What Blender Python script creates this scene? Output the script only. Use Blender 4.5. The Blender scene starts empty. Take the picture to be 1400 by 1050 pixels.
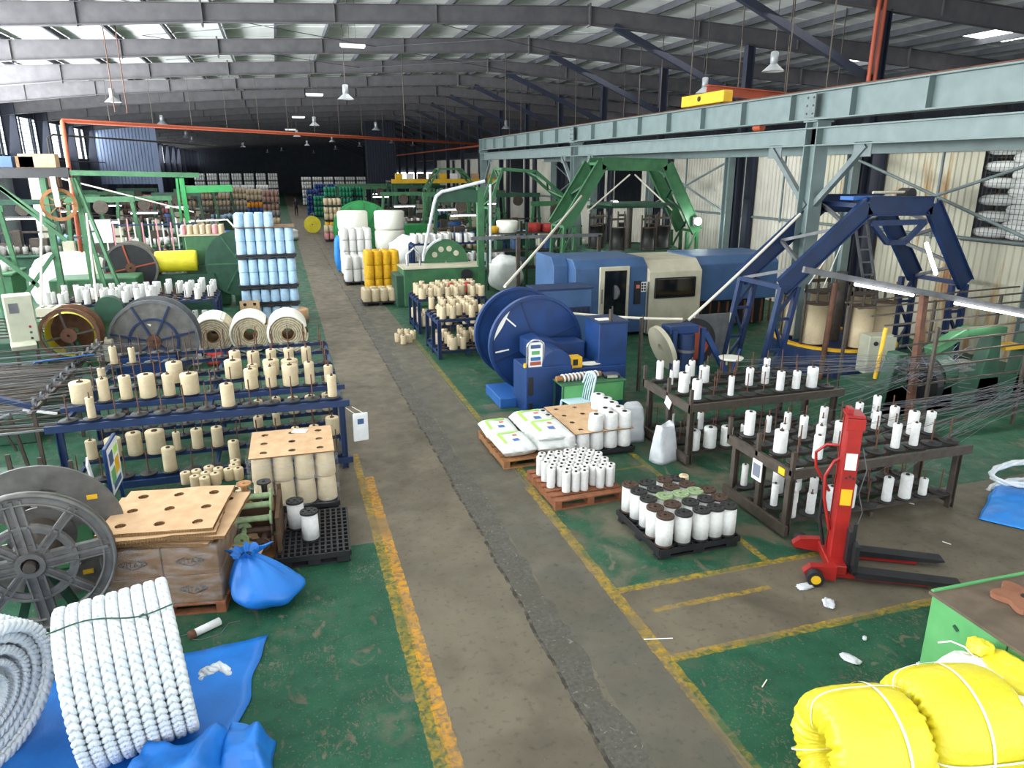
import bpy, bmesh, math, random
from mathutils import Matrix, Vector, Euler, noise
R = math.radians
PI = math.pi
rnd = random.Random(7)
SC = bpy.context.scene
COL = SC.collection
# ---------------------------------------------------------------- camera, sky, lights, exposure
CAMH = 4.6
FPX = 980.0
cd = bpy.data.cameras.new('camera'); cam = bpy.data.objects.new('camera', cd); COL.objects.link(cam)
cam.location = (0, 0, CAMH); cam.rotation_euler = (R(90 - 16.7), 0, R(-17.5))
cd.sensor_fit = 'HORIZONTAL'; cd.sensor_width = 36; cd.lens = 36 * FPX / 1400; cd.clip_start = .05; cd.clip_end = 400
SC.camera = cam
w = bpy.data.worlds.new('sky'); SC.world = w; w.use_nodes = True
wn = w.node_tree.nodes; bg = wn['Background']
bg.inputs[0].default_value = (.86, .93, 1, 1); bg.inputs[1].default_value = 2.2
SC.view_settings.view_transform = 'Standard'; SC.view_settings.look = 'None'
SC.view_settings.gamma = 1; SC.view_settings.use_curve_mapping = False; SC.view_settings.exposure = 0.08
def area(name, loc, rot, sx, sy, power, col=(1, 1, 1)):
    l = bpy.data.lights.new(name, 'AREA'); l.shape = 'RECTANGLE'; l.size = sx; l.size_y = sy; l.energy = power; l.color = col
    o = bpy.data.objects.new(name, l); COL.objects.link(o); o.location = loc; o.rotation_euler = rot; return o
# daylight through the open left side, the open near end and the near roof lights; the other overhead lamps have no opening above
area('daylight_left_side', (-13.9, 17, 3.2), (0, R(-90), 0), 6, 44, 2700, (.93, .97, 1))
area('daylight_left_ground', (-13.2, 21, 4.7), (0, R(-158), 0), 3, 36, 26000, (.95, .98, 1))
area('daylight_far_windows', (-13.7, 84, 6.4), (0, R(-80), 0), 2, 80, 2600, (.9, .95, 1))
area('daylight_near_end', (6, -11, 4.2), (R(90), 0, 0), 34, 7.5, 900, (1, .98, .95))
area('roof_light_near', (2, 4, 8.3), (0, 0, 0), 13, 9, 380, (1, .99, .96))
area('overhead_mid', (4, 20, 8.2), (0, 0, 0), 3, 22, 520, (1, .99, .97))  # overhead area lamp below closed roof sheets
area('overhead_east', (13.6, 20, 8.2), (0, R(10), 0), 2.5, 24, 420, (1, .97, .9))  # area lamp hung by the gantry, unbroken roof sheets above it
area('fill_far', (1, 62, 8.3), (0, 0, 0), 8, 70, 2300, (1, .99, .97))  # added fill lamp that brightens the far hall, not a roof opening
# ---------------------------------------------------------------- pixel to world (frame of 1400x1050)
_th, _ps = R(16.7), R(17.5)
FW = Vector((math.sin(_ps) * math.cos(_th), math.cos(_ps) * math.cos(_th), -math.sin(_th)))
RT = Vector((math.cos(_ps), -math.sin(_ps), 0)); UP = RT.cross(FW)
EYE = Vector((0, 0, CAMH))
def ray(u, v): return FW + RT * ((u - 700) / FPX) - UP * ((v - 525) / FPX)
def G(u, v, z=0.0):
    d = ray(u, v); return EYE + d * ((z - CAMH) / d.z)
def AY(u, v, y):
    d = ray(u, v); return EYE + d * (y / d.y)
def AX(u, v, x):
    d = ray(u, v); return EYE + d * (x / d.x)
def PX(p):
    c = Vector(p) - EYE; k = c.dot(FW); return 700 + FPX * c.dot(RT) / k, 525 - FPX * c.dot(UP) / k
def DEPTH(p): return (Vector(p) - EYE).dot(FW)
# ---------------------------------------------------------------- materials
def lin(c):
    c = c.lstrip('#'); v = [int(c[i:i + 2], 16) / 255 for i in (0, 2, 4)]
    return tuple(x / 12.92 if x <= .04045 else ((x + .055) / 1.055) ** 2.4 for x in v) + (1,)
def newmat(name):
    m = bpy.data.materials.new(name); m.use_nodes = True
    nt = m.node_tree; return m, nt, nt.nodes['Principled BSDF']
def mat(name, col, rough=.6, metal=0, col2=None, nscale=6, namt=.5, bump=0, bscale=40, emit=0, spec=.5, wave=0, wscale=60, wdir='Z', trans=0, alpha=1, wcol=None):
    """one procedural material: two tones mixed by noise, fine relief, optional wound-thread bands"""
    m, nt, b = newmat(name); L = nt.links
    b.inputs['Roughness'].default_value = rough; b.inputs['Metallic'].default_value = metal
    b.inputs['Specular IOR Level'].default_value = spec
    c1 = lin(col); b.inputs['Base Color'].default_value = c1
    tc = nt.nodes.new('ShaderNodeTexCoord')
    csock = None
    if col2:
        n = nt.nodes.new('ShaderNodeTexNoise'); n.inputs['Scale'].default_value = nscale; n.inputs['Detail'].default_value = 5
        L.new(tc.outputs['Object'], n.inputs['Vector'])
        r = nt.nodes.new('ShaderNodeValToRGB'); r.color_ramp.elements[0].position = .5 - namt * .25; r.color_ramp.elements[1].position = .5 + namt * .25
        r.color_ramp.elements[0].color = c1; r.color_ramp.elements[1].color = lin(col2)
        L.new(n.outputs['Fac'], r.inputs[0]); csock = r.outputs[0]
    hs = None
    if wave:
        wv = nt.nodes.new('ShaderNodeTexWave'); wv.bands_direction = wdir; wv.inputs['Scale'].default_value = wscale; wv.inputs['Distortion'].default_value = 1.5
        wv.inputs['Detail'].default_value = 1
        L.new(tc.outputs['Object'], wv.inputs['Vector'])
        bp = nt.nodes.new('ShaderNodeBump'); bp.inputs['Strength'].default_value = wave; bp.inputs['Distance'].default_value = .004
        L.new(wv.outputs['Fac'], bp.inputs['Height']); hs = bp
        if wcol:
            mx = nt.nodes.new('ShaderNodeMix'); mx.data_type = 'RGBA'; mx.inputs[6].default_value = c1; mx.inputs[7].default_value = lin(wcol)
            L.new(wv.outputs['Fac'], mx.inputs[0])
            if csock: L.new(csock, mx.inputs[6])
            csock = mx.outputs[2]
    if bump:
        n2 = nt.nodes.new('ShaderNodeTexNoise'); n2.inputs['Scale'].default_value = bscale; n2.inputs['Detail'].default_value = 3
        L.new(tc.outputs['Object'], n2.inputs['Vector'])
        bp = nt.nodes.new('ShaderNodeBump'); bp.inputs['Strength'].default_value = bump; bp.inputs['Distance'].default_value = .02
        L.new(n2.outputs['Fac'], bp.inputs['Height'])
        if hs: L.new(hs.outputs[0], bp.inputs['Normal'])
        hs = bp
    if hs: L.new(hs.outputs[0], b.inputs['Normal'])
    if csock: L.new(csock, b.inputs['Base Color'])
    if emit:
        b.inputs['Emission Color'].default_value = c1; b.inputs['Emission Strength'].default_value = emit
    if trans: b.inputs['Transmission Weight'].default_value = trans
    if alpha < 1: b.inputs['Alpha'].default_value = alpha
    return m
K = {}
def mk(k, *a, **kw): K[k] = mat(k, *a, **kw); return K[k]
mk('steel_grey', '#6b6d6f', .55, .2, '#55575a', 5, .8, .1)
mk('rafter', '#585658', .7, 0, '#48464a', 3, .9, .05)
mk('purlin', '#4a4c51', .7, 0, '#3b3d41', 3, .9)
mk('post_blue', '#23293a', .6, 0, '#1b2030', 3, .9)
mk('gantry', '#718180', .5, 0, '#637372', 3, .9, .03)
mk('gantry_dark', '#717d7d', .55, 0, '#5a6666', 3, .9, .03)
mk('blue', '#14396f', .45, 0, '#102d59', 3, .8, .04)
mk('blue_dark', '#152f5a', .5, 0, '#102546', 3, .8, .04)
mk('blue_bright', '#27609f', .5, 0, '#2458a4', 4, .8)
mk('blue_steel', '#3f608c', .5, 0, '#325074', 2, .9, .03)
mk('beige_panel', '#c9c4ae', .5, 0, '#b2ac95', 3, .9)
mk('green', '#3d7049', .5, 0, '#2f5c3c', 4, .8, .04)
mk('green_dark', '#24503a', .55, 0, '#1b3d2d', 4, .8, .04)
mk('green_light', '#62a868', .55, 0, '#4f9558', 3, .8, .03)
mk('green_bright', '#2a8f4a', .5, 0, '#217a3e', 3, .8)
mk('red', '#a3211d', .4, 0, '#861a17', 4, .7)
mk('orange_pipe', '#a34b2c', .5, 0, '#9a4327', 3, .8)
mk('yellow', '#e5b51d', .5, 0, '#cf9f18', 3, .8)
mk('black', '#17171a', .5, 0, '#222226', 6, .8, .05)
mk('iron', '#4e453c', .6, .2, '#3a332c', 8, .9, .1)
mk('rust', '#6e4a37', .75, .2, '#4d3428', 8, .9, .15)
mk('cast_grey', '#74726e', .5, .3, '#53514e', 5, .9, .12, 30)
mk('chrome', '#b9bcc0', .25, .9)
mk('grey_box', '#b9bba6', .5, 0, '#a6a893', 3, .8)
mk('white_paint', '#e4e4e0', .5)
mk('yarn_white', '#e9e9e6', .8, 0, '#dadad7', 20, .8, wave=.5, wscale=60, spec=.2)
mk('yarn_cream', '#dccdae', .8, 0, '#cdbc9b', 20, .8, wave=.5, wscale=60, spec=.2, wcol='#c3b18f')
mk('yarn_blue', '#b4d3ea', .8, 0, '#a2c4de', 10, .8, wave=.4, wscale=40, spec=.2)
mk('yarn_yellow', '#e9b71c', .7, 0, '#d5a010', 10, .8, wave=.4, wscale=40)
mk('yarn_pink', '#d99aa0', .8, 0, '#c9858d', 10, .8)
mk('yarn_red', '#b23a34', .8, 0, '#96302b', 10, .8)
mk('core', '#20201f', .6); mk('core_brown', '#4a3526', .7, 0, '#33241a', 20, .9)
mk('core_green', '#8fa37d', .7, 0, '#75885f', 20, .9)
mk('card', '#c9a885', .85, 0, '#b89672', 6, .8, .05, 30, spec=.2)
mk('card_edge', '#8a6a47', .9, 0, '#a9855a', 60, .8, .4, 90, spec=.2, wave=1, wscale=24, wdir='X', wcol='#5d452c')
mk('wood_dark', '#5e4732', .8, 0, '#47341f', 9, .9, .2, 40)
mk('card_brown', '#86694c', .8, 0, '#6f543a', 5, .9, spec=.3)
mk('wood', '#a9784c', .8, 0, '#7f5633', 9, .9, .2, 40)
mk('wood_red', '#8f5837', .8, 0, '#6b3f27', 9, .9, .2, 40)
mk('rope_white', '#dcdfe0', .75, 0, '#c6cfd5', 9, .8, .5, 60, spec=.25)
mk('rope_thin', '#d8d2c2', .8)
mk('tarp', '#1d78cf', .42, 0, '#1565b6', 3, .9, .35, 9)
mk('tarp_light', '#2f8fe0', .45, 0, '#1d78cf', 3, .9, .35, 9)
mk('yellow_wrap', '#e2d636', .4, 0, '#d3c428', 4, .8, .4, 18)
mk('bench_top', '#6b5d4d', .7, 0, '#4f4437', 5, .9, .1)
mk('flange_brown', '#8f5f45', .75, 0, '#7a4e38', 8, .9)
mk('strap_white', '#ecebdf', .6)
mk('paper_white', '#e6e8e8', .6, 0, '#cfd3d5', 6, .8, .4, 14)
mk('paper_bag', '#d5d8db', .6, 0, '#b6bbc1', 4, .9, .8, 10)
mk('sack_white', '#e0e2de', .6, 0, '#cfd2cf', 5, .8, .6, 12)
mk('sack_green', '#a4d65a', .6); mk('sack_blue', '#4a6fae', .6); mk('sack_red', '#c86f62', .6)
mk('plastic_blue', '#b9d2de', .4)
mk('tube_light', '#ffffff', .5, emit=9)
mk('lamp_metal', '#8b9094', .45, .3)
mk('lamp_glass', '#e9eef0', .3)
mk('skin', '#9a6b4c', .6); mk('hair', '#15110f', .6)
mk('cloth_dark', '#23273a', .8); mk('cloth_white', '#e3e6ea', .8); mk('cloth_grey', '#6b7280', .8)
mk('glass_dark', '#10161a', .08, spec=.8)
mk('skylight', '#ffffff', .6, emit=6)
mk('blanket', '#d8cdb6', .9, 0, '#a79878', 12, .9, .4, 40, spec=.1)
mk('blanket_dark', '#8a6e50', .9, 0, '#6f5640', 12, .9)
mk('thread', '#64666a', .7)
mk('cream_paint', '#d9d3b4', .6)
def mat_film():
    m, nt, b = newmat('stretch_film'); b.inputs['Base Color'].default_value = (.86, .88, .9, 1); b.inputs['Roughness'].default_value = .16
    b.inputs['Specular IOR Level'].default_value = .8
    n = nt.nodes.new('ShaderNodeTexNoise'); n.inputs['Scale'].default_value = 5; n.inputs['Detail'].default_value = 6
    mp = nt.nodes.new('ShaderNodeMapping'); mp.inputs['Scale'].default_value = (1, 1, 4)
    tc = nt.nodes.new('ShaderNodeTexCoord'); nt.links.new(tc.outputs['Object'], mp.inputs[0]); nt.links.new(mp.outputs[0], n.inputs['Vector'])
    r = nt.nodes.new('ShaderNodeMapRange'); r.inputs[1].default_value = .42; r.inputs[2].default_value = .75; r.inputs[3].default_value = .03; r.inputs[4].default_value = .22
    nt.links.new(n.outputs['Fac'], r.inputs[0]); nt.links.new(r.outputs[0], b.inputs['Alpha'])
    bp = nt.nodes.new('ShaderNodeBump'); bp.inputs['Strength'].default_value = .6; bp.inputs['Distance'].default_value = .03
    nt.links.new(n.outputs['Fac'], bp.inputs['Height']); nt.links.new(bp.outputs[0], b.inputs['Normal'])
    K['film'] = m
mat_film()
# ---------------------------------------------------------------- mesh builder
class MB:
    def __init__(s): s.v = []; s.f = []; s.m = []; s.s = []; s.T = Matrix.Identity(4)
    def add(s, vs, fs, m=0, smooth=False):
        o = len(s.v); T = s.T
        s.v += [T @ Vector(p) for p in vs]
        for f in fs: s.f.append([i + o for i in f]); s.m.append(m); s.s.append(smooth)
        return s
    def box(s, c, d, m=0, rz=0, M=None):
        x, y, z = d[0] / 2, d[1] / 2, d[2] / 2
        vs = [Vector((a, b, e)) for e in (-z, z) for a, b in ((-x, -y), (x, -y), (x, y), (-x, y))]
        if rz: Q = Matrix.Rotation(rz, 3, 'Z'); vs = [Q @ p for p in vs]
        if M is not None: vs = [M @ p for p in vs]
        c = Vector(c)
        return s.add([p + c for p in vs], [(0, 3, 2, 1), (4, 5, 6, 7), (0, 1, 5, 4), (1, 2, 6, 5), (2, 3, 7, 6), (3, 0, 4, 7)], m)
    def bar(s, a, b, wd, h=None, m=0, up=(0, 0, 1)):
        a, b = Vector(a), Vector(b); h = h or wd; d = (b - a); l = d.length; d.normalize()
        u = Vector(up)
        if abs(d.dot(u)) > .98: u = Vector((0, 1, 0))
        x = d.cross(u).normalized(); y = x.cross(d)
        vs = [p + x * (i * wd / 2) + y * (j * h / 2) for p in (a, b) for i, j in ((-1, -1), (1, -1), (1, 1), (-1, 1))]
        return s.add(vs, [(0, 1, 2, 3), (4, 7, 6, 5), (0, 4, 5, 1), (1, 5, 6, 2), (2, 6, 7, 3), (3, 7, 4, 0)], m)
    def tube(s, pts, r, n=8, m=0, closed=False, cap=True, smooth=True):
        pts = [Vector(p) for p in pts]; N = len(pts)
        rs = r if isinstance(r, (list, tuple)) else [r] * N
        vs = []; pu = None
        for i, p in enumerate(pts):
            a = pts[(i - 1) % N] if (i or closed) else p; b = pts[(i + 1) % N] if (i < N - 1 or closed) else p
            t = (b - a).normalized()
            if pu is None:
                pu = t.cross(Vector((0, 0, 1)))
                if pu.length < .05: pu = t.cross(Vector((0, 1, 0)))
            pu = (pu - t * pu.dot(t)).normalized(); q = t.cross(pu)
            vs += [p + (pu * math.cos(2 * PI * k / n) + q * math.sin(2 * PI * k / n)) * rs[i] for k in range(n)]
        fs = [(i * n + k, i * n + (k + 1) % n, ((i + 1) % N) * n + (k + 1) % n, ((i + 1) % N) * n + k) for i in range(N if closed else N - 1) for k in range(n)]
        s.add(vs, fs, m, smooth)
        if cap and not closed:
            s.add(vs[:n][::-1], [tuple(range(n))], m); s.add(vs[-n:], [tuple(range(n))], m)
        return s
    def cyl(s, a, b, r, r2=None, n=16, m=0, cap=True): return s.tube([a, b], [r, r if r2 is None else r2], n, m, cap=cap)
    def lathe(s, prof, n=20, m=0, T=None, smooth=True, a0=0, a1=2 * PI, ms=None):
        """prof = (r, z) pairs turned about local z"""
        full = abs(a1 - a0 - 2 * PI) < 1e-6; c = n if full else n + 1
        vs = [Vector((r * math.cos(a0 + (a1 - a0) * k / n), r * math.sin(a0 + (a1 - a0) * k / n), z)) for r, z in prof for k in range(c)]
        if T is not None: vs = [T @ p for p in vs]
        for i in range(len(prof) - 1):
            pass
        o = len(s.v); s.v += [s.T @ p for p in vs]
        for i in range(len(prof) - 1):
            for k in range(n):
                k2 = (k + 1) % c
                q = [o + i * c + k, o + i * c + k2, o + (i + 1) * c + k2, o + (i + 1) * c + k]
                if prof[i][0] == 0: q = [q[0], q[2], q[3]]
                elif prof[i + 1][0] == 0: q = [q[0], q[1], q[2]]
                s.f.append(q); s.m.append(ms[i] if ms else m); s.s.append(smooth)
        return s
    def prism(s, poly, d, m=0, T=None):
        """polygon in local xy, extruded 0..d in local z"""
        n = len(poly); vs = [Vector((x, y, z)) for z in (0, d) for x, y in poly]
        if T is not None: vs = [T @ p for p in vs]
        return s.add(vs, [tuple(range(n))[::-1], tuple(range(n, 2 * n))] + [(i, (i + 1) % n, n + (i + 1) % n, n + i) for i in range(n)], m)
    def ring(s, r0, r1, t, n=32, m=0, T=None, a0=0, a1=2 * PI, smooth=False):
        """flat annulus (or sector) of thickness t about local z"""
        full = abs(a1 - a0 - 2 * PI) < 1e-6
        s.lathe([(r0, -t / 2), (r1, -t / 2), (r1, t / 2), (r0, t / 2), (r0, -t / 2)], n, m, T, smooth, a0, a1)
        if not full:
            for a in (a0, a1):
                ps = [Vector((r * math.cos(a), r * math.sin(a), z)) for r, z in ((r0, -t / 2), (r1, -t / 2), (r1, t / 2), (r0, t / 2))]
                if T is not None: ps = [T @ p for p in ps]
                s.add(ps, [(0, 1, 2, 3)], m)
        return s
    def holeplate(s, x0, x1, y0, y1, nx, ny, r, z0, z1, m=0, me=1, seg=16, jit=0):
        """a sheet with nx x ny round holes"""
        dx, dy = (x1 - x0) / nx, (y1 - y0) / ny
        for i in range(nx):
            for j in range(ny):
                cx, cy = x0 + (i + .5) * dx, y0 + (j + .5) * dy
                hx, hy = dx / 2, dy / 2; top = []; 
                angs = sorted(set([2 * PI * k / seg for k in range(seg)] + [math.atan2(a * hy, b * hx) % (2 * PI) for a in (-1, 1) for b in (-1, 1)]))
                n = len(angs); vs = []
                for z in (z0, z1):
                    for a in angs:
                        ca, sa = math.cos(a), math.sin(a)
                        k = min(hx / abs(ca) if abs(ca) > 1e-6 else 9e9, hy / abs(sa) if abs(sa) > 1e-6 else 9e9)
                        vs += [(cx + ca * r, cy + sa * r, z), (cx + ca * k, cy + sa * k, z)]
                fs = []; fw = []
                for k in range(n):
                    a, b = 2 * k, 2 * ((k + 1) % n); o = 2 * n
                    fs += [(o + a, o + a + 1, o + b + 1, o + b), (a + 1, a, b, b + 1)]
                    fw.append((a, o + a, o + b, b))
                s.add(vs, fs, m); s.add(vs, fw, me)
        vs = [(x, y, z) for z in (z0, z1) for x, y in ((x0, y0), (x1, y0), (x1, y1), (x0, y1))]
        return s.add(vs, [(0, 1, 5, 4), (1, 2, 6, 5), (2, 3, 7, 6), (3, 0, 4, 7)], me)
    def ibeam(s, a, b, h, wd, tf=.025, tw=.016, m=0, up=(0, 0, 1)):
        a, b = Vector(a), Vector(b); d = (b - a).normalized(); u = Vector(up)
        x = d.cross(u).normalized(); y = x.cross(d)
        for k in (-1, 1): s.bar(a + y * k * (h - tf) / 2, b + y * k * (h - tf) / 2, wd, tf, m, up)
        return s.bar(a, b, tw, h - 2 * tf, m, up)
    def build(s, name, mats, parent=None, loc=(0, 0, 0), rot=(0, 0, 0), bevel=0, seg=1, merge=False):
        me = bpy.data.meshes.new(name); me.from_pydata(s.v, [], s.f)
        if not isinstance(mats, (list, tuple)): mats = [mats]
        for q in mats: me.materials.append(K[q] if isinstance(q, str) else q)
        me.polygons.foreach_set('material_index', [min(i, len(mats) - 1) for i in s.m]); me.polygons.foreach_set('use_smooth', s.s)
        bm = bmesh.new(); bm.from_mesh(me)
        if merge: bmesh.ops.remove_doubles(bm, verts=bm.verts, dist=.0004)
        if bevel:
            es = [e for e in bm.edges if len(e.link_faces) == 2 and e.calc_face_angle(0) > .6]
            bmesh.ops.bevel(bm, geom=es, offset=bevel, segments=seg, affect='EDGES', profile=.7)
        bmesh.ops.recalc_face_normals(bm, faces=bm.faces)
        bm.to_mesh(me); bm.free(); me.update()
        o = bpy.data.objects.new(name, me); COL.objects.link(o); o.location = loc; o.rotation_euler = rot
        if parent: o.parent = parent
        return o
def tag(o, label=None, cat=None, group=None, kind=None):
    if label: o['label'] = label
    if cat: o['category'] = cat
    if group: o['group'] = group
    if kind: o['kind'] = kind
    return o
def thing(name, label, cat, loc=(0, 0, 0), rz=0, group=None):
    o = bpy.data.objects.new(name, None); COL.objects.link(o); o.empty_display_size = .1
    o.location = loc; o.rotation_euler = (0, 0, rz); return tag(o, label, cat, group)
def struct(o): o['kind'] = 'structure'; return o
KIDS = {}
def kids(o):
    return list(o.children)
def dup(o, loc=None, rz=None, parent=None, label=None, group=None):
    c = o.copy(); COL.objects.link(c)
    if parent: c.parent = parent
    if loc is not None: c.location = loc
    if rz is not None: c.rotation_euler = (o.rotation_euler[0], o.rotation_euler[1], rz)
    if label: c['label'] = label
    if group: c['group'] = group
    for k in kids(o): dup(k, parent=c)
    return c
def sub(o, name, parent, loc, rot=None):
    """another part sharing o's mesh"""
    c = bpy.data.objects.new(name, o.data); COL.objects.link(c); c.parent = parent; c.location = loc
    if rot: c.rotation_euler = rot
    return c
_ones = 'first second third fourth fifth sixth seventh eighth ninth tenth eleventh twelfth thirteenth fourteenth fifteenth sixteenth seventeenth eighteenth nineteenth'.split()
_tens = {20: 'twent', 30: 'thirt', 40: 'fort', 50: 'fift', 60: 'sixt', 70: 'sevent', 80: 'eight', 90: 'ninet'}
def ordw(n):
    if n < 20: return _ones[n - 1]
    t, u = n // 10 * 10, n % 10
    return _tens[t] + ('ieth' if u == 0 else 'y-' + _ones[u - 1])
def ordlabels(objs, fmt, group, key=None):
    """number like things along their row, nearest the aisle first: fmt holds {}"""
    objs = sorted(objs, key=key or (lambda o: o.location.x))
    for i, o in enumerate(objs): o['label'] = fmt.format(ordw(i + 1)); o['group'] = group
def frame_T(c, x, y):
    """matrix with columns x, y, x cross y and origin c"""
    x = Vector(x).normalized(); y = Vector(y).normalized(); z = x.cross(y)
    return Matrix(((x.x, y.x, z.x, c[0]), (x.y, y.y, z.y, c[1]), (x.z, y.z, z.z, c[2]), (0, 0, 0, 1)))
TX = Matrix.Rotation(R(90), 4, 'Y')      # turns local z to world x
TY = Matrix.Rotation(R(-90), 4, 'X')     # turns local z to world y
# ================================================================= THE SETTING
def floor():
    m, nt, b = newmat('painted_concrete'); L = nt.links; N = nt.nodes
    tc = N.new('ShaderNodeTexCoord'); P = tc.outputs['Object']
    def noi(scale, detail=6, dist=0, sc=None):
        n = N.new('ShaderNodeTexNoise'); n.inputs['Scale'].default_value = scale; n.inputs['Detail'].default_value = detail; n.inputs['Distortion'].default_value = dist
        v = P
        if sc: mp = N.new('ShaderNodeMapping'); mp.inputs['Scale'].default_value = sc; L.new(P, mp.inputs[0]); v = mp.outputs[0]
        L.new(v, n.inputs['Vector']); return n.outputs['Fac']
    def ma(op, a, b_=0.0):
        n = N.new('ShaderNodeMath'); n.operation = op
        for i, q in enumerate((a, b_)):
            if isinstance(q, (int, float)): n.inputs[i].default_value = q
            else: L.new(q, n.inputs[i])
        return n.outputs[0]
    def rng(a, lo, hi, c=0, d=1):
        n = N.new('ShaderNodeMapRange'); L.new(a, n.inputs[0]); n.inputs[1].default_value = lo; n.inputs[2].default_value = hi; n.inputs[3].default_value = c; n.inputs[4].default_value = d
        return n.outputs[0]
    def mixc(f, a, b_):
        n = N.new('ShaderNodeMix'); n.data_type = 'RGBA'; L.new(f, n.inputs[0])
        for i, q in ((6, a), (7, b_)):
            if isinstance(q, str): n.inputs[i].default_value = lin(q)
            else: L.new(q, n.inputs[i])
        return n.outputs[2]
    sp = N.new('ShaderNodeSeparateXYZ'); L.new(P, sp.inputs[0])
    wob = ma('MULTIPLY', ma('SUBTRACT', noi(9, 3), .5), .05)
    X = ma('ADD', sp.outputs[0], wob); Y = ma('ADD', sp.outputs[1], wob)
    def band(v, a, b_): return ma('MULTIPLY', ma('GREATER_THAN', v, a), ma('LESS_THAN', v, b_))
    def rect(x0, x1, y0, y1): return ma('MULTIPLY', band(X, x0, x1), band(Y, y0, y1))
    def orr(*q):
        r = q[0]
        for k in q[1:]: r = ma('MAXIMUM', r, k)
        return r
    # bare concrete, browner in the traffic lane
    conc = mixc(rng(noi(1.2, 8, .4), .35, .7), '#6a6253', '#544e41')
    conc = mixc(rng(noi(.5, 4, 0, (1, .25, 1)), .4, .65, 0, .45), conc, '#6e685a')
    conc = mixc(rng(noi(.75, 9, .9), .5, .68, 0, .5), conc, '#443f34')
    conc = mixc(ma('MULTIPLY', band(X, 2.5, 3.2), rng(noi(1.8, 6), .35, .65, .25, .8)), conc, '#4f4f48')
    conc = mixc(rng(noi(14, 6), .56, .78, 0, .5), conc, '#2f2c26')
    # long grout strip cut down the lane
    XS = ma('ADD', X, ma('MULTIPLY', ma('SUBTRACT', noi(.9, 6), .5), .16))
    strip = ma('MULTIPLY', band(XS, 2.16, ma('ADD', 2.5, ma('MULTIPLY', ma('SUBTRACT', noi(1.7, 5), .5), .3))), ma('LESS_THAN', Y, 29.0))
    gro = mixc(rng(noi(22, 8), .35, .65), '#57554d', '#48463f')
    gro = mixc(rng(noi(2.2, 8, .8), .5, .66, 0, .8), gro, '#504c43')
    gro = mixc(rng(noi(11, 9, 2.5), .63, .68, 0, .7), gro, '#7d7a72')
    base = mixc(strip, conc, gro)
    seam = band(XS, 2.135, 2.175)
    base = mixc(ma('MULTIPLY', seam, rng(noi(6, 5), .4, .55, 0, .8)), base, '#1e1c1a')
    # green floor paint, worn through to concrete
    green = mixc(rng(noi(2.2, 6, .3), .3, .7), '#174531', '#21543c')
    green = mixc(rng(noi(9, 6), .55, .75, 0, .6), green, '#133527')
    lane = ma('SUBTRACT', 1.0, orr(rect(.93, 3.23, -12, 200), rect(.42, 1.0, 8.4, 14), rect(3.2, 20, 5.22, 6.42), rect(6.6, 20, 3.0, 7.5)))
    wear = orr(rng(noi(4.6, 12, 1.2, (1, .5, 1)), .61, .68, 0, .8), ma('MULTIPLY', rng(noi(24, 8, 1.5, (1, .6, 1)), .56, .62, 0, .85), rng(noi(1.5, 4), .48, .62)))
    wear2 = rng(noi(.55, 4), .53, .68, 0, .75)
    rough_wear = rng(noi(38, 3), .63, .68, 0, .9)
    # heavily driven pallet bays beside the lane lose more paint
    bay = ma('MULTIPLY', rect(3.2, 7.2, 6.4, 13.4), rng(noi(1.6, 8, .6), .43, .62, 0, .85))
    wz = orr(wear, ma('MULTIPLY', wear2, rng(noi(7, 8), .42, .6)), rough_wear, bay)
    gm = ma('MULTIPLY', lane, ma('SUBTRACT', 1.0, wz))
    base = mixc(gm, base, green)
    # white scuffs and yarn dust
    base = mixc(rng(noi(26, 2, .5), .74, .78, 0, .55), base, '#777a72')
    # yellow lines, worn
    yl = orr(rect(.79, .9, 3.6, 11.5), rect(.9, 1.03, 4.1, 10.5), rect(3.16, 3.3, 3.2, 9.4), rect(3.2, 6.7, 5.16, 5.27), rect(3.25, 6.1, 6.4, 6.5), rect(5.27, 5.37, 6.45, 10.4), rect(3.25, 3.36, 9.4, 20), rect(4.2, 5.3, 9.55, 9.62), rect(3.5, 5.0, 5.95, 6.03))
    fade = orr(rng(noi(16, 10, .8), .38, .62, .1, .95), rng(noi(1.3, 5), .46, .6, 0, .85), ma('MULTIPLY', rng(sp.outputs[1], 9, 18), .8))
    fade = ma('MULTIPLY', yl, ma('SUBTRACT', 1.0, ma('MULTIPLY', fade, .88)))
    yc = mixc(rng(noi(12, 4), .4, .6), '#a8861f', '#8c7422')
    fade = ma('MULTIPLY', fade, rng(sp.outputs[1], 3.9, 5.4, .35, 1))
    yc = mixc(rect(.9, 1.03, 4, 11), yc, '#c48a14')
    base = mixc(fade, base, yc)
    L.new(base, b.inputs['Base Color'])
    L.new(rng(noi(4, 5), .3, .7, .5, .78), b.inputs['Roughness'])
    b.inputs['Specular IOR Level'].default_value = .25
    bp = N.new('ShaderNodeBump'); bp.inputs['Strength'].default_value = .25; bp.inputs['Distance'].default_value = .006
    L.new(ma('ADD', noi(30, 6), ma('MULTIPLY', gm, .5)), bp.inputs['Height']); L.new(bp.outputs[0], b.inputs['Normal'])
    o = MB().box((10, 70, -.1), (50, 166, .2)).build('floor', [m]); struct(o)
floor()
RIDGE, ZR, SL = 10.0, 9.82, .051
def zroof(x): return ZR - SL * abs(x - RIDGE)
ROWS = [17.45 + 6.05 * k for k in range(-3, 23)]
mk('roof_white', '#d6d8d6', .6, 0, '#c8cac8', 2, .9)
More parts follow.
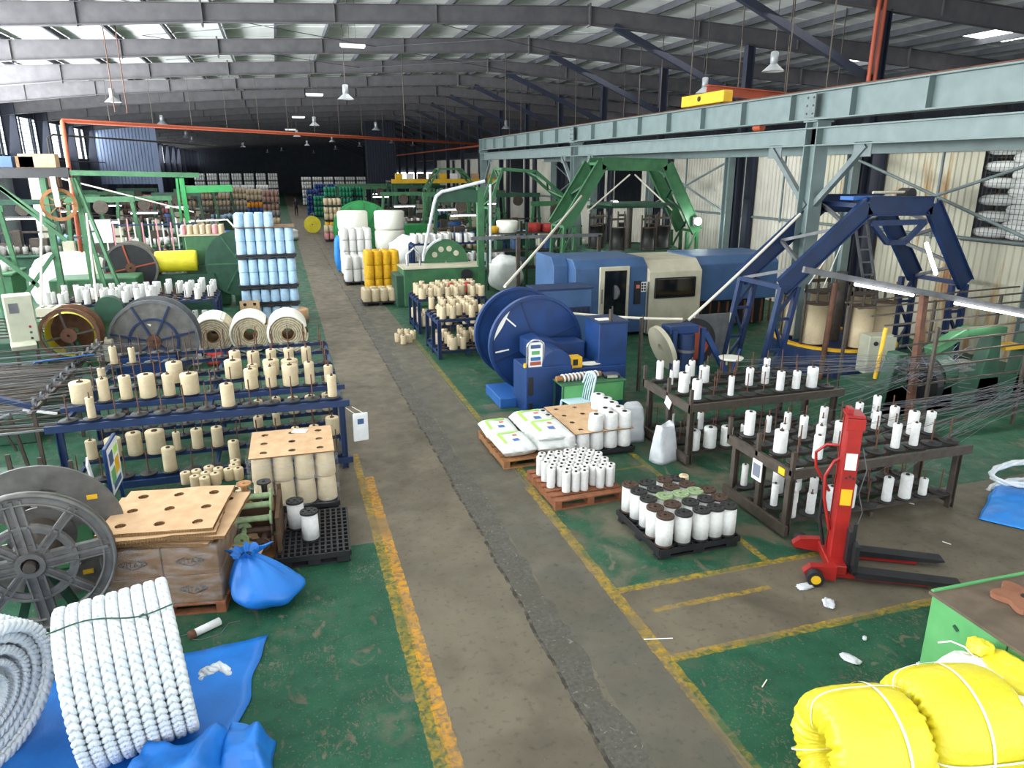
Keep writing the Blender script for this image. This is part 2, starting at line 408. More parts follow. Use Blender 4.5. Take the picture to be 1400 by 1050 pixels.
def roof():
    c = bpy.data.objects.new('ceiling', None); COL.objects.link(c); struct(c)
    lights = {3: [(14.2, 15.4)], 0: []}
    # right slope is drawn bay by bay so that the translucent roof lights sit in real gaps
    gaps = {}
    for k, y in enumerate(ROWS[:-1]):
        y1 = ROWS[k + 1]
        for sx in (0, 1):
            xs = [(-14.4, RIDGE)] if sx == 0 else [(RIDGE, 36)]
            holes = []
            if sx == 1 and k in (3, 4, 5, 6, 7, 8): holes = [(23.6, 25.6)]
            if sx == 1 and holes:
                xs = [(RIDGE, 23.6), (25.6, 36)]
            for x0, x1 in xs:
                b = MB(); z0, z1 = zroof(x0), zroof(x1)
                vs = [(x0, y, z0), (x1, y, z1), (x1, y1, z1), (x0, y1, z0), (x0, y, z0 + .05), (x1, y, z1 + .05), (x1, y1, z1 + .05), (x0, y1, z0 + .05)]
                b.add(vs, [(0, 3, 2, 1), (4, 5, 6, 7), (0, 1, 5, 4), (1, 2, 6, 5), (2, 3, 7, 6), (3, 0, 4, 7)])
                for q in range(1, 6):
                    yy = y + (y1 - y) * q / 6; b.bar((x0, yy, z0 - .012), (x1, yy, z1 - .012), .04, .024)
                b.build('roof_sheet', 'roof_white', c)
            for x0, x1 in holes:
                ym = y + 1.9; z0, z1 = zroof(x0), zroof(x1)
                for a, e in ((y, y + 2.6), (y + 4.4, y1)):
                    b = MB(); b.add([(x0, a, z0), (x1, a, z1), (x1, e, z1), (x0, e, z0), (x0, a, z0 + .05), (x1, a, z1 + .05), (x1, e, z1 + .05), (x0, e, z0 + .05)], [(0, 3, 2, 1), (4, 5, 6, 7), (0, 1, 5, 4), (1, 2, 6, 5), (2, 3, 7, 6), (3, 0, 4, 7)]); b.build('roof_sheet', 'roof_white', c)
                a, e = y + 2.6, y + 4.4
                b = MB(); b.add([(x0, a, z0), (x1, a, z1), (x1, e, z1), (x0, e, z0), (x0, a, z0 + .02), (x1, a, z1 + .02), (x1, e, z1 + .02), (x0, e, z0 + .02)], [(0, 3, 2, 1), (4, 5, 6, 7), (0, 1, 5, 4), (1, 2, 6, 5), (2, 3, 7, 6), (3, 0, 4, 7)]); b.build('roof_light', 'skylight', c)
    x = -13.4
    while x < 35:
        z = zroof(x) - .12
        o = MB().bar((x, -1, z), (x, 150, z), .02, .2).bar((x + .035, -1, z - .09), (x + .035, 150, z - .09), .07, .02).build('roof_purlin', 'purlin'); struct(o)
        x += 1.72
    for k, y in enumerate(ROWS):
        b = MB()
        # tapered web: shallow at the ridge, deep at the eaves
        st = [(-14, .98), (-8, .62), (-1.6, .48), (10, .52), (23, .6), (36, .8)]
        for (xa, da), (xb, db) in zip(st, st[1:]):
            za, zb = zroof(xa) - .25, zroof(xb) - .25
            T = frame_T((0, y - .008, 0), (1, 0, 0), (0, 0, 1))
            b.prism([(xa, za), (xb, zb), (xb, zb - db), (xa, za - da)], -.016, 0, T)
            b.bar((xa, y, za), (xb, y, zb), .2, .02, 0); b.bar((xa, y, za - da), (xb, y, zb - db), .2, .02, 0)
        for xs, d in ((-1.6, .62), (10, .62), (23, .7)):
            b.bar((xs, y, zroof(xs) - .16), (xs, y, zroof(xs) - .22 - d), .05, .24, 0, (0, 1, 0))
        for xs in (-11, -8, -4.7, 2, 5, 14, 18):
            d = .95 - .43 * (xs + 14) / 12.4 if xs < -1.6 else .52
            b.bar((xs, y, zroof(xs) - .22), (xs, y, zroof(xs) - .22 - d), .012, .17, 0, (0, 1, 0))
        struct(b.build('roof_beam', 'rafter'))
        if y > 12:
            zt = zroof(16) - .78
            struct(MB().ibeam((16.1, y, 0), (16.1, y, zt), .3, .24, .025, .02, 0, (1, 0, 0)).build('column', 'post_blue'))
            struct(MB().bar((15.95, y, 6.95), (10.9, y, zroof(10.9) - .75), .16, .2).build('roof_strut', 'post_blue'))
        if y > 12: struct(MB().ibeam((-13.6, y, 0), (-13.6, y, zroof(-13.6) - .3), .7, .24, .025, .02, 0, (1, 0, 0)).build('column', 'post_blue'))
    # wind bracing rods under the roof
    for k in (3, 4):
        y, y1 = ROWS[k + 1], ROWS[k + 2]
        for xa, xb in ((-4, 4), (4, 12)):
            z = zroof(0) - .32
            for p, q in (((xa, y, z), (xb, y1, z)), ((xb, y, z), (xa, y1, z))): struct(MB().cyl(p, q, .012, n=6).build('roof_brace', 'purlin'))
roof()
mk('clad_cream', '#c6c3b6', .6, 0, '#aeab9e', 1.3, .9)
def mat_rusty():
    m, nt, b = newmat('clad_rusty'); L = nt.links; b.inputs['Roughness'].default_value = .6
    tc = nt.nodes.new('ShaderNodeTexCoord'); mp = nt.nodes.new('ShaderNodeMapping'); mp.inputs['Scale'].default_value = (1, 1.6, .22); L.new(tc.outputs['Object'], mp.inputs[0])
    n = nt.nodes.new('ShaderNodeTexNoise'); n.inputs['Scale'].default_value = 1.6; n.inputs['Detail'].default_value = 7; L.new(mp.outputs[0], n.inputs['Vector'])
    r = nt.nodes.new('ShaderNodeValToRGB'); e = r.color_ramp.elements
    e[0].position = .3; e[0].color = lin('#a8a592'); e[1].position = .72; e[1].color = lin('#8d5d38')
    k = e.new(.56); k.color = lin('#b9b6a2'); k = e.new(.63); k.color = lin('#a8906a')
    L.new(n.outputs['Fac'], r.inputs[0]); L.new(r.outputs[0], b.inputs['Base Color']); K['clad_rusty'] = m
mat_rusty()
def corr(name, parent, p0, p1, z0, z1, matn, pitch=.2, dep=.035, axis='y'):
    """trapezoid-ribbed sheet from p0 to p1 along y (or x) between two heights"""
    n = max(1, round(abs(p1[1] - p0[1] if axis == 'y' else p1[0] - p0[0]) / pitch)); b = MB(); vs = []
    a0, a1 = Vector(p0), Vector(p1); d = (a1 - a0).normalized(); nr = d.cross(Vector((0, 0, 1)))
    pr = []
    for i in range(n):
        for t, o in ((0, 0), (.35, 0), (.45, dep), (.9, dep)): pr.append(a0 + (a1 - a0) * ((i + t) / n) + nr * o)
    pr.append(a1)
    for p in pr: vs += [(p.x, p.y, z0), (p.x, p.y, z1)]
    b.add(vs, [(2 * i, 2 * i + 2, 2 * i + 3, 2 * i + 1) for i in range(len(pr) - 1)])
    return b.build(name, matn, parent)
XW = 16.75
def walls():
    wr = bpy.data.objects.new('wall_right', None); COL.objects.link(wr); struct(wr)
    # lower and upper sheets of the inner partition, leaving meshed storage gaps above the rail
    ys = [7.0, 9.0, 11.2] + [11.2 + 3.02 * i for i in range(1, 24)]
    for i, (a, b_) in enumerate(zip(ys, ys[1:])):
        rusty = i in (2, 3, 4)
        corr('wall_sheet', wr, (XW, a, 0), (XW, b_, 0), 0, 2.88, 'clad_rusty' if rusty else 'clad_cream')
        up = not (a < 14.0 or 24.5 < a < 25.2 or i in (9, 12, 15))
        if up: corr('wall_sheet', wr, (XW, a, 0), (XW, b_, 0), 2.92, 5.45, 'clad_rusty' if rusty else 'clad_cream')
    MB().cyl((XW - .08, 7, 2.9), (XW - .08, 76, 2.9), .045, n=8).build('wall_rail', 'gantry_dark', wr)
    MB().bar((XW, 7, 5.5), (XW, 76, 5.5), .1, .12).build('wall_rail', 'post_blue', wr)
    for k, y in enumerate(ROWS):
        if 8 < y < 76: MB().box((XW - .12, y + .05, 2.7), (.1, .5, 5.4)).build('wall_post', 'post_blue', wr)
    # left: high louvred windows over a sheet wall, then a bright doorway
    wl = bpy.data.objects.new('wall_left', None); COL.objects.link(wl); struct(wl)
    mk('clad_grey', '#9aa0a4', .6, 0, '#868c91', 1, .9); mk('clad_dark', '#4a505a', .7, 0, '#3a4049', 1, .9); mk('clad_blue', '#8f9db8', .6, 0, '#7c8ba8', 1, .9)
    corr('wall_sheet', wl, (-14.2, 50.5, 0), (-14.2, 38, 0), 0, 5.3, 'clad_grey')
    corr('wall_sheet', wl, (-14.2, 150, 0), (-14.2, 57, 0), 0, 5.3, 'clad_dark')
    corr('wall_sheet', wl, (-14.2, 57, 0), (-14.2, 50.5, 0), 4.6, 5.3, 'clad_grey')
    corr('wall_sheet', wl, (-14.2, 150, 0), (-14.2, 38, 0), 7.6, 8.6, 'clad_dark')
    n = 1
    for y in ROWS:
        if 40 < y < 148:
            w_ = MB().bar((-14.2, y + 5.8, 5.32), (-14.2, y + .2, 5.32), .1, .08).bar((-14.2, y + .2, 7.58), (-14.2, y + 5.8, 7.58), .1, .08).build('window_%d' % n, 'clad_dark'); struct(w_)
            for q in range(4): MB().bar((-14.2, y + .2 + 1.85 * q, 5.3), (-14.2, y + .2 + 1.85 * q, 7.6), .07, .07).build('window_post', 'clad_dark', w_)
            for q in range(9):
                z = 5.45 + .24 * q
                MB().box((-14.2, y + 3, z), (.012, 5.5, .035), M=Matrix.Rotation(R(50), 3, 'Y')).build('louvre', 'clad_grey', w_)
            corr('wall_sheet', wl, (-14.2, y + .1, 0), (-14.2, y, 0), 5.3, 7.6, 'clad_dark'); n += 1
    wb = bpy.data.objects.new('wall_back', None); COL.objects.link(wb); struct(wb)
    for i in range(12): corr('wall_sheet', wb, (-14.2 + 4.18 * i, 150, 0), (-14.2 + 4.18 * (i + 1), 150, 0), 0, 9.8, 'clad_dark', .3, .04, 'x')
    wp = bpy.data.objects.new('wall_inner', None); COL.objects.link(wp); struct(wp)
    corr('wall_sheet', wp, (-14.1, 68, 0), (-9.4, 68, 0), 3.4, 8.0, 'clad_blue', .25, .04, 'x')
    MB().box((-9.3, 68, 3.9), (.35, .35, 7.8)).build('wall_post', 'clad_blue', wp)
    corr('wall_sheet', wp, (8.4, 74, 0), (11.4, 74, 0), 0, 9, 'post_blue', .25, .05, 'x')
    we = bpy.data.objects.new('wall_east', None); COL.objects.link(we); struct(we)
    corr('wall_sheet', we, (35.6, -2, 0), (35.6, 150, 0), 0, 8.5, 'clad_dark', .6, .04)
walls()
# ================================================================= GANTRY CRANE
def gantry():
    XG, XB = 11.84, 15.75
    t = thing('crane_gantry', 'long grey-green steel crane gantry of columns and twin runway beams along the hall', 'gantry', (XG, 14.4, 0))
    o = Vector((XG, 14.4, 0))
    def L(b): b.T = Matrix.Translation(-o); return b
    for y in (14.4, 28.75, 43.2):
        L(MB()).ibeam((XG, y, 0), (XG, y, 5.62), .4, .36, .03, .02, 0, (0, 1, 0)).box((XG, y, .015), (.6, .6, .03)).box((XG, y, 5.63), (.46, .46, .03)).build('column', 'gantry', t)
        for s in (-1, 1):
            if y + s * 1.6 < 43.5: L(MB()).bar((XG, y + s * .1, 3.75), (XG, y + s * 1.55, 5.08), .12, .12).bar((XG, y + s * 1.2, 5.0), (XG, y + s * 1.7, 5.0), .02, .3).build('knee_brace', 'gantry_dark', t)
    L(MB()).ibeam((XG, 1.0, 5.3), (XG, 43.4, 5.3), .4, .34, .03, .02).build('tie_beam', 'gantry', t)
    b = L(MB()).ibeam((XG, 1.0, 5.97), (XG, 43.4, 5.97), .62, .36, .03, .02)
    b.build('runway_beam', 'gantry', t)
    y = 1.6
    while y < 43.4:
        L(MB()).box((XG - .085, y, 5.97), (.15, .014, .56)).box((XG + .085, y, 5.97), (.15, .014, .56)).build('stiffener', 'gantry', t); y += 1.95
    L(MB()).box((XG, 43.42, 5.9), (.4, .03, .8)).build('end_plate', 'gantry', t)
    L(MB()).bar((XG, 1, 6.305), (XG, 43.3, 6.305), .07, .05).build('rail', 'rust', t)
    for yj in (14.5, 28.8):
        b = L(MB()); b.box((XG - .19, yj, 5.97), (.02, .34, .5))
        for q in range(3):
            for dy in (-.1, .1): b.cyl((XG - .2, yj + dy, 5.8 + q * .17), (XG - .23, yj + dy, 5.8 + q * .17), .025, n=6, m=0)
        b.build('splice_plate', 'gantry_dark', t)
    # second row next to the partition
    for y in (11.6, 17.5, 23.6, 29.6, 35.7, 41.7):
        L(MB()).ibeam((XB, y, 0), (XB, y, 5.0), .3, .26, .025, .018, 0, (0, 1, 0)).build('column', 'gantry', t)
    L(MB()).ibeam((XB, 1.0, 5.2), (XB, 43.4, 5.2), .4, .3, .03, .02).build('tie_beam', 'gantry', t)
    for a, b_ in ((11.6, 17.5), (23.6, 29.6), (35.7, 41.7)):
        for z0, z1 in ((3.0, 4.9), (4.9, 3.0)): L(MB()).cyl((XB, a, z0), (XB, b_, z1), .04, n=6).build('cross_brace', 'gantry_dark', t)
    for y in (14.5, 20.5, 26.6, 38.6): L(MB()).bar((XB, y, 5.0), (XB - .0, y, 2.9), .05).build('hanger', 'gantry_dark', t)
    L(MB()).bar((XG, 43.1, 5.3), (XB, 43.1, 5.3), .2, .25).build('end_tie', 'gantry', t)
    # overhead crane bridge with its yellow end carriage
    c = thing('overhead_crane', 'yellow overhead crane end carriage with orange bridge girder resting on the gantry rail', 'crane', (XG, 19.2, 6.33))
    MB().box((0, 0, .17), (.3, 2.2, .3)).build('end_carriage', 'yellow', c, bevel=.015)
    for s in (-.8, .8): MB().cyl((-.05, s, .06), (.05, s, .06), .06, n=14).build('wheel', 'iron', c)
    MB().cyl((-.16, .1, .18), (-.18, .1, .18), .07, n=14).build('emblem', 'core', c)
    MB().ibeam((0, 0, .42), (4.0, 0, .22), .26, .2).build('bridge_girder', 'orange_pipe', c)
    b = MB().cyl((1.3, -.2, -.05), (2.0, -.2, -.05), .16, n=14).box((1.65, -.2, .1), (.3, .3, .2)); b.build('hoist', 'yellow', c)
    h = MB().cyl((0, 0, 0), (0, .3, 0), .09, n=12).build('warning_light', ['orange_pipe'], None, (XG + .1, 16.6, 5.62)); tag(h, 'small round orange warning lamp between the two gantry beams', 'lamp')
gantry()
# ================================================================= PALLETS, YARN PACKAGES
def wood_pallet(name, label, loc, rz, sx, sy, mt, group=None, h=.14):
    t = thing(name, label, 'pallet', loc, rz, group)
    n = 7; w_ = sy / (n * 1.35)
    b = MB().box((0, 0, 0), (sx, w_, .02)); p = None
    for i in range(n):
        y = -sy / 2 + w_ / 2 + (sy - w_) * i / (n - 1)
        if p is None: b.v = [v + Vector((0, 0, h - .01)) for v in b.v]; p = b.build('deck_board', mt, t, (0, y, 0))
        else: sub(p, 'deck_board', t, (0, y, 0))
    p = None
    for x in (-sx / 2 + .05, 0, sx / 2 - .05):
        if p is None: p = MB().box((0, 0, h / 2 + .0), (.1, sy, h - .04)).build('stringer', mt, t, (x, 0, 0))
        else: sub(p, 'stringer', t, (x, 0, 0))
    p = None
    for y in (-sy / 2 + .05, 0, sy / 2 - .05):
        if p is None: p = MB().box((0, 0, .01), (sx, .1, .02)).build('bottom_board', mt, t, (0, y, 0))
        else: sub(p, 'bottom_board', t, (0, y, 0))
    return t
def plastic_pallet(label, loc, rz, sx, sy, group=None, h=.15):
    t = thing('plastic_pallet', label, 'pallet', loc, rz, group)
    b = MB(); n = 12
    for i in range(n + 1):
        x = -sx / 2 + sx * i / n; b.box((x, 0, h - .025), (.025, sy, .05))
    for i in range(n + 1):
        y = -sy / 2 + sy * i / n; b.box((0, y, h - .028), (sx, .025, .044))
    b.build('deck_grid', 'black', t)
    p = None
    for x in (-1, 0, 1):
        for y in (-1, 0, 1):
            l = (x * (sx / 2 - .09), y * (sy / 2 - .09), 0)
            if p is None: p = MB().box((0, 0, h / 2 - .02), (.16, .16, h - .05)).build('foot_block', 'black', t, l, bevel=.012)
            else: sub(p, 'foot_block', t, l)
    p = None
    for y in (-1, 0, 1):
        l = (0, y * (sy / 2 - .09), 0)
        if p is None: p = MB().box((0, 0, .012), (sx, .12, .024)).build('skid', 'black', t, l)
        else: sub(p, 'skid', t, l)
    MB().box((0, -sy / 2, h - .04), (sx, .03, .06)).box((0, sy / 2, h - .04), (sx, .03, .06)).box((-sx / 2, 0, h - .04), (.03, sy, .06)).box((sx / 2, 0, h - .04), (.03, sy, .06)).build('rim', 'black', t)
    return t
_cone = {}
def cone_mesh(kind, mt, r, h, core='core', seg=18):
    k = (kind, mt, round(r, 3), round(h, 3), core)
    if k in _cone: return _cone[k]
    rt = r * .9 if kind != 'cyl' else r
    prof = [(r * .3, .004), (r * .95, 0), (r, h * .03), (r * .985, h * .3), (r * (.96 if kind != 'cyl' else .985), h * .62), (rt, h * .95), (rt * .93, h), (r * .32, h * .985)]
    b = MB().lathe(prof, seg, 0); o = b.build('wound_yarn', mt); me = o.data; bpy.data.objects.remove(o)
    ct = MB().lathe([(r * .3, -.004), (r * .31, h * 1.03), (r * .24, h * 1.03), (r * .23, h * .9), (0, h * .9)], 12, 0).build('core_tube', core); cm = ct.data; bpy.data.objects.remove(ct)
    _cone[k] = (me, cm); return _cone[k]
def cone(name, cat, loc, r, h, mt, core='core', kind='cone', label=None, group=None, parts=True, tilt=None, seg=18):
    me, cm = cone_mesh(kind, mt, r, h, core, seg)
    if name == 'yarn_cone': name = {'yarn_white': 'white', 'yarn_cream': 'cream', 'yarn_blue': 'pale_blue', 'yarn_yellow': 'yellow', 'yarn_red': 'red', 'yarn_pink': 'pink', 'blue': 'blue'}.get(mt, 'plain') + '_yarn_cone'
    o = bpy.data.objects.new(name, me); COL.objects.link(o); o.location = loc
    o.rotation_euler = (tilt[0], tilt[1], 0) if tilt else (0, 0, rnd.uniform(0, 6))
    if tilt is None and not parts: o.rotation_euler = (0, 0, 0)
    if parts:
        c = bpy.data.objects.new('core_tube', cm); COL.objects.link(c); c.parent = o
    return tag(o, label, cat, group)
# ---- bobbins: flanged spools wound with yarn, used on the black pallet
def bobbin(loc, r, h, flange, label=None, group=None, full=True, yarn='yarn_white', rot=None, name='yarn_bobbin'):
    t = thing(name, label, 'bobbin', loc, 0, group)
    if rot: t.rotation_euler = rot
    fl = MB().lathe([(0, 0), (r, 0), (r, .022), (0, .022)], 20, 0, smooth=False); f0 = fl.build('flange', flange, t)
    b = MB().lathe([(r * .28, h), (r * .28, h - .004), (r, h - .004), (r, h + .02), (r * .9, h + .026), (r * .55, h + .018), (r * .3, h + .026), (r * .2, h + .026), (r * .2, h - .05), (0, h - .05)], 20, 0, smooth=False)
    for q in range(6):
        a = q * PI / 3; b.box((r * .68 * math.cos(a), r * .68 * math.sin(a), h + .026), (r * .3, r * .1, .012), rz=a)
    b.build('flange', flange, t)
    if full: MB().lathe([(r * .3, .02), (r * .93, .022), (r * .95, h * .5), (r * .93, h - .004), (r * .3, h - .004)], 20, 0).build('wound_yarn', yarn, t)
    else: MB().lathe([(r * .3, .02), (r * .3, h)], 14, 0).build('barrel', flange, t)
    return t
def pallets_right():
    # black plastic pallet of large bobbins
    p0, p1, p2 = G(845, 712), G(908, 770), G(1005, 745)
    c = (4.62, 7.47)
    plastic_pallet('black plastic pallet holding large white bobbins with dark flanges', (c[0], c[1], 0), R(1), 1.14, 1.16)
    # rows from the image, near edge first: flange colours differ, the middle ones stand lower with empty tops
    picks = [(917, 707, 'core_brown'), (945, 720, 'core_brown'), (978, 706, 'core'), (1003, 705, 'core'), (1022, 697, 'core_brown')]
    xs = [-.44, -.2, .06, .28, .47]; ys = [-.46, -.22, .03, .26, .48]
    fl = [['core_brown', 'core', 'core', 'core', 'core'], ['core_brown', 'core_brown', 'core', 'core', 'core_brown'], ['core', 'core_green', 'core_green', 'core_green', 'core_brown'], ['core', 'core', 'core_brown', 'core_brown', None], ['core_brown', 'core', 'core_brown', 'core', None]]
    obs = []
    for j, y in enumerate(ys):
        for i, x in enumerate(xs):
            f = fl[j][i]
            if f is None: continue
            if 0 < j and 0 < i < 4 and (j, i) in ((2, 2), (2, 3)): hh = .4
            else: hh = .4
            o = bobbin((c[0] + x + rnd.uniform(-.02, .02), c[1] + y + rnd.uniform(-.015, .015), .152), .112, hh - .022, f)
            obs.append((j, o, f))
    rows = ['nearest row', 'second row', 'middle row', 'fourth row', 'far row']
    for j in range(5):
        ordlabels([o for q, o, f in obs if q == j], 'white yarn bobbin, {} from the lane, ' + rows[j] + ' on the black pallet', 'white bobbins on the black pallet, ' + rows[j])
    b = cone('yarn_cone', 'yarn', (c[0] + .36, c[1] + .47, .152), .075, .42, 'yarn_cream', 'card', label='small cream yarn ball wound on a tube at the far corner of the black pallet')
    # reddish wooden pallet with slim white cones
    c = (3.86, 9.12)
    wood_pallet('wooden_pallet', 'reddish brown wooden pallet under a crowd of slim white yarn cones', (c[0], c[1], 0), R(1.5), 1.1, 1.16, 'wood_red')
    obs = []
    for j in range(8):
        n = 7 if j < 7 else 6
        for i in range(n):
            if j == 0 and i in (0, 4): continue
            if j == 1 and i in (0,): continue
            x = c[0] - .42 + i * .138 + (.06 if j % 2 else 0) + rnd.uniform(-.012, .012); y = c[1] - .34 + j * .112 + rnd.uniform(-.01, .01)
            obs.append((j, cone('slim_yarn_cone', 'yarn', (x, y, .145), .062, .3, 'yarn_white', 'core', 'cyl')))
    for j in range(8):
        ordlabels([o for q, o in obs if q == j], 'slim white yarn cone, {} from the lane, ' + ordw(j + 1) + ' row on the reddish pallet', 'slim white cones on the reddish pallet, %s row' % ordw(j + 1))
    # pallet of sacks
    c = (3.62, 10.88)
    wood_pallet('wooden_pallet', 'pale wooden pallet under printed white plastic sacks', (c[0] + .05, c[1], 0), R(1), 1.25, 1.5, 'wood')
    def sack(x, y, z, rz, lx, ly, hz, lab, seed):
        b = MB(); n, m_ = 12, 9; vs = []
        r = random.Random(seed)
        for side in (1, -1):
            for i in range(n + 1):
                for j in range(m_ + 1):
                    u, v = i / n * 2 - 1, j / m_ * 2 - 1
                    e = (1 - abs(u) ** 6) * (1 - abs(v) ** 5)
                    zz = hz / 2 + side * hz / 2 * (max(0, e) ** .42) + (.012 * noise.noise((u * 3 + seed, v * 3, side)) if side > 0 else 0)
                    vs.append((u * lx / 2, v * ly / 2, zz))
        q = (n + 1) * (m_ + 1)
        for s_ in (0, 1):
            fs = [(s_ * q + i * (m_ + 1) + j, s_ * q + (i + 1) * (m_ + 1) + j, s_ * q + (i + 1) * (m_ + 1) + j + 1, s_ * q + i * (m_ + 1) + j + 1) for i in range(n) for j in range(m_)]
            b.f += fs; b.m += [0] * len(fs); b.s += [True] * len(fs)
        b.v += [Vector(p) for p in vs]
        t = thing('sack', lab, 'sack', (x, y, z), rz, 'printed white sacks on the pale pallet')
        b.build('bag', 'sack_white', t, merge=True)
        def patch(u0, u1, v0, v1, mt, nm):
            bb = MB(); k = 8; vv = []
            for i in range(k + 1):
                for j in range(3):
                    u, v = u0 + (u1 - u0) * i / k, v0 + (v1 - v0) * j / 2
                    e = (1 - abs(u) ** 6) * (1 - abs(v) ** 5)
                    vv.append((u * lx / 2, v * ly / 2, hz / 2 + hz / 2 * max(0, e) ** .42 + .012 * noise.noise((u * 3 + seed, v * 3, 1)) + .006))
            bb.add(vv, [(i * 3 + j, i * 3 + 3 + j, i * 3 + 4 + j, i * 3 + 1 + j) for i in range(k) for j in range(2)], 0, True); bb.build(nm, mt, t)
        patch(-.6, .6, .55, .72, 'sack_green', 'printed_stripe'); patch(.5, .7, -.5, .6, 'sack_green', 'printed_stripe'); patch(-.5, -.2, -.2, .15, 'sack_blue', 'printed_mark'); patch(.1, .3, -.3, -.05, 'sack_red', 'printed_mark')
        return t
    sack(c[0] - .28, c[1] - .34, .15, R(92), .76, .6, .22, 'printed white sack at the near aisle corner of the pale pallet', 1)
    sack(c[0] - .3, c[1] + .4, .15, R(88), .76, .6, .2, 'printed white sack at the far aisle corner of the pale pallet', 2)
    sack(c[0] + .36, c[1] - .3, .15, R(91), .84, .7, .2, 'printed white sack lowest at the near inner corner of the pale pallet', 3)
    sack(c[0] + .36, c[1] + .44, .15, R(90), .84, .7, .28, 'printed white sack at the far inner corner of the pale pallet', 4)
    sack(c[0] + .35, c[1] - .28, .33, R(90), .8, .66, .16, 'printed white sack topmost at the near inner corner of the pale pallet', 5)
    # white cones pallet with a holed cardboard sheet
    c = (4.72, 10.9)
    plastic_pallet('black plastic pallet under thick white cones and a cardboard sheet', (c[0] + .02, c[1], 0), R(0), 1.25, 1.5, h=.12)
    obs = []
    for j in range(6):
        for i in range(5):
            if 0 < i < 4 and 0 < j < 5: continue
            obs.append(cone('yarn_cone', 'yarn', (c[0] - .5 + i * .25, c[1] - .62 + j * .25, .122), .123, .3, 'yarn_white'))
    ordlabels(obs, 'thick white yarn cone under the holed cardboard sheet, {} from the near edge', 'thick white cones in the lower layer', key=lambda o: (round(o.location.y, 1), o.location.x))
    b = MB().holeplate(-.44, .62, -.74, .74, 3, 4, .045, 0, .012, 0, 1, 14).build('cardboard_sheet', ['card', 'card_edge'], None, (c[0], c[1], .434), (0, 0, R(.5))); tag(b, 'flat brown cardboard sheet with round holes lying on white cones', 'cardboard')
    obs = [cone('yarn_cone', 'yarn', (c[0] + x, c[1] + y, .448), .128, .27, 'yarn_white') for x, y in ((-.02, -.62), (.25, -.62), (.5, -.62), (.5, -.37), (.5, -.12), (.5, .13), (.26, -.37), (.47, .38))]
    ordlabels(obs, 'thick white yarn cone, {} from the near edge on top of the cardboard sheet', 'thick white cones on the cardboard sheet', key=lambda o: (round(o.location.y, 1), o.location.x))
pallets_right()
# ================================================================= CREELS (yarn racks)
def creel(label, loc, xs, ys, zs, frame_mt, disc_r, pin_h, disc_mt='iron', square=False, posts=None, name='yarn_creel', group=None, rails=True):
    """frame with shelves of pins, each pin rising through a round pad; returns the pin positions"""
    t = thing(name, label, 'creel', loc, 0, group)
    x0, x1, y0, y1 = min(xs), max(xs), min(ys), max(ys); pins = {}
    first = pin = None
    for lv, z in enumerate(zs):
        for y in ys:
            MB().bar((x0 - .14, y, z - .035), (x1 + .14, y, z - .035), .07, .06).build('shelf_rail', frame_mt, t)
        for x in (x0 - .12, (x0 + x1) / 2, x1 + .12):
            MB().bar((x, y0 - .1, z - .1), (x, y1 + .1, z - .1), .05, .07).build('cross_rail', frame_mt, t)
        for r_, y in enumerate(ys):
            for c_, x in enumerate(xs):
                pins[(lv, r_, c_)] = Vector((loc[0] + x, loc[1] + y, loc[2] + z + .022))
                if first is None:
                    b = MB().lathe([(0, 0), (disc_r * .9, 0), (disc_r, .006), (disc_r, .018), (disc_r * .93, .022), (disc_r * .3, .02), (disc_r * .22, .04), (0, .04)], 16, 0)
                    first = b.build('pad', disc_mt, t, (x, y, z)); pin = MB().cyl((0, 0, .01), (0, 0, pin_h), .0095, n=6).build('spindle', 'rust', t, (x, y, z))
                else: sub(first, 'pad', t, (x, y, z)); sub(pin, 'spindle', t, (x, y, z))
    top = zs[-1] - .06
    for x in (posts or (x0 - .12, x1 + .12)):
        for y in (y0 - .08, y1 + .08, (y0 + y1) / 2):
            MB().ibeam((x, y, 0), (x, y, top), .09, .08, .012, .01, 0, (1, 0, 0)).build('post', frame_mt, t)
    return t, pins
def snap(pins, p, lv, used):
    best = None
    for k, q in pins.items():
        if k[0] != lv or k in used: continue
        d = (q - p).length
        if best is None or d < best[0]: best = (d, k)
    used.add(best[1]); return pins[best[1]], best[1]
def load(pins, picks, z, lv, mt, used, core='core', kind='cone', F0=(0, 0), S=1):
    """picks: base pixel, width, height of each package"""
    out = []
    for u, v, wd, ht in picks:
        u = F0[0] + u / S; v = F0[1] + v / S; wd /= S; ht /= S
        p = G(u, v, z); q, k = snap(pins, p, lv, used)
        d = DEPTH(q); r = max(.03, wd * d / FPX / 2); h = min(.36, max(.12, ht * d / FPX / .88 - r * .35))
        r = round(r / .008) * .008; h = round(h / .02) * .02
        out.append((k, cone('yarn_cone', 'yarn', q, r, h, mt, core, kind)))
    return out
def rowlabels(out, lv, what, where, key=None):
    rows = sorted(set(k[1] for k, o in out if k[0] == lv))
    for r_ in rows:
        obs = [o for k, o in out if k[0] == lv and k[1] == r_]
        ordlabels(obs, what + ', {} from the lane, ' + ordw(r_ + 1) + ' row of the ' + where, '%s in the %s row of the %s' % (what.replace('cone', 'cones'), ordw(r_ + 1), where), key)
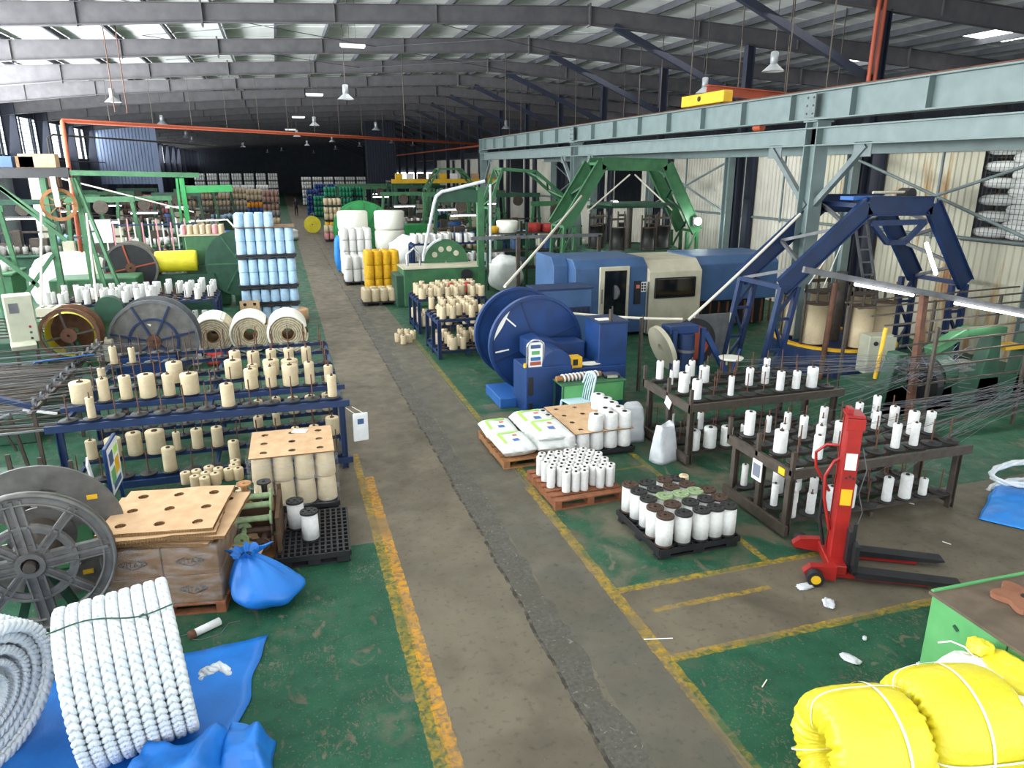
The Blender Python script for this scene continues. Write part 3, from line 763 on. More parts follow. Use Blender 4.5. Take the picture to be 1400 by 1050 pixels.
def blue_creel():
    xs = [-3.12 + .305 * i for i in range(13)]; ys = [0, .85, 1.6, 2.2, 3.2, 3.95]
    t, pins = creel('large blue steel yarn creel with round pads and pins beside the left aisle line', (0, 11.05, 0), xs, ys, (.24, 1.17), 'blue_dark', .122, .4, 'core')
    MB().bar((-3.4, -.12, 1.1), (.78, -.12, 1.1), .05, .1).build('front_rail', 'blue_dark', t); MB().bar((-3.4, .72, 1.12), (.78, .72, 1.12), .05, .08).build('front_rail', 'blue_dark', t)
    MB().bar((-2.9, -.12, .15), (.78, -.12, .15), .05, .1).build('front_rail', 'blue_dark', t)
    used = set(); Z = 1.19
    top = [(347, 450, 28, 75), (865, 420, 50, 82), (1262, 395, 36, 80), (297, 400, 75, 80), (383, 400, 40, 80), (460, 412, 45, 94), (550, 408, 60, 96), (628, 403, 42, 78), (712, 400, 65, 78), (950, 385, 48, 75), (1025, 375, 40, 75), (1105, 378, 60, 78), (1178, 370, 38, 78),
           (645, 360, 58, 78), (870, 345, 65, 70), (948, 310, 40, 45), (1020, 345, 60, 58), (1100, 330, 62, 55), (1240, 335, 32, 60), (315, 330, 30, 40), (418, 265, 26, 62), (470, 278, 22, 56), (888, 275, 40, 65), (960, 265, 45, 58), (1028, 262, 38, 60), (1092, 262, 38, 60), (1155, 262, 38, 60)]
    out = load(pins, top, Z, 1, 'yarn_cream', used, 'core_brown', 'cyl', (0, 400), 2.8)
    low = [(420, 628, 60, 74), (497, 652, 55, 98), (572, 648, 70, 86), (660, 642, 50, 98), (735, 630, 40, 72), (750, 570, 25, 66), (890, 628, 38, 84), (975, 470, 35, 60), (1040, 468, 35, 62), (1105, 462, 38, 62), (1170, 458, 38, 60), (1235, 452, 40, 62), (970, 540, 35, 40), (1042, 528, 26, 46), (1115, 530, 30, 40), (1188, 525, 35, 40), (1248, 522, 50, 66), (545, 620, 40, 70), (690, 620, 40, 70)]
    out += load(pins, low, .26, 0, 'yarn_cream', used, 'core_brown', 'cyl', (0, 400), 2.8)
    key = lambda o: -o.location.x
    rowlabels(out, 1, 'cream yarn cone', "blue creel's upper tier", key); rowlabels(out, 0, 'cream yarn cone', "blue creel's lower tier", key)
    # warp threads leaving to the left towards the strander
    b = MB()
    for i in range(46):
        p = pins[(rnd.choice((0, 1)), rnd.randrange(6), rnd.randrange(3))]
        e = Vector((-8.6 + rnd.uniform(-.5, .5), p.y - .3 + rnd.uniform(-.4, .9), 1.15 + rnd.uniform(-.45, .2)))
        b.bar(p + Vector((0, 0, .2)), e, .004, .004)
    tag(b.build('yarn_threads', 'thread'), 'grey yarn threads running away from the blue creel', 'threads', kind='stuff')
    g = thing('thread_guide', 'dark rod rack guiding the yarn threads between the blue creel and the control cabinet', 'rack', (-5.6, 13.8, 0))
    q = random.Random(9)
    for k in range(26):
        y = -2.4 + .19 * k + q.uniform(-.05, .05); z = .7 + .5 * q.random(); dy = q.uniform(-.5, .3)
        MB().bar((-2.2, y, z), (2.2, y + dy, z + q.uniform(-.15, .25)), .026).build('rod', 'iron' if k % 3 else 'steel_grey', g)
    for x in (-1.9, 0, 1.9):
        for y in (-2.2, 0, 2.2): MB().bar((x, y, 0), (x, y, 1.25), .05).build('post', 'iron', g)
    for x in (-1.9, 0, 1.9): MB().bar((x, -2.4, 1.2), (x, 2.4, 1.2), .05).build('rail', 'iron', g)
    for k in range(12): MB().ring(.05, .07, .03, 12, 0, Matrix.Translation((1.9, -2.1 + .37 * k, 1.29)) @ Matrix.Rotation(R(90), 4, 'Y')).build('thread_eye', 'steel_grey', g)
    rb = thing('roller_bed', 'dark green roller bed under the thread rods beside the blue creel', 'machine', (-6.2, 15.4, 0))
    MB().box((0, 0, .25), (3.6, 3.4, .5)).build('bed', 'green_dark', rb, bevel=.02)
    for k in range(9): MB().cyl((-1.7, -1.5 + .37 * k, .58), (1.7, -1.5 + .37 * k, .58), .08, n=12).build('roller', 'iron', rb)
    for x in (-1.75, 1.75): MB().box((x, 0, .6), (.1, 3.3, .24)).build('side_plate', 'black', rb)
    MB().cyl((-1.0, -1.7, .85), (-.5, -1.7, .85), .18, n=16).build('motor', 'core', rb); MB().box((.6, -1.5, .8), (.6, .3, .4)).build('gearbox', 'green', rb, bevel=.03)
    o = MB().box((0, 0, 0), (.9, .7, .02)).build('blue_sheet', 'blue_bright', None, (-3.9, 14.2, 1.36), (R(-14), 0, R(20))); tag(o, 'small blue sheet draped over the dark rod rack beside the blue creel', 'sheet')
    m = MB().box((0, 0, .24), (.24, .03, .48)).build('paper_sack', 'paper_white', None, (.93, 11.0, .42), (R(4), 0, R(8)), bevel=.01); tag(m, 'white paper sack with a blue print hung on the end of the blue creel', 'sack')
    MB().box((0, -.017, .34), (.1, .004, .09)).build('printed_mark', 'blue_steel', m)
    MB().bar((-.08, .012, .47), (-.22, .012, .6), .012).bar((.05, .012, .47), (-.12, .012, .6), .012).build('hanging_cord', 'rope_thin', m)
blue_creel()
def dark_creels():
    # near creel behind the red stacker
    xs = [.14 + .315 * i for i in range(9)]; ys = [.1, .44, .78, 1.12]
    t, pins = creel('dark steel yarn creel with two tiers standing behind the red stacker', (5.92, 6.95, 0), xs, ys, (.2, .98), 'iron', .13, .36, 'core')
    MB().bar((-.05, -.1, .92), (2.85, -.1, .92), .05, .12).build('front_rail', 'iron', t)
    MB().bar((-.06, -.1, .9), (-.06, 1.3, .9), .05, .14).build('side_rail', 'iron', t); MB().bar((-.06, -.1, .12), (-.06, 1.3, .12), .05, .14).build('side_rail', 'iron', t)
    MB().box((-.1, .55, .72), (.012, .2, .28)).build('notice', 'white_paint', t)
    MB().box((-.108, .55, .72), (.004, .15, .18)).build('notice_print', 'cloth_grey', t)
    MB().box((-.09, .08, .9), (.01, .12, .09)).build('number_plate', 'yellow', t)
    for y in (-.08, .62, 1.28): MB().bar((-.06, y, .9), (-.06, y, 1.22), .05).build('corner_stub', 'iron', t)
    used = set(); F0 = (860, 450); S = 2.593
    top = [(410, 367, 35, 80), (452, 325, 20, 55), (497, 320, 22, 58), (525, 355, 28, 75), (535, 368, 28, 60), (543, 430, 48, 80), (653, 370, 26, 62), (698, 338, 28, 65), (668, 415, 35, 75), (725, 412, 36, 80), (680, 460, 35, 82), (805, 330, 26, 62), (880, 340, 28, 62), (910, 320, 28, 78), (933, 350, 30, 70), (928, 418, 28, 85), (1015, 385, 35, 78), (1068, 375, 32, 72), (1038, 418, 30, 78)]
    low = [(390, 582, 20, 62), (450, 580, 25, 72), (445, 628, 25, 76), (508, 570, 40, 75), (515, 612, 35, 75), (515, 668, 38, 85), (570, 562, 35, 80), (588, 710, 28, 70), (655, 703, 35, 85), (707, 640, 36, 80), (715, 690, 28, 78), (1042, 580, 30, 60), (1013, 655, 32, 80), (1070, 643, 40, 82)]
    out = load(pins, top, 1.0, 1, 'yarn_white', used, 'core', 'cyl', F0, S) + load(pins, low, .22, 0, 'yarn_white', used, 'core', 'cyl', F0, S)
    rowlabels(out, 1, 'white yarn cone', "near dark creel's upper tier"); rowlabels(out, 0, 'white yarn cone', "near dark creel's lower tier")
    P = pins
    # far creel
    xs = [.14 + .315 * i for i in range(9)]; ys = [.1, .5, .9, 1.3]
    t, pins = creel('dark steel yarn creel with two tiers standing behind the grey paper bags', (5.95, 9.42, 0), xs, ys, (.2, 1.06), 'iron', .13, .36, 'core')
    MB().bar((-.05, -.1, 1.0), (2.85, -.1, 1.0), .05, .12).build('front_rail', 'iron', t)
    MB().bar((-.06, -.1, .98), (-.06, 1.5, .98), .05, .14).build('side_rail', 'iron', t); MB().bar((-.06, -.1, .12), (-.06, 1.5, .12), .05, .14).build('side_rail', 'iron', t)
    MB().box((-.1, .55, .9), (.01, .18, .16), M=Matrix.Rotation(.4, 3, 'X')).build('notice', 'white_paint', t)
    for y in (-.08, .62, 1.46): MB().bar((-.06, y, .9), (-.06, y, 1.3), .05).build('corner_stub', 'iron', t)
    used = set(); F0 = (870, 480); S = 5.6
    top = [(130, 235, 55, 130), (215, 268, 28, 110), (248, 225, 50, 125), (315, 325, 85, 140), (350, 200, 45, 110), (438, 262, 45, 130), (545, 240, 75, 120), (530, 375, 80, 145), (757, 345, 45, 140), (860, 237, 55, 130), (960, 227, 55, 130), (1050, 200, 50, 130), (1085, 320, 60, 140), (1180, 265, 60, 130), (1278, 248, 80, 145)]
    low = [(305, 545, 22, 70), (420, 585, 50, 125), (385, 800, 105, 150), (500, 795, 95, 150), (620, 775, 90, 145), (725, 755, 45, 135)]
    out = load(pins, top, 1.08, 1, 'yarn_white', used, 'core', 'cyl', F0, S) + load(pins, low, .22, 0, 'yarn_white', used, 'core', 'cyl', F0, S)
    q = pins[(0, 2, 4)]
    for dx in (0, .62):
        tag(cone('yarn_cone', 'yarn', pins[(0, 3, 3 + int(dx * 4))] + Vector((0, 0, .16)), .06, .12, 'yarn_red', 'core', 'cyl'), 'small red yarn bobbin on the far dark creel, %s the grey bags' % ('nearer' if dx == 0 else 'farther from'), 'yarn', 'small red bobbins on the far dark creel')
    rowlabels(out, 1, 'white yarn cone', "far dark creel's upper tier"); rowlabels(out, 0, 'white yarn cone', "far dark creel's lower tier")
    b = MB()
    for pp, ytgt in ((P, 7.6), (pins, 10.2)):
        for i in range(40):
            p = pp[(rnd.choice((0, 1, 1)), rnd.randrange(4), rnd.randrange(4, 9))]
            e = Vector((11.6 + rnd.uniform(-.4, .4), ytgt + rnd.uniform(-.3, .3) + (.6 if ytgt < 8 else -.4), 1.2 + rnd.uniform(-.25, .2)))
            b.bar(p + Vector((0, 0, .22)), e, .004, .004)
    tag(b.build('yarn_threads', 'thread'), 'grey yarn threads running from the dark creels to the green strander', 'threads', kind='stuff')
dark_creels()
def grey_bags():
    def bag(label, x, y, rz, wx, wy, h, seed):
        b = MB(); n = 10; m_ = 24; vs = []
        for i in range(n + 1):
            z = i / n; wdx = wx * (1 - .25 * z ** 2); wdy = wy * (1 - .55 * z)
            for k in range(m_):
                a = 2 * PI * k / m_; ca, sa = math.cos(a), math.sin(a)
                px = math.copysign(abs(ca) ** .45, ca) * wdx / 2; py = math.copysign(abs(sa) ** .45, sa) * wdy / 2
                d = .028 * noise.noise((px * 7 + seed, py * 7, z * 5)) + .012 * noise.noise((px * 20, py * 20 + seed, z * 14))
                vs.append((px + d, py + d * .8, z * h + (.03 * math.sin(a * 2 + seed) if i == n else 0)))
        b.add(vs, [(i * m_ + k, i * m_ + (k + 1) % m_, (i + 1) * m_ + (k + 1) % m_, (i + 1) * m_ + k) for i in range(n) for k in range(m_)], 0, True)
        b.add(vs[:m_][::-1], [tuple(range(m_))]); top = [(p[0] * .9, p[1] * .75, p[2] - .05) for p in vs[-m_:]]
        b.add(list(vs[-m_:]) + top, [(k, (k + 1) % m_, m_ + (k + 1) % m_, m_ + k) for k in range(m_)] + [tuple(range(m_, 2 * m_))], 0, True)
        tag(b.build('paper_bag', 'paper_bag', None, (x, y, .0), (0, 0, rz), merge=True), label, 'bag')
    bag('crumpled grey paper bag standing at the corner of the far dark creel', 5.68, 9.72, R(20), .44, .34, .62, 1)
    bag('tall grey paper bag standing between white cones and the far dark creel', 5.6, 10.72, R(-10), .42, .32, .66, 5)
grey_bags()
# ================================================================= RED STACKER
def stacker():
    O = Vector((5.98, 6.12, 0)); e = Vector((1.16, -.62, 0)).normalized(); n = Vector((-e.y, e.x, 0))
    t = thing('pallet_stacker', 'red hand pallet stacker with tall mast and two black forks on the bare concrete', 'stacker', O, math.atan2(e.y, e.x))
    # local x runs along the forks, y across
    for s, nm in ((-1, 0), (1, 0)):
        y = s * .27
        b = MB(); T = frame_T((0, y - .08, 0), (1, 0, 0), (0, 0, 1))
        b.prism([(.1, .16), (1.28, .12), (1.3, .1), (1.2, .075), (.16, .08)], -.16, 0, T)
        b.box((.14, y, .3), (.05, .16, .36)); f = b.build('fork', 'black', t)
        MB().bar((-.1, y - s * .02, .07), (1.0, y - s * .02, .055), .07, .06).build('leg', 'red', t)
        MB().cyl((.98, y - .03, .045), (.98, y + .03, .045), .042, n=14).build('roller', 'core_brown', t)
        MB().prism([(-.06, .04), (-.06, .22), (-.34, .2), (-.42, .12), (-.4, .08)], -.1, 0, frame_T((0, y - .05 + s * .06, 0), (1, 0, 0), (0, 0, 1))).build('wheel_bracket', 'red', t)
        wb = MB().cyl((-.3, y + s * .12, .095), (-.3, y + s * .22, .095), .095, n=20).build('wheel', 'black', t)
        MB().cyl((-.3, y + s * .21, .095), (-.3, y + s * .225, .095), .055, n=14).build('wheel_hub', 'yellow', wb)
    # mast: wide front channel plus inner column
    b = MB(); b.box((0, -.1, .98), (.16, .025, 1.9)).box((-.075, -.02, .98), (.02, .16, 1.9)).box((.07, -.06, .98), (.025, .08, 1.9)); b.box((0, -.1, 1.86), (.2, .03, .14))
    b.build('mast', 'red', t, bevel=.006)
    b = MB().box((0, .12, .98), (.16, .025, 1.88)).box((.0, .03, 1.95), (.18, .26, .03)).box((-.05, .04, 1.98), (.06, .14, .08)); b.build('mast_back', 'red', t)
    MB().cyl((.02, .02, .2), (.02, .02, 1.7), .035, n=12).build('lift_ram', 'chrome', t)
    MB().box((.09, .02, .35), (.05, .5, .5)).bar((.12, -.2, .12), (.12, -.2, .7), .04).bar((.12, .24, .12), (.12, .24, .7), .04).build('fork_carriage', 'black', t)
    MB().box((-.03, 0, .14), (.2, .62, .12)).build('base_frame', 'red', t, bevel=.01)
    MB().tube([(-.1, .0, .5), (-.2, .02, .9), (-.22, .02, 1.18), (-.14, .03, 1.36), (-.06, .05, 1.4)], .018, 8).build('handle', 'red', t)
    MB().tube([(-.1, .22, .9), (-.28, .24, 1.2), (-.3, .24, 1.38), (-.2, .2, 1.5), (-.06, .14, 1.52)], .018, 8).build('handle', 'red', t)
    MB().tube([(-.12, .1, .25), (-.2, .1, .6), (-.2, .1, 1.15)], .022, 8).build('pump_hose', 'black', t)
    MB().box((.0, -.116, 1.42), (.12, .004, .2)).build('instruction_plate', 'white_paint', t)
    MB().box((.0, -.116, .98), (.12, .004, .2)).build('warning_sticker', 'yellow', t)
    for q in range(3): MB().cyl((-.03 + q * .04, -.115, 1.22 + .02 * (q % 2)), (-.03 + q * .04, -.12, 1.22 + .02 * (q % 2)), .014, n=8).build('warning_mark', 'core', t)
    # loose thread hanging on the mast
    pts = [(.14, .0, 1.55), (.2, -.04, 1.3), (.16, -.02, 1.0), (.24, .02, .75), (.18, -.02, .5), (.2, 0, .34)]
    o = MB().tube(pts, .006, 6, cap=False).build('loose_yarn', 'thread', None, O, (0, 0, math.atan2(e.y, e.x))); tag(o, 'loose grey yarn strand hanging down beside the red mast', 'yarn')
stacker()
# ================================================================= GREEN BENCH, WRAPPED COILS
def bench():
    c = (6.02, 3.3)
    t = thing('steel_bench', 'pale green sheet steel bench with a worn brown top at the near corner', 'bench', (5.5, 4.4, 0), R(-1.5))
    MB().box((.75, -1.0, .4), (1.5, 2.0, .8)).build('body', 'green_light', t, bevel=.012)
    MB().box((.75, -1.0, .81), (1.54, 2.04, .03)).build('top', 'bench_top', t)
    MB().bar((0, 0, .825), (1.52, 0, .825), .03, .03).build('top_edge', 'green_light', t)
    MB().box((-.004, -.78, .4), (.006, .012, .78)).build('panel_seam', 'green_dark', t)
    for y, z in ((-.3, .62), (-.55, .6), (-.98, .5)): MB().bar((-.01, y - .03, z), (-.01, y + .02, z + .03), .008, .03).build('slot', 'green_dark', t)
    # lobed brown flange on top
    b = MB(); pr = [(.22 + .045 * math.cos(5 * 2 * PI * k / 60)) for k in range(60)]
    poly = [(pr[k] * math.cos(2 * PI * k / 60), pr[k] * math.sin(2 * PI * k / 60)) for k in range(60)]
    b.prism(poly, .05); o = b.build('reel_flange', 'flange_brown', None, (6.15, 4.02, .83)); tag(o, 'brown lobed wooden reel flange lying on the green bench', 'flange')
    MB().cyl((0, 0, .045), (0, 0, .062), .03, n=12).build('axle_hole', 'core', o)
    o = MB().cyl((0, 0, 0), (.42, .14, 0), .018, n=8).build('wooden_rod', 'wood', None, (5.95, 4.18, .86), (0, 0, R(-40))); tag(o, 'short pale wooden rod lying across the green bench', 'rod')
    o = MB().cyl((0, 0, 0), (.28, .1, 0), .05, n=12).build('steel_tube', 'blue_dark', None, (6.1, 3.55, .9)); tag(o, 'dark blue tube on the green bench behind the brown flange', 'tube')
    o = MB().lathe([(0, 0), (.07, .01), (.09, .05), (.06, .09), (0, .1)], 12).build('cloth_rag', 'strap_white', None, (6.45, 4.1, .83)); tag(o, 'small white rag bundle on the green bench', 'rag')
bench()
def wrapped_coil(label, c, axis, Ro, Ri, wd, seed, straps):
    t = thing('wrapped_coil', label, 'coil', c, 0, 'yellow wrapped rope coils in the near corner')
    ax = Vector(axis).normalized(); T = frame_T((0, 0, 0), Vector((0, 0, 1)).cross(ax).normalized(), Vector((0, 0, 1)) - ax * ax.z)
    # frame_T gives z = x cross y ~ +-axis
    n, m_ = 120, 40; vs = []; rm = (Ro + Ri) / 2; hr = (Ro - Ri) / 2
    for i in range(n):
        a = 2 * PI * i / n
        for k in range(m_):
            b_ = 2 * PI * k / m_; cb, sb = math.cos(b_), math.sin(b_)
            rr = rm + math.copysign(abs(cb) ** .62, cb) * hr; z = math.copysign(abs(sb) ** .62, sb) * wd / 2
            face = max(0, 1 - abs(cb) * 1.1)
            d = (.012 if cb < .5 else .004) * noise.noise((rr * 2 + seed, a * 9, z * 2)) * (1 + 1.3 * abs(sb)) + .01 * noise.noise((a * 30, b_ * 3 + seed, 1))
            d = d * (1 if cb < .3 else .5) + .012 * math.sin(a * 34 + 2 * noise.noise((a * 5, b_, seed))) * max(0, 1 - abs(cb) * 1.5) ** .7
            rr += d * cb; z += d * sb * 1.2
            vs.append((rr * math.cos(a), rr * math.sin(a), z))
    b = MB(); b.add([T @ Vector(p) for p in vs], [(i * m_ + k, ((i + 1) % n) * m_ + k, ((i + 1) % n) * m_ + (k + 1) % m_, i * m_ + (k + 1) % m_) for i in range(n) for k in range(m_)], 0, True)
    b.build('wrapping', 'yellow_wrap', t)
    for zz in straps['around']:
        pts = [T @ Vector(((Ro + .006) * math.cos(2 * PI * k / 72), (Ro + .006) * math.sin(2 * PI * k / 72), zz)) for k in range(72)]
        b = MB(); W = .011
        vs = []
        for k in range(72):
            a = 2 * PI * k / 72
            for dz in (-W, W): vs.append(T @ Vector(((Ro + .012) * math.cos(a), (Ro + .012) * math.sin(a), zz + dz)))
        b.add(vs, [(2 * k, 2 * ((k + 1) % 72), 2 * ((k + 1) % 72) + 1, 2 * k + 1) for k in range(72)]); b.build('strap', 'strap_white', t)
    for a in straps['through']:
        vs = []; m2 = 48
        for k in range(m2):
            b_ = 2 * PI * k / m2; cb, sb = math.cos(b_), math.sin(b_)
            rr = rm + math.copysign(abs(cb) ** .62, cb) * (hr + .022); z = math.copysign(abs(sb) ** .62, sb) * (wd / 2 + .03)
            for da in (-.018, .018): vs.append(T @ Vector((rr * math.cos(a + da), rr * math.sin(a + da), z)))
        b = MB().add(vs, [(2 * k, 2 * ((k + 1) % m2), 2 * ((k + 1) % m2) + 1, 2 * k + 1) for k in range(m2)]); b.build('strap', 'strap_white', t)
    return t
wrapped_coil('yellow plastic wrapped rope coil with an open hub at the near corner', (3.84, 3.4, .42), (.95, -.18, 0), .44, .11, .74, 1, {'around': [.1], 'through': [R(75), R(190), R(-40)]})
wrapped_coil('yellow plastic wrapped rope coil with crossed straps beside the green bench', (4.66, 3.36, .42), (.95, -.18, 0), .46, .12, .8, 5, {'around': [-.02], 'through': [R(62), R(170), R(-60)]})
def corner_sack():
    def lump(name, mt, loc, d, seed, label, cat, rot=(0, 0, 0), amp=.1, parent=None):
        b = MB(); n, m_ = 16, 24; vs = []
        for i in range(n + 1):
            th = PI * i / n
            for k in range(m_):
                a = 2 * PI * k / m_; v = Vector((math.sin(th) * math.cos(a), math.sin(th) * math.sin(a), math.cos(th)))
                q = 1 + amp * noise.noise(v * 2.2 + Vector((seed, 0, 0))) + amp * .6 * noise.noise(v * 6 + Vector((0, seed, 0)))
                s_ = Vector([math.copysign(abs(c) ** .75, c) for c in v])
                vs.append((s_.x * d[0] / 2 * q, s_.y * d[1] / 2 * q, s_.z * d[2] / 2 * q))
        b.add(vs, [(i * m_ + k, (i + 1) * m_ + k, (i + 1) * m_ + (k + 1) % m_, i * m_ + (k + 1) % m_) for i in range(n) for k in range(m_)], 0, True)
        o = b.build(name, mt, parent, loc, rot, merge=True); 
        if label: tag(o, label, cat)
        return o
    globals()['lump'] = lump
    t = thing('open_sack', 'open white sack of yellow sheet scraps tied with cord against the green bench', 'sack', (5.2, 3.5, 0))
    lump('sack_body', 'sack_white', (-.02, 0, .34), (.6, .85, .78), 3, None, None, amp=.12, parent=t)
    lump('yellow_scrap', 'yellow_wrap', (.12, -.1, .68), (.36, .5, .22), 8, None, None, (0, R(-8), 0), .3, t)
    lump('yellow_scrap', 'yellow_wrap', (.1, .2, .74), (.18, .2, .16), 18, None, None, (0, R(20), .3), .35, t)
    for i in range(5):
        r = random.Random(i); pts = []
        p = Vector((-.15 + .08 * i, .3 - .1 * i, .72))
        for k in range(14):
            a = k * .7 + i; pts.append(p + Vector((.1 * math.sin(a) + .02 * k, .1 * math.cos(a * 1.1) - .02 * k, .03 * math.sin(a * 1.7))))
        MB().tube(pts, .007, 6, cap=False).build('cord', 'strap_white', t)
corner_sack()
# ================================================================= ROPE COILS AND TARPAULINS
def rope_turn(Rm, rr, periods, seg=16, n=6, squash=1.0, wob=0, seed=0):
    """one closed turn of plaited rope about local z: four strands weaving over each other"""
    b = MB(); N = periods * seg
    for s_ in range(4):
        ph = s_ * PI / 2; pts = []
        for i in range(N):
            a = 2 * PI * i / N; t = periods * a + ph
            u = rr * .5 * math.sin(t); v = rr * .5 * math.sin(2 * t + .4)
            R_ = Rm + v + wob * noise.noise((math.cos(a) * 1.5 + seed, math.sin(a) * 1.5, seed))
            pts.append((R_ * math.cos(a), R_ * math.sin(a) * squash, u + wob * .4 * noise.noise((math.cos(a) * 2, math.sin(a) * 2 + seed, 3))))
        b.tube(pts, rr * .46, n, 0, True, False)
    return b
def rope_coil(label, c, axis, Rm, rr, turns, pitch, layers, seed=0, loose=True, tie=True):
    t = thing('rope_coil', label, 'rope', c)
    ax = Vector(axis).normalized(); up = Vector((0, 0, 1)); up = (up - ax * up.dot(ax)).normalized()
    T = frame_T((0, 0, 0), up.cross(ax), up)
    Q = T.to_euler()
    rt = rope_turn(Rm, rr, 15, 14, 6)
    rt2 = rope_turn(Rm - rr * 1.6, rr, 13, 10, 6)
    first = rt.build('rope_turn', 'rope_white', t); f2 = None
    z = T.to_3x3() @ Vector((0, 0, 1))
    for i in range(turns):
        d = (i - (turns - 1) / 2) * pitch; l = z * d
        if i == 0: first.location = l; first.rotation_euler = Q
        else: o = sub(first, 'rope_turn', t, l, Q)
    for k in range(1, layers):
        for i in range(turns - 1):
            if 1 < i < turns - 3 and k > 0: continue
            d = (i - (turns - 2) / 2) * pitch; l = z * d
            if f2 is None: f2 = rt2.build('rope_turn', 'rope_white', t, l, Q)
            else:
                o = sub(f2, 'rope_turn', t, l, Q); s_ = 1 - (k - 1) * rr * 1.7 / (Rm - rr * 1.6); o.scale = (s_, s_, 1)
    if tie:
        b = MB()
        pts = []
        L = turns * pitch / 2 + rr * .4
        ang = R(108)
        for i in range(31):
            s_ = i / 30 * 2 - 1; a = ang + .1 * s_ + .05 * math.sin(4 * s_)
            pts.append(T @ Vector(((Rm + rr * 1.02) * math.cos(a), (Rm + rr * 1.02) * math.sin(a), s_ * L)))
        b.tube(pts, .006, 6)
        q = pts[22]; b.tube([q + Vector((.03 * math.sin(k * .8), .012 * k / 8, .04 * math.cos(k * .8) - .03)) for k in range(9)], .005, 5)
        b.build('tie_cord', 'green_dark', t)
    return t
def coils():
    ang = R(13)
    rope_coil('thick white plaited rope coil of nine turns standing on the blue tarpaulin', (-1.5, 5.62, .7), (math.cos(ang), math.sin(ang), .05), .6, .052, 9, .092, 4)
    rope_coil('thick white plaited rope coil lying on its side rim at the frame edge', (-2.72, 5.75, .66), (math.cos(R(-28)), math.sin(R(-28)), -.1), .58, .058, 6, .108, 5, 3, tie=True)
    # loose rope end
    b = MB()
    for s_ in range(3):
        b.tube([Vector((-1.0 + .24 * k / 12, 5.75 + .02 * math.sin(k), .42 + .06 * math.sin(k / 4))) + Vector((0, .022 * math.cos(k * .9 + s_ * 2.1), .022 * math.sin(k * .9 + s_ * 2.1))) for k in range(13)], .022, 6)
    o = b.build('rope_end', 'rope_white'); tag(o, 'short loose white rope end sticking out behind the nine-turn coil', 'rope')
    def tarp(label, poly, seed, h, amp, mt='tarp', res=26, folds=0, base=.012):
        """cloth sheet over a quadrilateral on the floor with creases; lifted to height h in its middle"""
        b = MB(); P0, P1, P2, P3 = [Vector(p) for p in poly]; vs = []
        for i in range(res + 1):
            for j in range(res + 1):
                u, v = i / res, j / res
                p = (P0 * (1 - u) + P1 * u) * (1 - v) + (P3 * (1 - u) + P2 * u) * v
                e = min(1, 4.5 * min(u, v, 1 - u, 1 - v))
                z = base + h * e + abs(noise.noise((p.x * 1.7 + seed, p.y * 1.7, seed))) * amp * (.35 + .65 * e)
                z += folds * (1 - abs(noise.noise((p.x * 3.3 + seed, p.y * 1.2, 2 + seed))) * 4) * .5 * e if folds else 0
                z += .5 * amp * abs(noise.noise((p.x * 5 + seed, p.y * 5, 7))) * e
                vs.append((p.x + .05 * noise.noise((p.y * 3, seed, 1)), p.y + .05 * noise.noise((p.x * 3, seed, 2)), max(.012, z)))
        n = res + 1
        b.add(vs, [(i * n + j, (i + 1) * n + j, (i + 1) * n + j + 1, i * n + j + 1) for i in range(res) for j in range(res)], 0, True)
        o = b.build('tarpaulin', mt); m = o.modifiers.new('thick', 'SOLIDIFY'); m.thickness = .006; m.offset = 1
        tag(o, label, 'tarpaulin'); return o
    tarp('flat bright blue tarpaulin spread under and behind the white rope coils', [(-3.6, 4.4), (-.86, 4.7), (-.5, 6.75), (-3.3, 6.6)], 2, 0, .05)
    tarp('crumpled blue tarpaulin heap in front of the nine-turn rope coil', [(-1.75, 4.5), (-.72, 4.7), (-.62, 5.25), (-1.45, 5.2)], 5, .3, .22, folds=.14)
    tarp('small folded blue tarpaulin bundle beside the crumpled blue heap', [(-.9, 4.85), (-.47, 4.7), (-.42, 5.25), (-.8, 5.45)], 9, .18, .2, folds=.14)
    tarp('blue tarpaulin rumpled between the two white rope coils', [(-2.6, 4.3), (-1.85, 4.3), (-1.9, 5.3), (-2.6, 5.6)], 12, .1, .2, folds=.1)
    tarp('blue tarpaulin spread on the floor beyond the red stacker', [(8.75, 6.55), (9.4, 5.6), (11.2, 6.2), (10.0, 7.3)], 15, .0, .1, 'tarp_light')
    b = MB()
    for s_ in range(3):
        b.tube([Vector((10.1 + .45 * math.cos(k * .42), 7.1 + .2 * math.sin(k * .42), .4 - .02 * k)) + Vector((0, .025 * math.cos(k + s_ * 2.1), .025 * math.sin(k + s_ * 2.1))) for k in range(22)], .026, 6)
    tag(b.build('rope_loop', 'rope_white'), 'looped thick white rope end hanging over the far blue tarpaulin', 'rope')
coils()
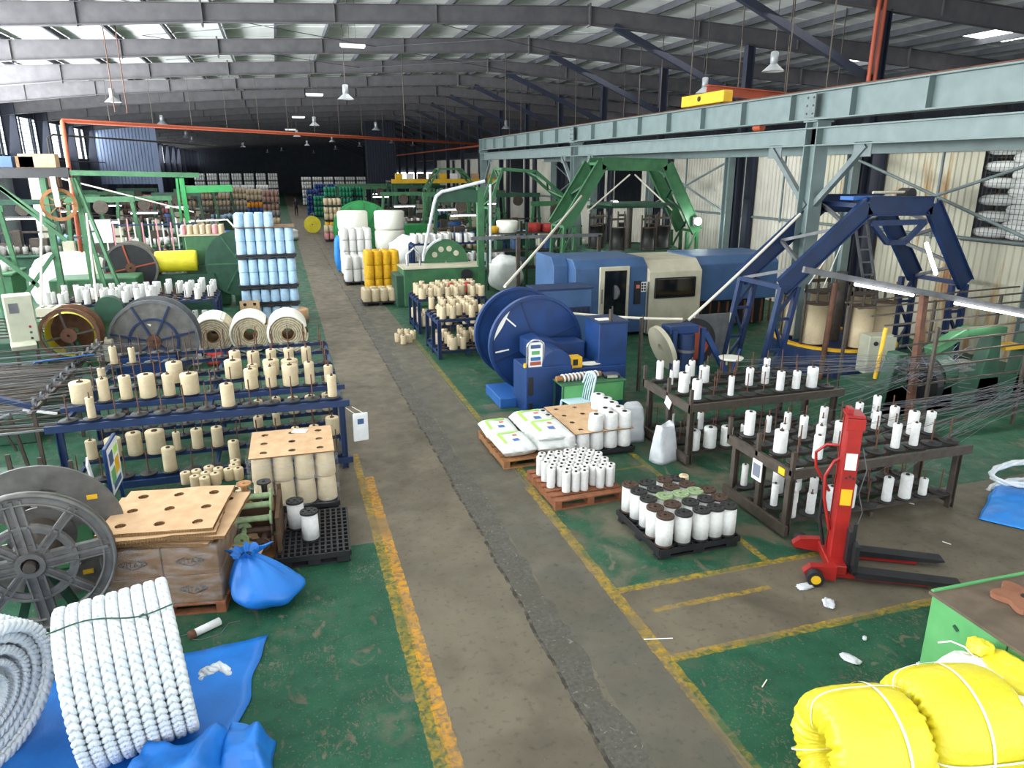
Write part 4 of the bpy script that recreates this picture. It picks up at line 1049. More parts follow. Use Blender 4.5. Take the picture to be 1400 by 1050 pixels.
# ================================================================= LEFT FOREGROUND
def spoked_reel():
    t = thing('cable_reel', 'big grey cast spoked reel with two flanges standing behind the white rope coils', 'reel', (-2.62, 7.35, 0), R(6))
    Z = .9
    def flange(y, Ro, spokes, solid):
        T = Matrix.Translation((0, y, Z)) @ Matrix.Rotation(R(90), 4, 'X')
        b = MB().ring(Ro - .1, Ro, .03, 56, 0, T, smooth=False).lathe([(Ro - .03, -.05), (Ro, -.05), (Ro, .05), (Ro - .03, .05), (Ro - .03, -.05)], 56, 0, T)
        b.lathe([(Ro - .12, -.035), (Ro - .1, -.035), (Ro - .1, .035), (Ro - .12, .035), (Ro - .12, -.035)], 56, 0, T)
        b.ring(.33, .4, .025, 40, 0, T).ring(.38, .41, .06, 40, 0, T).ring(.1, .2, .03, 32, 0, T); b.ring(.08, .13, .14, 24, 0, T)
        f = b.build('flange', 'cast_grey', t)
        for k in range(spokes):
            a = 2 * PI * k / spokes + R(5); wdt = .15 if k % 2 == 0 else .06
            d = Vector((math.cos(a), 0, math.sin(a))); pr = Vector((-math.sin(a), 0, math.cos(a)))
            c = MB()
            c.bar(Vector((0, y, Z)) + d * .1, Vector((0, y, Z)) + d * (Ro - .08), .014, wdt * .9, 0, pr)
            for s_ in (-1, 1):
                c.bar(Vector((0, y, Z)) + d * .1 + pr * s_ * wdt / 2, Vector((0, y, Z)) + d * (Ro - .06) + pr * s_ * wdt / 2, .06, .018, 0, pr)
            if wdt > .1: c.bar(Vector((0, y - .012, Z)) + d * .12, Vector((0, y - .012, Z)) + d * (Ro - .06), .05, .03, 0, pr)
            c.build('spoke', 'cast_grey', t)
    flange(0, .74, 8, False)
    T = Matrix.Translation((0, .62, Z)) @ Matrix.Rotation(R(90), 4, 'X')
    b = MB().ring(.5, .78, .03, 56, 0, T).ring(.12, .32, .03, 32, 0, T)
    for k in range(6): b.ring(.3, .52, .03, 6, 0, T, k * PI / 3 + .12, k * PI / 3 + .5)
    b.build('flange', 'cast_grey', t)
    for k in range(4):
        a = k * PI / 2 + .6; MB().box((.62 * math.cos(a), .6, Z + .62 * math.sin(a)), (.1, .008, .05)).build('warning_sticker', 'yellow', t)
    MB().cyl((0, -.12, Z), (0, .75, Z), .055, n=16).build('axle', 'iron', t); MB().cyl((0, .02, Z), (0, .6, Z), .2, n=24).build('drum', 'iron', t)
    for y in (.3, .95): MB().bar((-.3, y, 0), (0, y, Z - .05), .08).bar((.3, y, 0), (0, y, Z - .05), .08).bar((-.4, y, .04), (.4, y, .04), .08).build('stand', 'green_dark', t)
spoked_reel()
def cartons():
    c = (-1.42, 8.0); rz = R(-9)
    wood_pallet('wooden_pallet', 'reddish wooden pallet under the film wrapped cartons', (c[0], c[1], 0), rz, 1.18, 1.12, 'wood_red', h=.13)
    Mz = Matrix.Rotation(rz, 3, 'Z'); n = 0; obs = []
    for lv in range(2):
        for j in range(2):
            for i in range(2):
                p = Mz @ Vector((-.285 + .57 * i, -.27 + .54 * j, 0)); z = .132 + lv * .335
                o = MB().box((0, 0, .165), (.56, .53, .33)).build('carton', 'card_brown', None, (c[0] + p.x, c[1] + p.y, z), (0, 0, rz), bevel=.008)
                tag(o, 'brown carton, %s %s in the %s layer of the film wrapped stack' % ('near' if j == 0 else 'far', 'reel side' if i == 0 else 'blue bag side', 'lower' if lv == 0 else 'upper'), 'carton', 'film wrapped brown cartons')
                if j == 0:
                    # printed open chevron mark with letters
                    b = MB(); q = .12
                    for (x0, z0), (x1, z1) in (((-.14, .165), (0, .105)), ((0, .105), (.14, .165)), ((-.14, .175), (-.05, .212)), ((.14, .175), (.05, .212))): b.bar((x0, -.268, z0), (x1, -.268, z1), .007, .006, 0, (0, 1, 0))
                    b.build('printed_mark', 'core', o); cu = bpy.data.curves.new('print', 'FONT'); cu.body = 'VITAX'; cu.size = .085; cu.align_x = 'CENTER'; cu.align_y = 'CENTER'; cu.materials.append(K['core'])
                    q0 = bpy.data.objects.new('text', cu); COL.objects.link(q0); bpy.context.view_layer.update(); lm = bpy.data.meshes.new_from_object(q0.evaluated_get(bpy.context.evaluated_depsgraph_get())); bpy.data.objects.remove(q0); q = bpy.data.objects.new('printed_letters', lm); COL.objects.link(q); q.parent = o; q.location = (0, -.269, .165); q.rotation_euler = (R(90), 0, 0)
    b = MB(); hx, hy = .59, .56; vs = []
    per = [(-hx, -hy), (hx, -hy), (hx, hy), (-hx, hy)]; pts = []
    for k in range(4):
        a, e = Vector(per[k]), Vector(per[(k + 1) % 4])
        for q in range(10): pts.append(a + (e - a) * q / 10)
    m_ = len(pts)
    for i in range(8):
        for k, p in enumerate(pts):
            d = 1 + .012 * noise.noise((p.x * 6, p.y * 6, i * .9)); vs.append((p.x * d, p.y * d, .12 + .72 * i / 7))
    b.add(vs, [(i * m_ + k, i * m_ + (k + 1) % m_, (i + 1) * m_ + (k + 1) % m_, (i + 1) * m_ + k) for i in range(7) for k in range(m_)], 0, True)
    o = b.build('stretch_film', 'film', None, (c[0], c[1], 0), (0, 0, rz)); tag(o, 'clear shiny stretch film wrapped around the brown cartons', 'film')
    # cardboard sheets with holes lying on top
    z = .81; obs = []
    spec = [(.05, -.03, -7, 1.02, 1.0), (-.03, .03, 5, 1.2, 1.05), (.09, -.02, -3, 1.22, 1.08), (-.06, -.03, 4, 1.2, 1.1), (-.03, .02, 0, 1.16, 1.08)]
    for i, (dx, dy, rr, sx, sy) in enumerate(spec):
        hh = .034
        b = MB().holeplate(-sx / 2, sx / 2, -sy / 2, sy / 2, 3, 3, .055, 0, hh, 0, 1, 16)
        for k, v in enumerate(b.v):
            v.x += .012 * noise.noise((v.y * 9, i, 0)) * (abs(v.x) > sx / 2 - .02); v.y += .012 * noise.noise((v.x * 9, i, 3)) * (abs(v.y) > sy / 2 - .02)
            v.z += .012 * noise.noise((v.x * 2, v.y * 2, i))
        o = b.build('cardboard_sheet', ['card', 'card_edge'], None, (c[0] + dx, c[1] + dy, z), (0, 0, rz + R(rr))); z += hh + .004; obs.append(o)
    ordlabels(obs, 'torn brown honeycomb cardboard sheet on the cartons, {} from the bottom', 'cardboard sheets stacked on the cartons', key=lambda o: o.location.z)
    b = MB().holeplate(-.3, .3, -.42, .42, 1, 3, .055, 0, .03, 0, 1, 14); o = b.build('cardboard_sheet', ['card', 'card_edge'], None, (-.8, 8.2, .36), (R(-14), R(14), rz)); tag(o, 'narrow torn cardboard sheet leaning between the cartons and the spool rack', 'cardboard')
cartons()
def blue_bag():
    b = MB(); n, m_ = 26, 40; vs = []
    for i in range(n + 1):
        t = i / n
        r = .40 * (math.sin(min(1, t * 2.2 + .12) * PI / 2)) * (1 - t ** 2.2 * .9) + .02
        cx = -.17 * t ** 1.5; cy = .1 * t; z = .58 * t
        for k in range(m_):
            a = 2 * PI * k / m_
            rr = r * (1 + .25 * math.cos(a + .5) * (1 - t)) + .05 * noise.noise((math.cos(a) * 2, math.sin(a) * 2, t * 2.5)) * min(1, t * 4 + .3) + .022 * t * math.sin(a * 9) * (1 - .3 * t)
            vs.append((cx + rr * math.cos(a), cy + rr * .8 * math.sin(a), max(0, z + .02 * noise.noise((a, t * 4, 1)))))
    b.add(vs, [(i * m_ + k, i * m_ + (k + 1) % m_, (i + 1) * m_ + (k + 1) % m_, (i + 1) * m_ + k) for i in range(n) for k in range(m_)], 0, True)
    b.add(vs[:m_][::-1], [tuple(range(m_))])
    top = vs[-m_:]; tuft = [(p[0] + (p[0] + .17) * 1.5, p[1] + (p[1] - .1) * 1.5 + .02, p[2] + .07 + .02 * math.sin(k * 1.3)) for k, p in enumerate(top)]
    b.add(top + tuft, [(k, (k + 1) % m_, m_ + (k + 1) % m_, m_ + k) for k in range(m_)], 0, True)
    t = thing('plastic_bag', 'full bright blue plastic bag tied at its neck beside the brown cartons', 'bag', (-.5, 7.38, 0))
    b.build('bag', 'tarp', t); MB().ring(.02, .055, .02, 16, 0, Matrix.Translation((-.17, .1, .585))).build('neck_tie', 'blue_dark', t)
blue_bag()
def floor_bits():
    # fallen bobbin with loose thread
    p = G(285, 862); d = Vector((.36, .22, 0)).normalized()
    t = thing('fallen_bobbin', 'thin white yarn tube lying on the green floor beside the blue bag', 'bobbin', p + Vector((0, 0, .045)), math.atan2(d.y, d.x))
    MB().lathe([(.012, -.14), (.04, -.14), (.043, .13), (.012, .14)], 16, 0, TX).build('wound_yarn', 'yarn_white', t)
    MB().lathe([(.0, -.2), (.044, -.2), (.046, -.14), (.0, -.13)], 16, 0, TX).build('tube_end', 'rust', t)
    MB().tube([(-.2, -.02, -.03), (-.14, -.1, -.035), (.05, -.16, -.038), (.2, -.05, -.038), (.3, -.1, -.04)], .004, 5).tube([(-.1, .04, -.03), (-.25, .12, -.036), (-.4, .1, -.038), (-.3, .22, -.038)], .004, 5).build('loose_thread', 'thread', t)
    specs = [(1100, 803, .09, 'on the bare concrete nearer the stacker'), (1133, 826, .09, 'on the bare concrete nearer the yellow line'), (1162, 902, .085, 'on the green paint before the bench'), (1262, 910, .06, 'beside the green bench foot'), (1182, 874, .03, 'beyond the yellow coils')]
    for i, (u, v, r, wh) in enumerate(specs):
        o = lump('paper_scrap', 'paper_bag', G(u, v) + Vector((0, 0, .014)), (r * 2.2, r * 1.3, .026), 30 + i, 'crumpled white scrap ' + wh, 'scrap', (0, 0, i), .35)
    for i, (u, v, L_, a, wh) in enumerate([(1042, 940, .12, .6, 'left of the yellow coils'), (880, 875, .3, -.25, 'on the aisle side yellow line'), (1250, 690, .16, 2.2, 'past the stacker forks'), (1300, 745, .1, 2.0, 'near the fork tips')]):
        o = MB().cyl((0, 0, .008), (L_, 0, .008), .006, n=6).build('thread_scrap', 'strap_white', None, G(u, v), (0, 0, a)); tag(o, 'short pale thread scrap on the floor ' + wh.replace('left of', 'before'), 'scrap')
    for i, (u, v) in enumerate([(1265, 758), (1205, 742), (1275, 685), (1340, 760), (930, 735), (890, 745), (500, 860), (450, 960)]):
        pass
    # small cream cones standing in the lane
    obs = [cone('yarn_cone', 'yarn', (G(u, v).x, G(u, v).y, 0), .085, .24, 'yarn_cream', 'core_brown', 'cyl') for u, v in ((544, 467), (552, 470), (560, 468), (548, 461), (557, 461), (565, 463))]
    ordlabels(obs, 'short cream yarn cone standing on the lane floor, {} of six from the near one', 'six cream cones on the lane floor', key=lambda o: o.location.y)
floor_bits()
def spool_rack():
    t = thing('spool_rack', 'weathered wooden cradle holding a pile of empty green and brown spools', 'rack', (-.6, 8.52, 0), R(-4))
    for x in (-.27, .27):
        MB().box((x, 0, .34), (.025, .5, .3)).build('side_panel', 'wood_dark', t)
        for y, z in ((-.26, .62), (.26, .82)): MB().bar((x, y, 0), (x, y, z), .05).build('post', 'wood_dark', t)
        MB().bar((x, -.3, .6), (x, .3, .74), .045).build('side_rail', 'wood_dark', t)
    MB().box((0, 0, .1), (.5, .6, .03)).build('bottom_board', 'wood', t); MB().box((0, .3, .4), (.52, .02, .5)).build('back_board', 'wood_dark', t)
    spots = [('X', .0, -.26, .62, 'core_green'), ('X', .0, -.12, .73, 'core_green'), ('X', .0, -.24, .46, 'core_brown'), ('X', 0, -.02, .8, 'core_green'), ('X', .0, -.27, .32, 'core_brown'), ('X', 0, .06, .64, 'wood'), ('Y', -.12, -.34, .47, 'core_green'), ('Y', .11, -.36, .4, 'core_brown'), ('Y', -.1, -.36, .27, 'core'), ('Z', -.12, .12, .78, 'core_green'), ('Z', .11, .16, .76, 'core'), ('Z', -.1, .02, .82, 'wood')]
    names = ['third bar of', 'fourth bar of', 'second bar of', 'top bar of', 'lowest bar of', 'inner bar of', 'end facing out at', 'end facing out beside the bench side of', 'lowest end facing out at', 'upright behind', 'upright dark in the back corner of', 'upright pale on top of']
    for (ax, x, y, z, mt), nm in zip(spots, names):
        r = .085; h = .42 if ax == 'X' else .3
        s_ = MB().lathe([(0, -h / 2), (r, -h / 2), (r, -h / 2 + .02), (r * .45, -h / 2 + .025), (r * .4, 0), (r * .45, h / 2 - .025), (r, h / 2 - .02), (r, h / 2), (r * .6, h / 2 - .004), (r * .25, h / 2), (r * .2, h / 2 - .03), (0, h / 2 - .03)], 18, 0, smooth=False)
        o = s_.build('empty_spool', mt, None, t.matrix_basis @ Vector((x, y, z)), {'X': (0, R(90), R(-4)), 'Y': (R(90), 0, R(-4)), 'Z': (0, 0, 0)}[ax])
        tag(o, '%s empty spool, %s the wooden cradle' % ({'core_green': 'pale green', 'core_brown': 'brown', 'core': 'black', 'wood': 'wooden'}[mt], nm), 'spool', 'empty spools in the wooden cradle')
    plastic_pallet('black slatted plastic pallet with two white bobbins beside the left aisle line', (.06, 8.62, 0), R(-3), .86, 1.2, h=.17)
    a = bobbin((.02, 8.42, .172), .11, .36, 'core', 'white yarn bobbin with black flange, nearer the edge of the slatted black pallet', 'white bobbins on the slatted black pallet')
    bobbin((-.14, 8.78, .172), .11, .36, 'core', 'white yarn bobbin with black flange, farther back on the slatted black pallet', 'white bobbins on the slatted black pallet')
spool_rack()
def cone_pallet_left():
    c = (-.12, 10.02)
    plastic_pallet('black plastic pallet under film wrapped cream cones', (c[0], c[1], 0), R(-1), 1.14, 1.1)
    obs = []
    for lv in range(2):
        for j in range(4):
            for i in range(4):
                if 0 < i < 3 and j > 0: continue
                obs.append(cone('yarn_cone', 'yarn', (c[0] - .42 + .28 * i, c[1] - .4 + .27 * j, .152 + lv * .365), .136, .355, 'yarn_cream', 'core_brown'))
    for lv in range(2):
        q = [o for o in obs if (o.location.z > .3) == bool(lv)]
        ordlabels(q, 'thick cream yarn cone, {} from the near edge, ' + ('upper' if lv else 'lower') + ' wrapped layer', 'thick cream cones in the %s wrapped layer' % ('upper' if lv else 'lower'), key=lambda o: (round(o.location.y, 1), -o.location.x))
    b = MB().holeplate(-.56, .56, -.53, .53, 3, 3, .05, 0, .014, 0, 1, 16); o = b.build('cardboard_sheet', ['card', 'card_edge'], None, (c[0], c[1], .882), (0, 0, R(-1))); tag(o, 'clean brown cardboard sheet with nine holes topping the wrapped cream cones', 'cardboard')
    o = MB().box((0, 0, .003), (.21, .15, .004)).build('paper_slip', 'white_paint', None, (c[0] + .12, c[1] + .38, .9), (0, 0, R(-20))); tag(o, 'white paper slip lying on the clean cardboard sheet', 'paper')
    b = MB(); hx, hy = .6, .57; per = [(-hx, -hy), (hx, -hy), (hx, hy), (-hx, hy)]; pts = []
    for k in range(4):
        a, e = Vector(per[k]), Vector(per[(k + 1) % 4])
        for q in range(12): pts.append(a + (e - a) * q / 12)
    m_ = len(pts); vs = []
    for i in range(7):
        for k, p in enumerate(pts):
            d = 1 + .02 * noise.noise((p.x * 7, p.y * 7, i)); 
            if abs(p.x) > .55 and abs(p.y) > .5: d *= .96
            vs.append((p.x * d, p.y * d, .14 + .75 * i / 6))
    b.add(vs, [(i * m_ + k, i * m_ + (k + 1) % m_, (i + 1) * m_ + (k + 1) % m_, (i + 1) * m_ + k) for i in range(6) for k in range(m_)], 0, True)
    tag(b.build('stretch_film', 'film', None, (c[0], c[1], 0), (0, 0, R(-1))), 'clear stretch film wrapped around the stacked cream cones', 'film')
    # loose small cones in a low carton behind the cartons
    o = MB().box((0, 0, .16), (.95, .5, .32)).build('carton', 'card_brown', None, (-1.22, 9.62, 0), (0, 0, R(-4)), bevel=.01); tag(o, 'low brown carton under a heap of small cream cones', 'carton')
    obs = []
    for u, v in ((255, 655), (270, 652), (268, 660), (283, 655), (281, 662), (296, 656), (300, 649), (287, 647), (314, 650), (321, 644), (327, 649), (323, 638)):
        p = G(u, v + 4, .34); obs.append(cone('yarn_cone', 'yarn', (p.x, p.y, .322), .07, .17, 'yarn_cream', 'core_brown', 'cyl'))
    ordlabels(obs, 'small cream yarn cone on the low carton, {} from the aisle', 'small cream cones on the low carton', key=lambda o: -o.location.x)
    tag(cone('yarn_cone', 'yarn', (-.86, 9.22, .32), .11, .3, 'yarn_cream', 'core_brown', 'cyl'), 'wide cream yarn cone beside the torn leaning cardboard', 'yarn')
    o = MB().box((0, 0, .16), (.3, .3, .318)).build('carton', 'card_brown', None, (-.86, 9.22, 0), bevel=.01); tag(o, 'small brown carton under one wide cream cone', 'carton')
cone_pallet_left()
def left_machine():
    # strander base behind the spoked reel with an instruction board
    t = thing('strander', 'low green strander with dark rollers behind the grey spoked reel', 'machine', (-3.2, 9.3, 0))
    MB().box((0, 0, .35), (1.5, .9, .7)).build('bed', 'green', t, bevel=.02)
    MB().box((0, .3, .78), (1.2, .3, .16)).build('cover', 'green_dark', t, bevel=.02)
    for k in range(4):
        MB().cyl((-.5 + .3 * k, -.3, .8), (-.5 + .3 * k, .2, .8), .07, n=14).build('roller', ['iron', 'rust', 'iron', 'cast_grey'][k], t)
        MB().bar((-.6 + .33 * k, .42, .7), (-.6 + .33 * k, .42, 1.3 - .08 * k), .05, .03).build('post', 'iron', t)
    MB().cyl((.45, -.5, .7), (.45, .1, .7), .14, n=18).build('motor', 'green_dark', t)
    MB().box((.55, -.2, .95), (.35, .25, .18)).build('gearbox', 'green', t, bevel=.03)
    for k in range(3): MB().cyl((-.3 + .25 * k, -.42, .72), (-.3 + .25 * k, -.42, .86), .05, n=10).build('knob', 'yellow' if k == 1 else 'iron', t)
    t = thing('notice_board', 'blue framed notice board with coloured charts standing beside the cartons', 'board', (-2.3, 9.55, 0), R(0))
    MB().box((0, 0, 1.0), (.04, .62, .66)).build('frame', 'blue', t, bevel=.006); MB().box((.024, 0, 1.0), (.006, .56, .6)).build('poster', 'paper_white', t)
    for k, (y, z, sy, sz, m_) in enumerate([(-.14, 1.15, .2, .16, 'blue_steel'), (.12, 1.18, .2, .1, 'sack_green'), (.1, .98, .22, .2, 'yellow'), (-.14, .92, .2, .18, 'green_light'), (.0, .78, .4, .08, 'blue_steel')]): MB().box((.029, y, z), (.004, sy, sz)).build('poster_panel', m_, t)
    for y in (-.28, .28): MB().bar((-.01, y, 0), (-.01, y, .7), .04).build('leg', 'blue', t)
    o = MB().box((0, 0, .25), (.02, .3, .5)).build('paper_sheet', 'white_paint', None, (-2.42, 9.15, .74), (0, R(-6), R(12))); tag(o, 'white paper sheet hung before the blue framed notice board', 'paper')
    # guide pulley on a stand
    p = G(42, 648)
    t = thing('guide_pulley', 'dark spoked guide pulley on a thin iron stand beside the blue creel', 'pulley', p)
    MB().box((0, 0, .02), (.4, .12, .04)).build('foot', 'iron', t); MB().bar((0, 0, .04), (-.12, 0, 1.0), .045).bar((-.12, 0, .4), (-.3, 0, .95), .03).build('stand', 'iron', t)
    T = Matrix.Translation((-.5, 0, .86)) @ Matrix.Rotation(R(68), 4, 'Y')
    b = MB().ring(.27, .33, .05, 32, 0, T).ring(.03, .07, .09, 16, 0, T)
    for k in range(5): a = 2 * PI * k / 5; b.add([], []); b.bar(T @ Vector((.05 * math.cos(a), .05 * math.sin(a), 0)), T @ Vector((.29 * math.cos(a), .29 * math.sin(a), 0)), .04, .02)
    b.build('wheel', 'iron', t); MB().cyl((-.5, 0, .86), (-.1, 0, 1.0), .03, n=10).build('axle', 'steel_grey', t)
    MB().bar((-.25, -.05, 1.3), (.25, -.1, 1.12), .09, .07).build('arm', 'blue_dark', t); MB().bar((.1, -.08, 1.08), (.55, -.1, .98), .035).build('rod', 'white_paint', t)
    t = thing('box_rack', 'green mesh rack with small dark boxes at the frame edge by the pulley', 'rack', (-4.15, 10.2, 0))
    for x in (-.4, .4):
        for y in (-.3, .3): MB().bar((x, y, 0), (x, y, .75), .05).build('post', 'green_dark', t)
    b = MB()
    for k in range(9): b.bar((.4, -.3 + .075 * k, .1), (.4, -.3 + .075 * k, .72), .006).bar((.4, -.3, .1 + .075 * k), (.4, .3, .1 + .075 * k), .006)
    b.build('mesh_panel', 'green_dark', t); MB().box((0, 0, .75), (.86, .66, .03)).build('shelf', 'green_dark', t)
    for k in range(3): tag(MB().box((0, 0, .07), (.24, .16, .14)).build('small_box', 'black', None, (-4.3 + .04 * k, 10.05 + .2 * k, .766), (0, 0, .1 * k), bevel=.01), 'small dark box on the green mesh rack, %s from the near edge' % ordw(k + 1), 'box', 'small dark boxes on the mesh rack')
left_machine()
# ================================================================= BLUE TAKE-UP MACHINE
def takeup():
    t = thing('take_up_machine', 'deep blue rope take-up machine with a big round reel flange beside the lane', 'machine', (5.2, 13.0, 0))
    o = Vector((5.2, 13.0, 0))
    def L(): b = MB(); b.T = Matrix.Translation(-o); return b
    # reel, axis along y
    for y, nm, m_ in ((13.95, 'reel_flange', 'blue'), (15.1, 'reel_flange', 'blue')):
        T = Matrix.Translation((4.92, y, 1.06)) @ Matrix.Rotation(R(90), 4, 'X')
        b = L(); b.ring(.1, 1.0, .03, 56, 0, T); b.ring(.97, 1.03, .12, 56, 0, T); f = b.build(nm, m_, t)
        if y < 14.5:
            for k in range(4):
                a = k * PI / 2 + R(20); c = L(); c.bar(T @ Vector((.2 * math.cos(a), .2 * math.sin(a), .02)), T @ Vector((.95 * math.cos(a), .95 * math.sin(a), .02)), .02, .03); c.build('rib', 'blue_dark', t)
            for a0, a1 in ((R(128), R(172)),):
                c = L(); 
                vs = []; 
                for q in range(13):
                    a = a0 + (a1 - a0) * q / 12; e = math.sin(PI * q / 12)
                    vs += [T @ Vector(((.93) * math.cos(a), .93 * math.sin(a), .02)), T @ Vector(((.93 - .09 * e) * math.cos(a), (.93 - .09 * e) * math.sin(a), .02))]
                c.add(vs, [(2 * q, 2 * q + 1, 2 * q + 3, 2 * q + 2) for q in range(12)]); c.build('rope_slot', 'strap_white', t)
            for a in (R(138), R(188)):
                c = L(); c.bar(T @ Vector((.6 * math.cos(a), .6 * math.sin(a), .022)), T @ Vector((.9 * math.cos(a), .9 * math.sin(a), .022)), .008, .03); c.build('drive_slot', 'strap_white', t)
    T = Matrix.Translation((4.92, 14.55, 1.06)) @ Matrix.Rotation(R(90), 4, 'X')
    L().lathe([(.5, -.55), (.5, .55)], 40, 0, T).build('drum', 'blue_dark', t)
    # housing: near console, hull, tower
    L().box((4.68, 12.85, .48), (.95, .8, .96)).build('console', 'blue', t, bevel=.015)
    b = L(); b.prism([(4.55, .95)] + [(4.85 + .3 * math.cos(a), 1.0 + .26 * math.sin(a)) for a in [R(180 - 15 * k) for k in range(13)]] + [(5.15, .95)], .7, 0, frame_T((0, 13.2, 0), (1, 0, 0), (0, 0, 1))); b.build('motor_hood', 'blue', t, bevel=.01)
    b = L(); b.prism([(4.5, .95), (4.5, 1.3), (4.75, 1.36), (5.0, 1.3), (5.15, 1.22), (5.75, 1.2), (5.75, .75), (5.1, .75)], .5, 0, frame_T((0, 13.75, 0), (1, 0, 0), (0, 0, 1))); b.build('arm_housing', 'blue', t, bevel=.012)
    L().box((5.65, 13.0, .42), (1.4, .9, .84)).build('bed', 'blue', t, bevel=.012)
    L().box((6.12, 13.05, .84), (.62, .72, 1.68)).build('tower', 'blue', t, bevel=.015)
    L().box((6.12, 13.05, 1.69), (.66, .76, .03)).build('tower_cap', 'blue_dark', t)
    L().box((6.0, 12.95, 1.712), (.28, .2, .01)).build('paper_sheet', 'strap_white', t)
    L().box((4.3, 12.44, .6), (.1, .012, .36)).box((4.3, 12.44, .2), (.08, .012, .12)).build('switch_panel', 'black', t)
    L().box((4.12, 13.6, .1), (.5, 1.1, .2)).build('foot_plate', 'blue_bright', t, bevel=.01)
    b = L(); b.tube([(4.25, 12.55, .95)] + [(4.42 - .17 * math.cos(a), 12.52, 1.36 + .13 * math.sin(a)) for a in [PI * k / 10 for k in range(11)]] + [(4.59, 12.55, .95)], .02, 8); b.build('board_hoop', 'chrome', t)
    c = L(); c.box((4.42, 12.53, 1.2), (.28, .02, .48)); q = c.build('notice_board', 'white_paint', t)
    for z, w_, m_ in ((1.36, .2, 'blue_steel'), (1.24, .16, 'green_light'), (1.12, .2, 'blue_bright'), (1.03, .22, 'orange_pipe')):
        L().box((4.42, 12.516, z), (w_, .004, .07)).build('notice_print', m_, q)
    L().cyl((4.2, 12.5, .97), (4.2, 12.5, 1.05), .03, n=10).build('switch_knob', 'yellow', t)
    bx = MB().box((0, 0, .11), (.3, .24, .22)).build('yellow_box', 'yellow', None, (5.28, 12.72, .96 - .12), bevel=.01); tag(bx, 'small yellow plastic box on the blue take-up machine bed', 'box'); bx.location.z = .842
    MB().box((.0, -.122, .12), (.1, .006, .12)).build('slot', 'black', bx)
    d = MB().lathe([(0, 0), (.2, .01), (.21, .03), (.15, .03), (.14, .02), (0, .02)], 20).build('oval_tray', 'strap_white', None, (5.68, 12.78, .845)); d.scale = (1.3, .6, 1); tag(d, 'white oval tray on the blue machine bed beside the yellow box', 'tray')
    # green table in front
    t2 = thing('work_table', 'green steel work table with a scale and rope tube before the blue machine', 'table', (5.42, 12.22, 0))
    MB().box((0, 0, .7), (1.34, .5, .03)).build('tabletop', 'green', t2, bevel=.006); MB().box((0, -.22, .5), (1.3, .03, .38)).build('front_panel', 'green_light', t2); MB().box((0, -.237, .5), (.012, .006, .36)).build('panel_seam', 'green_dark', t2)
    for x in (-.63, .63):
        for y in (-.22, .22): MB().bar((x, y, 0), (x, y, .69), .035).build('leg', 'green_dark', t2)
    o2 = thing('rope_tube', 'thick tube wound with white rope lying along the green work table', 'tube', (5.2, 12.24, .785), R(6))
    MB().cyl((-.48, 0, 0), (.48, 0, 0), .055, n=14).build('tube', 'wood', o2)
    b = MB(); b.tube([(-.36 + .76 * k / 120, .062 * math.cos(k * .5), .062 * math.sin(k * .5)) for k in range(121)], .02, 6); b.build('rope_winding', 'rope_white', o2)
    s = thing('bench_scale', 'small silver weighing scale on the green work table end', 'scale', (5.88, 12.25, .716), R(-8)); MB().box((0, 0, .03), (.32, .24, .05)).build('base', 'black', s, bevel=.01); MB().box((0, 0, .062), (.3, .22, .012)).build('pan', 'chrome', s); MB().box((-.0, -.13, .035), (.2, .02, .04)).build('display', 'grey_box', s)
    # plastic chair facing away from the lane
    c = thing('plastic_chair', 'pale blue plastic stacking chair before the green work table', 'chair', (4.98, 11.82, 0), R(10))
    MB().box((0, 0, .43), (.42, .42, .03)).build('seat', 'plastic_blue', c, bevel=.012)
    for x in (-.19, .19):
        for y in (-.19, .19): MB().tube([(x, y, .42), (x * 1.18, y * 1.15, 0)], [.028, .022], 8).build('leg', 'plastic_blue', c)
    b = MB()
    for y in (-.19, .19): b.tube([(.2, y, .43), (.25, y, .65), (.33, y * .8, .9)], .022, 8)
    b.tube([(.33, -.15, .9), (.345, -.08, .94), (.345, .08, .94), (.33, .15, .9)], .024, 8); b.build('back_frame', 'plastic_blue', c)
    for k in range(4): MB().tube([(.21, -.1 + .067 * k, .43), (.25, -.1 + .067 * k, .65), (.335, -.08 + .053 * k, .92)], .013, 6).build('back_slat', 'plastic_blue', c)
    # sheave with orange disc and blue frame
    s = thing('haul_off', 'blue haul-off bracket with an orange flywheel and a pale pulley behind the far creel', 'machine', (8.3, 13.5, 0)); oo = Vector((8.3, 13.5, 0))
    def L2(): b = MB(); b.T = Matrix.Translation(-oo); return b
    T = Matrix.Translation((8.75, 14.0, .8)) @ Matrix.Rotation(R(90), 4, 'X')
    L2().ring(.42, .56, .1, 40, 0, T).build('flywheel_rim', 'black', s); L2().ring(.05, .43, .05, 32, 0, T).build('flywheel', 'orange_pipe', s)
    T = Matrix.Translation((7.75, 13.6, .85)) @ Matrix.Rotation(R(70), 4, 'Y'); L2().ring(.1, .5, .1, 36, 0, T).build('pulley', 'beige_panel', s)
    L2().box((8.1, 13.5, 1.28), (.7, .4, .16)).bar((8.55, 13.3, 1.3), (8.55, 13.3, 0), .1).bar((7.85, 13.3, 1.3), (7.85, 13.3, .4), .1).bar((8.6, 13.3, 1.2), (9.25, 13.2, .1), .12).bar((9.25, 13.2, .2), (9.55, 13.3, .75), .06).build('frame', 'blue', s, bevel=.006)
    L2().cyl((8.15, 13.3, .4), (8.15, 13.3, 1.2), .18, n=18).build('motor', 'blue_dark', s); L2().cyl((8.15, 13.3, .8), (8.15, 13.3, .86), .2, n=18).build('motor_flange', 'steel_grey', s)
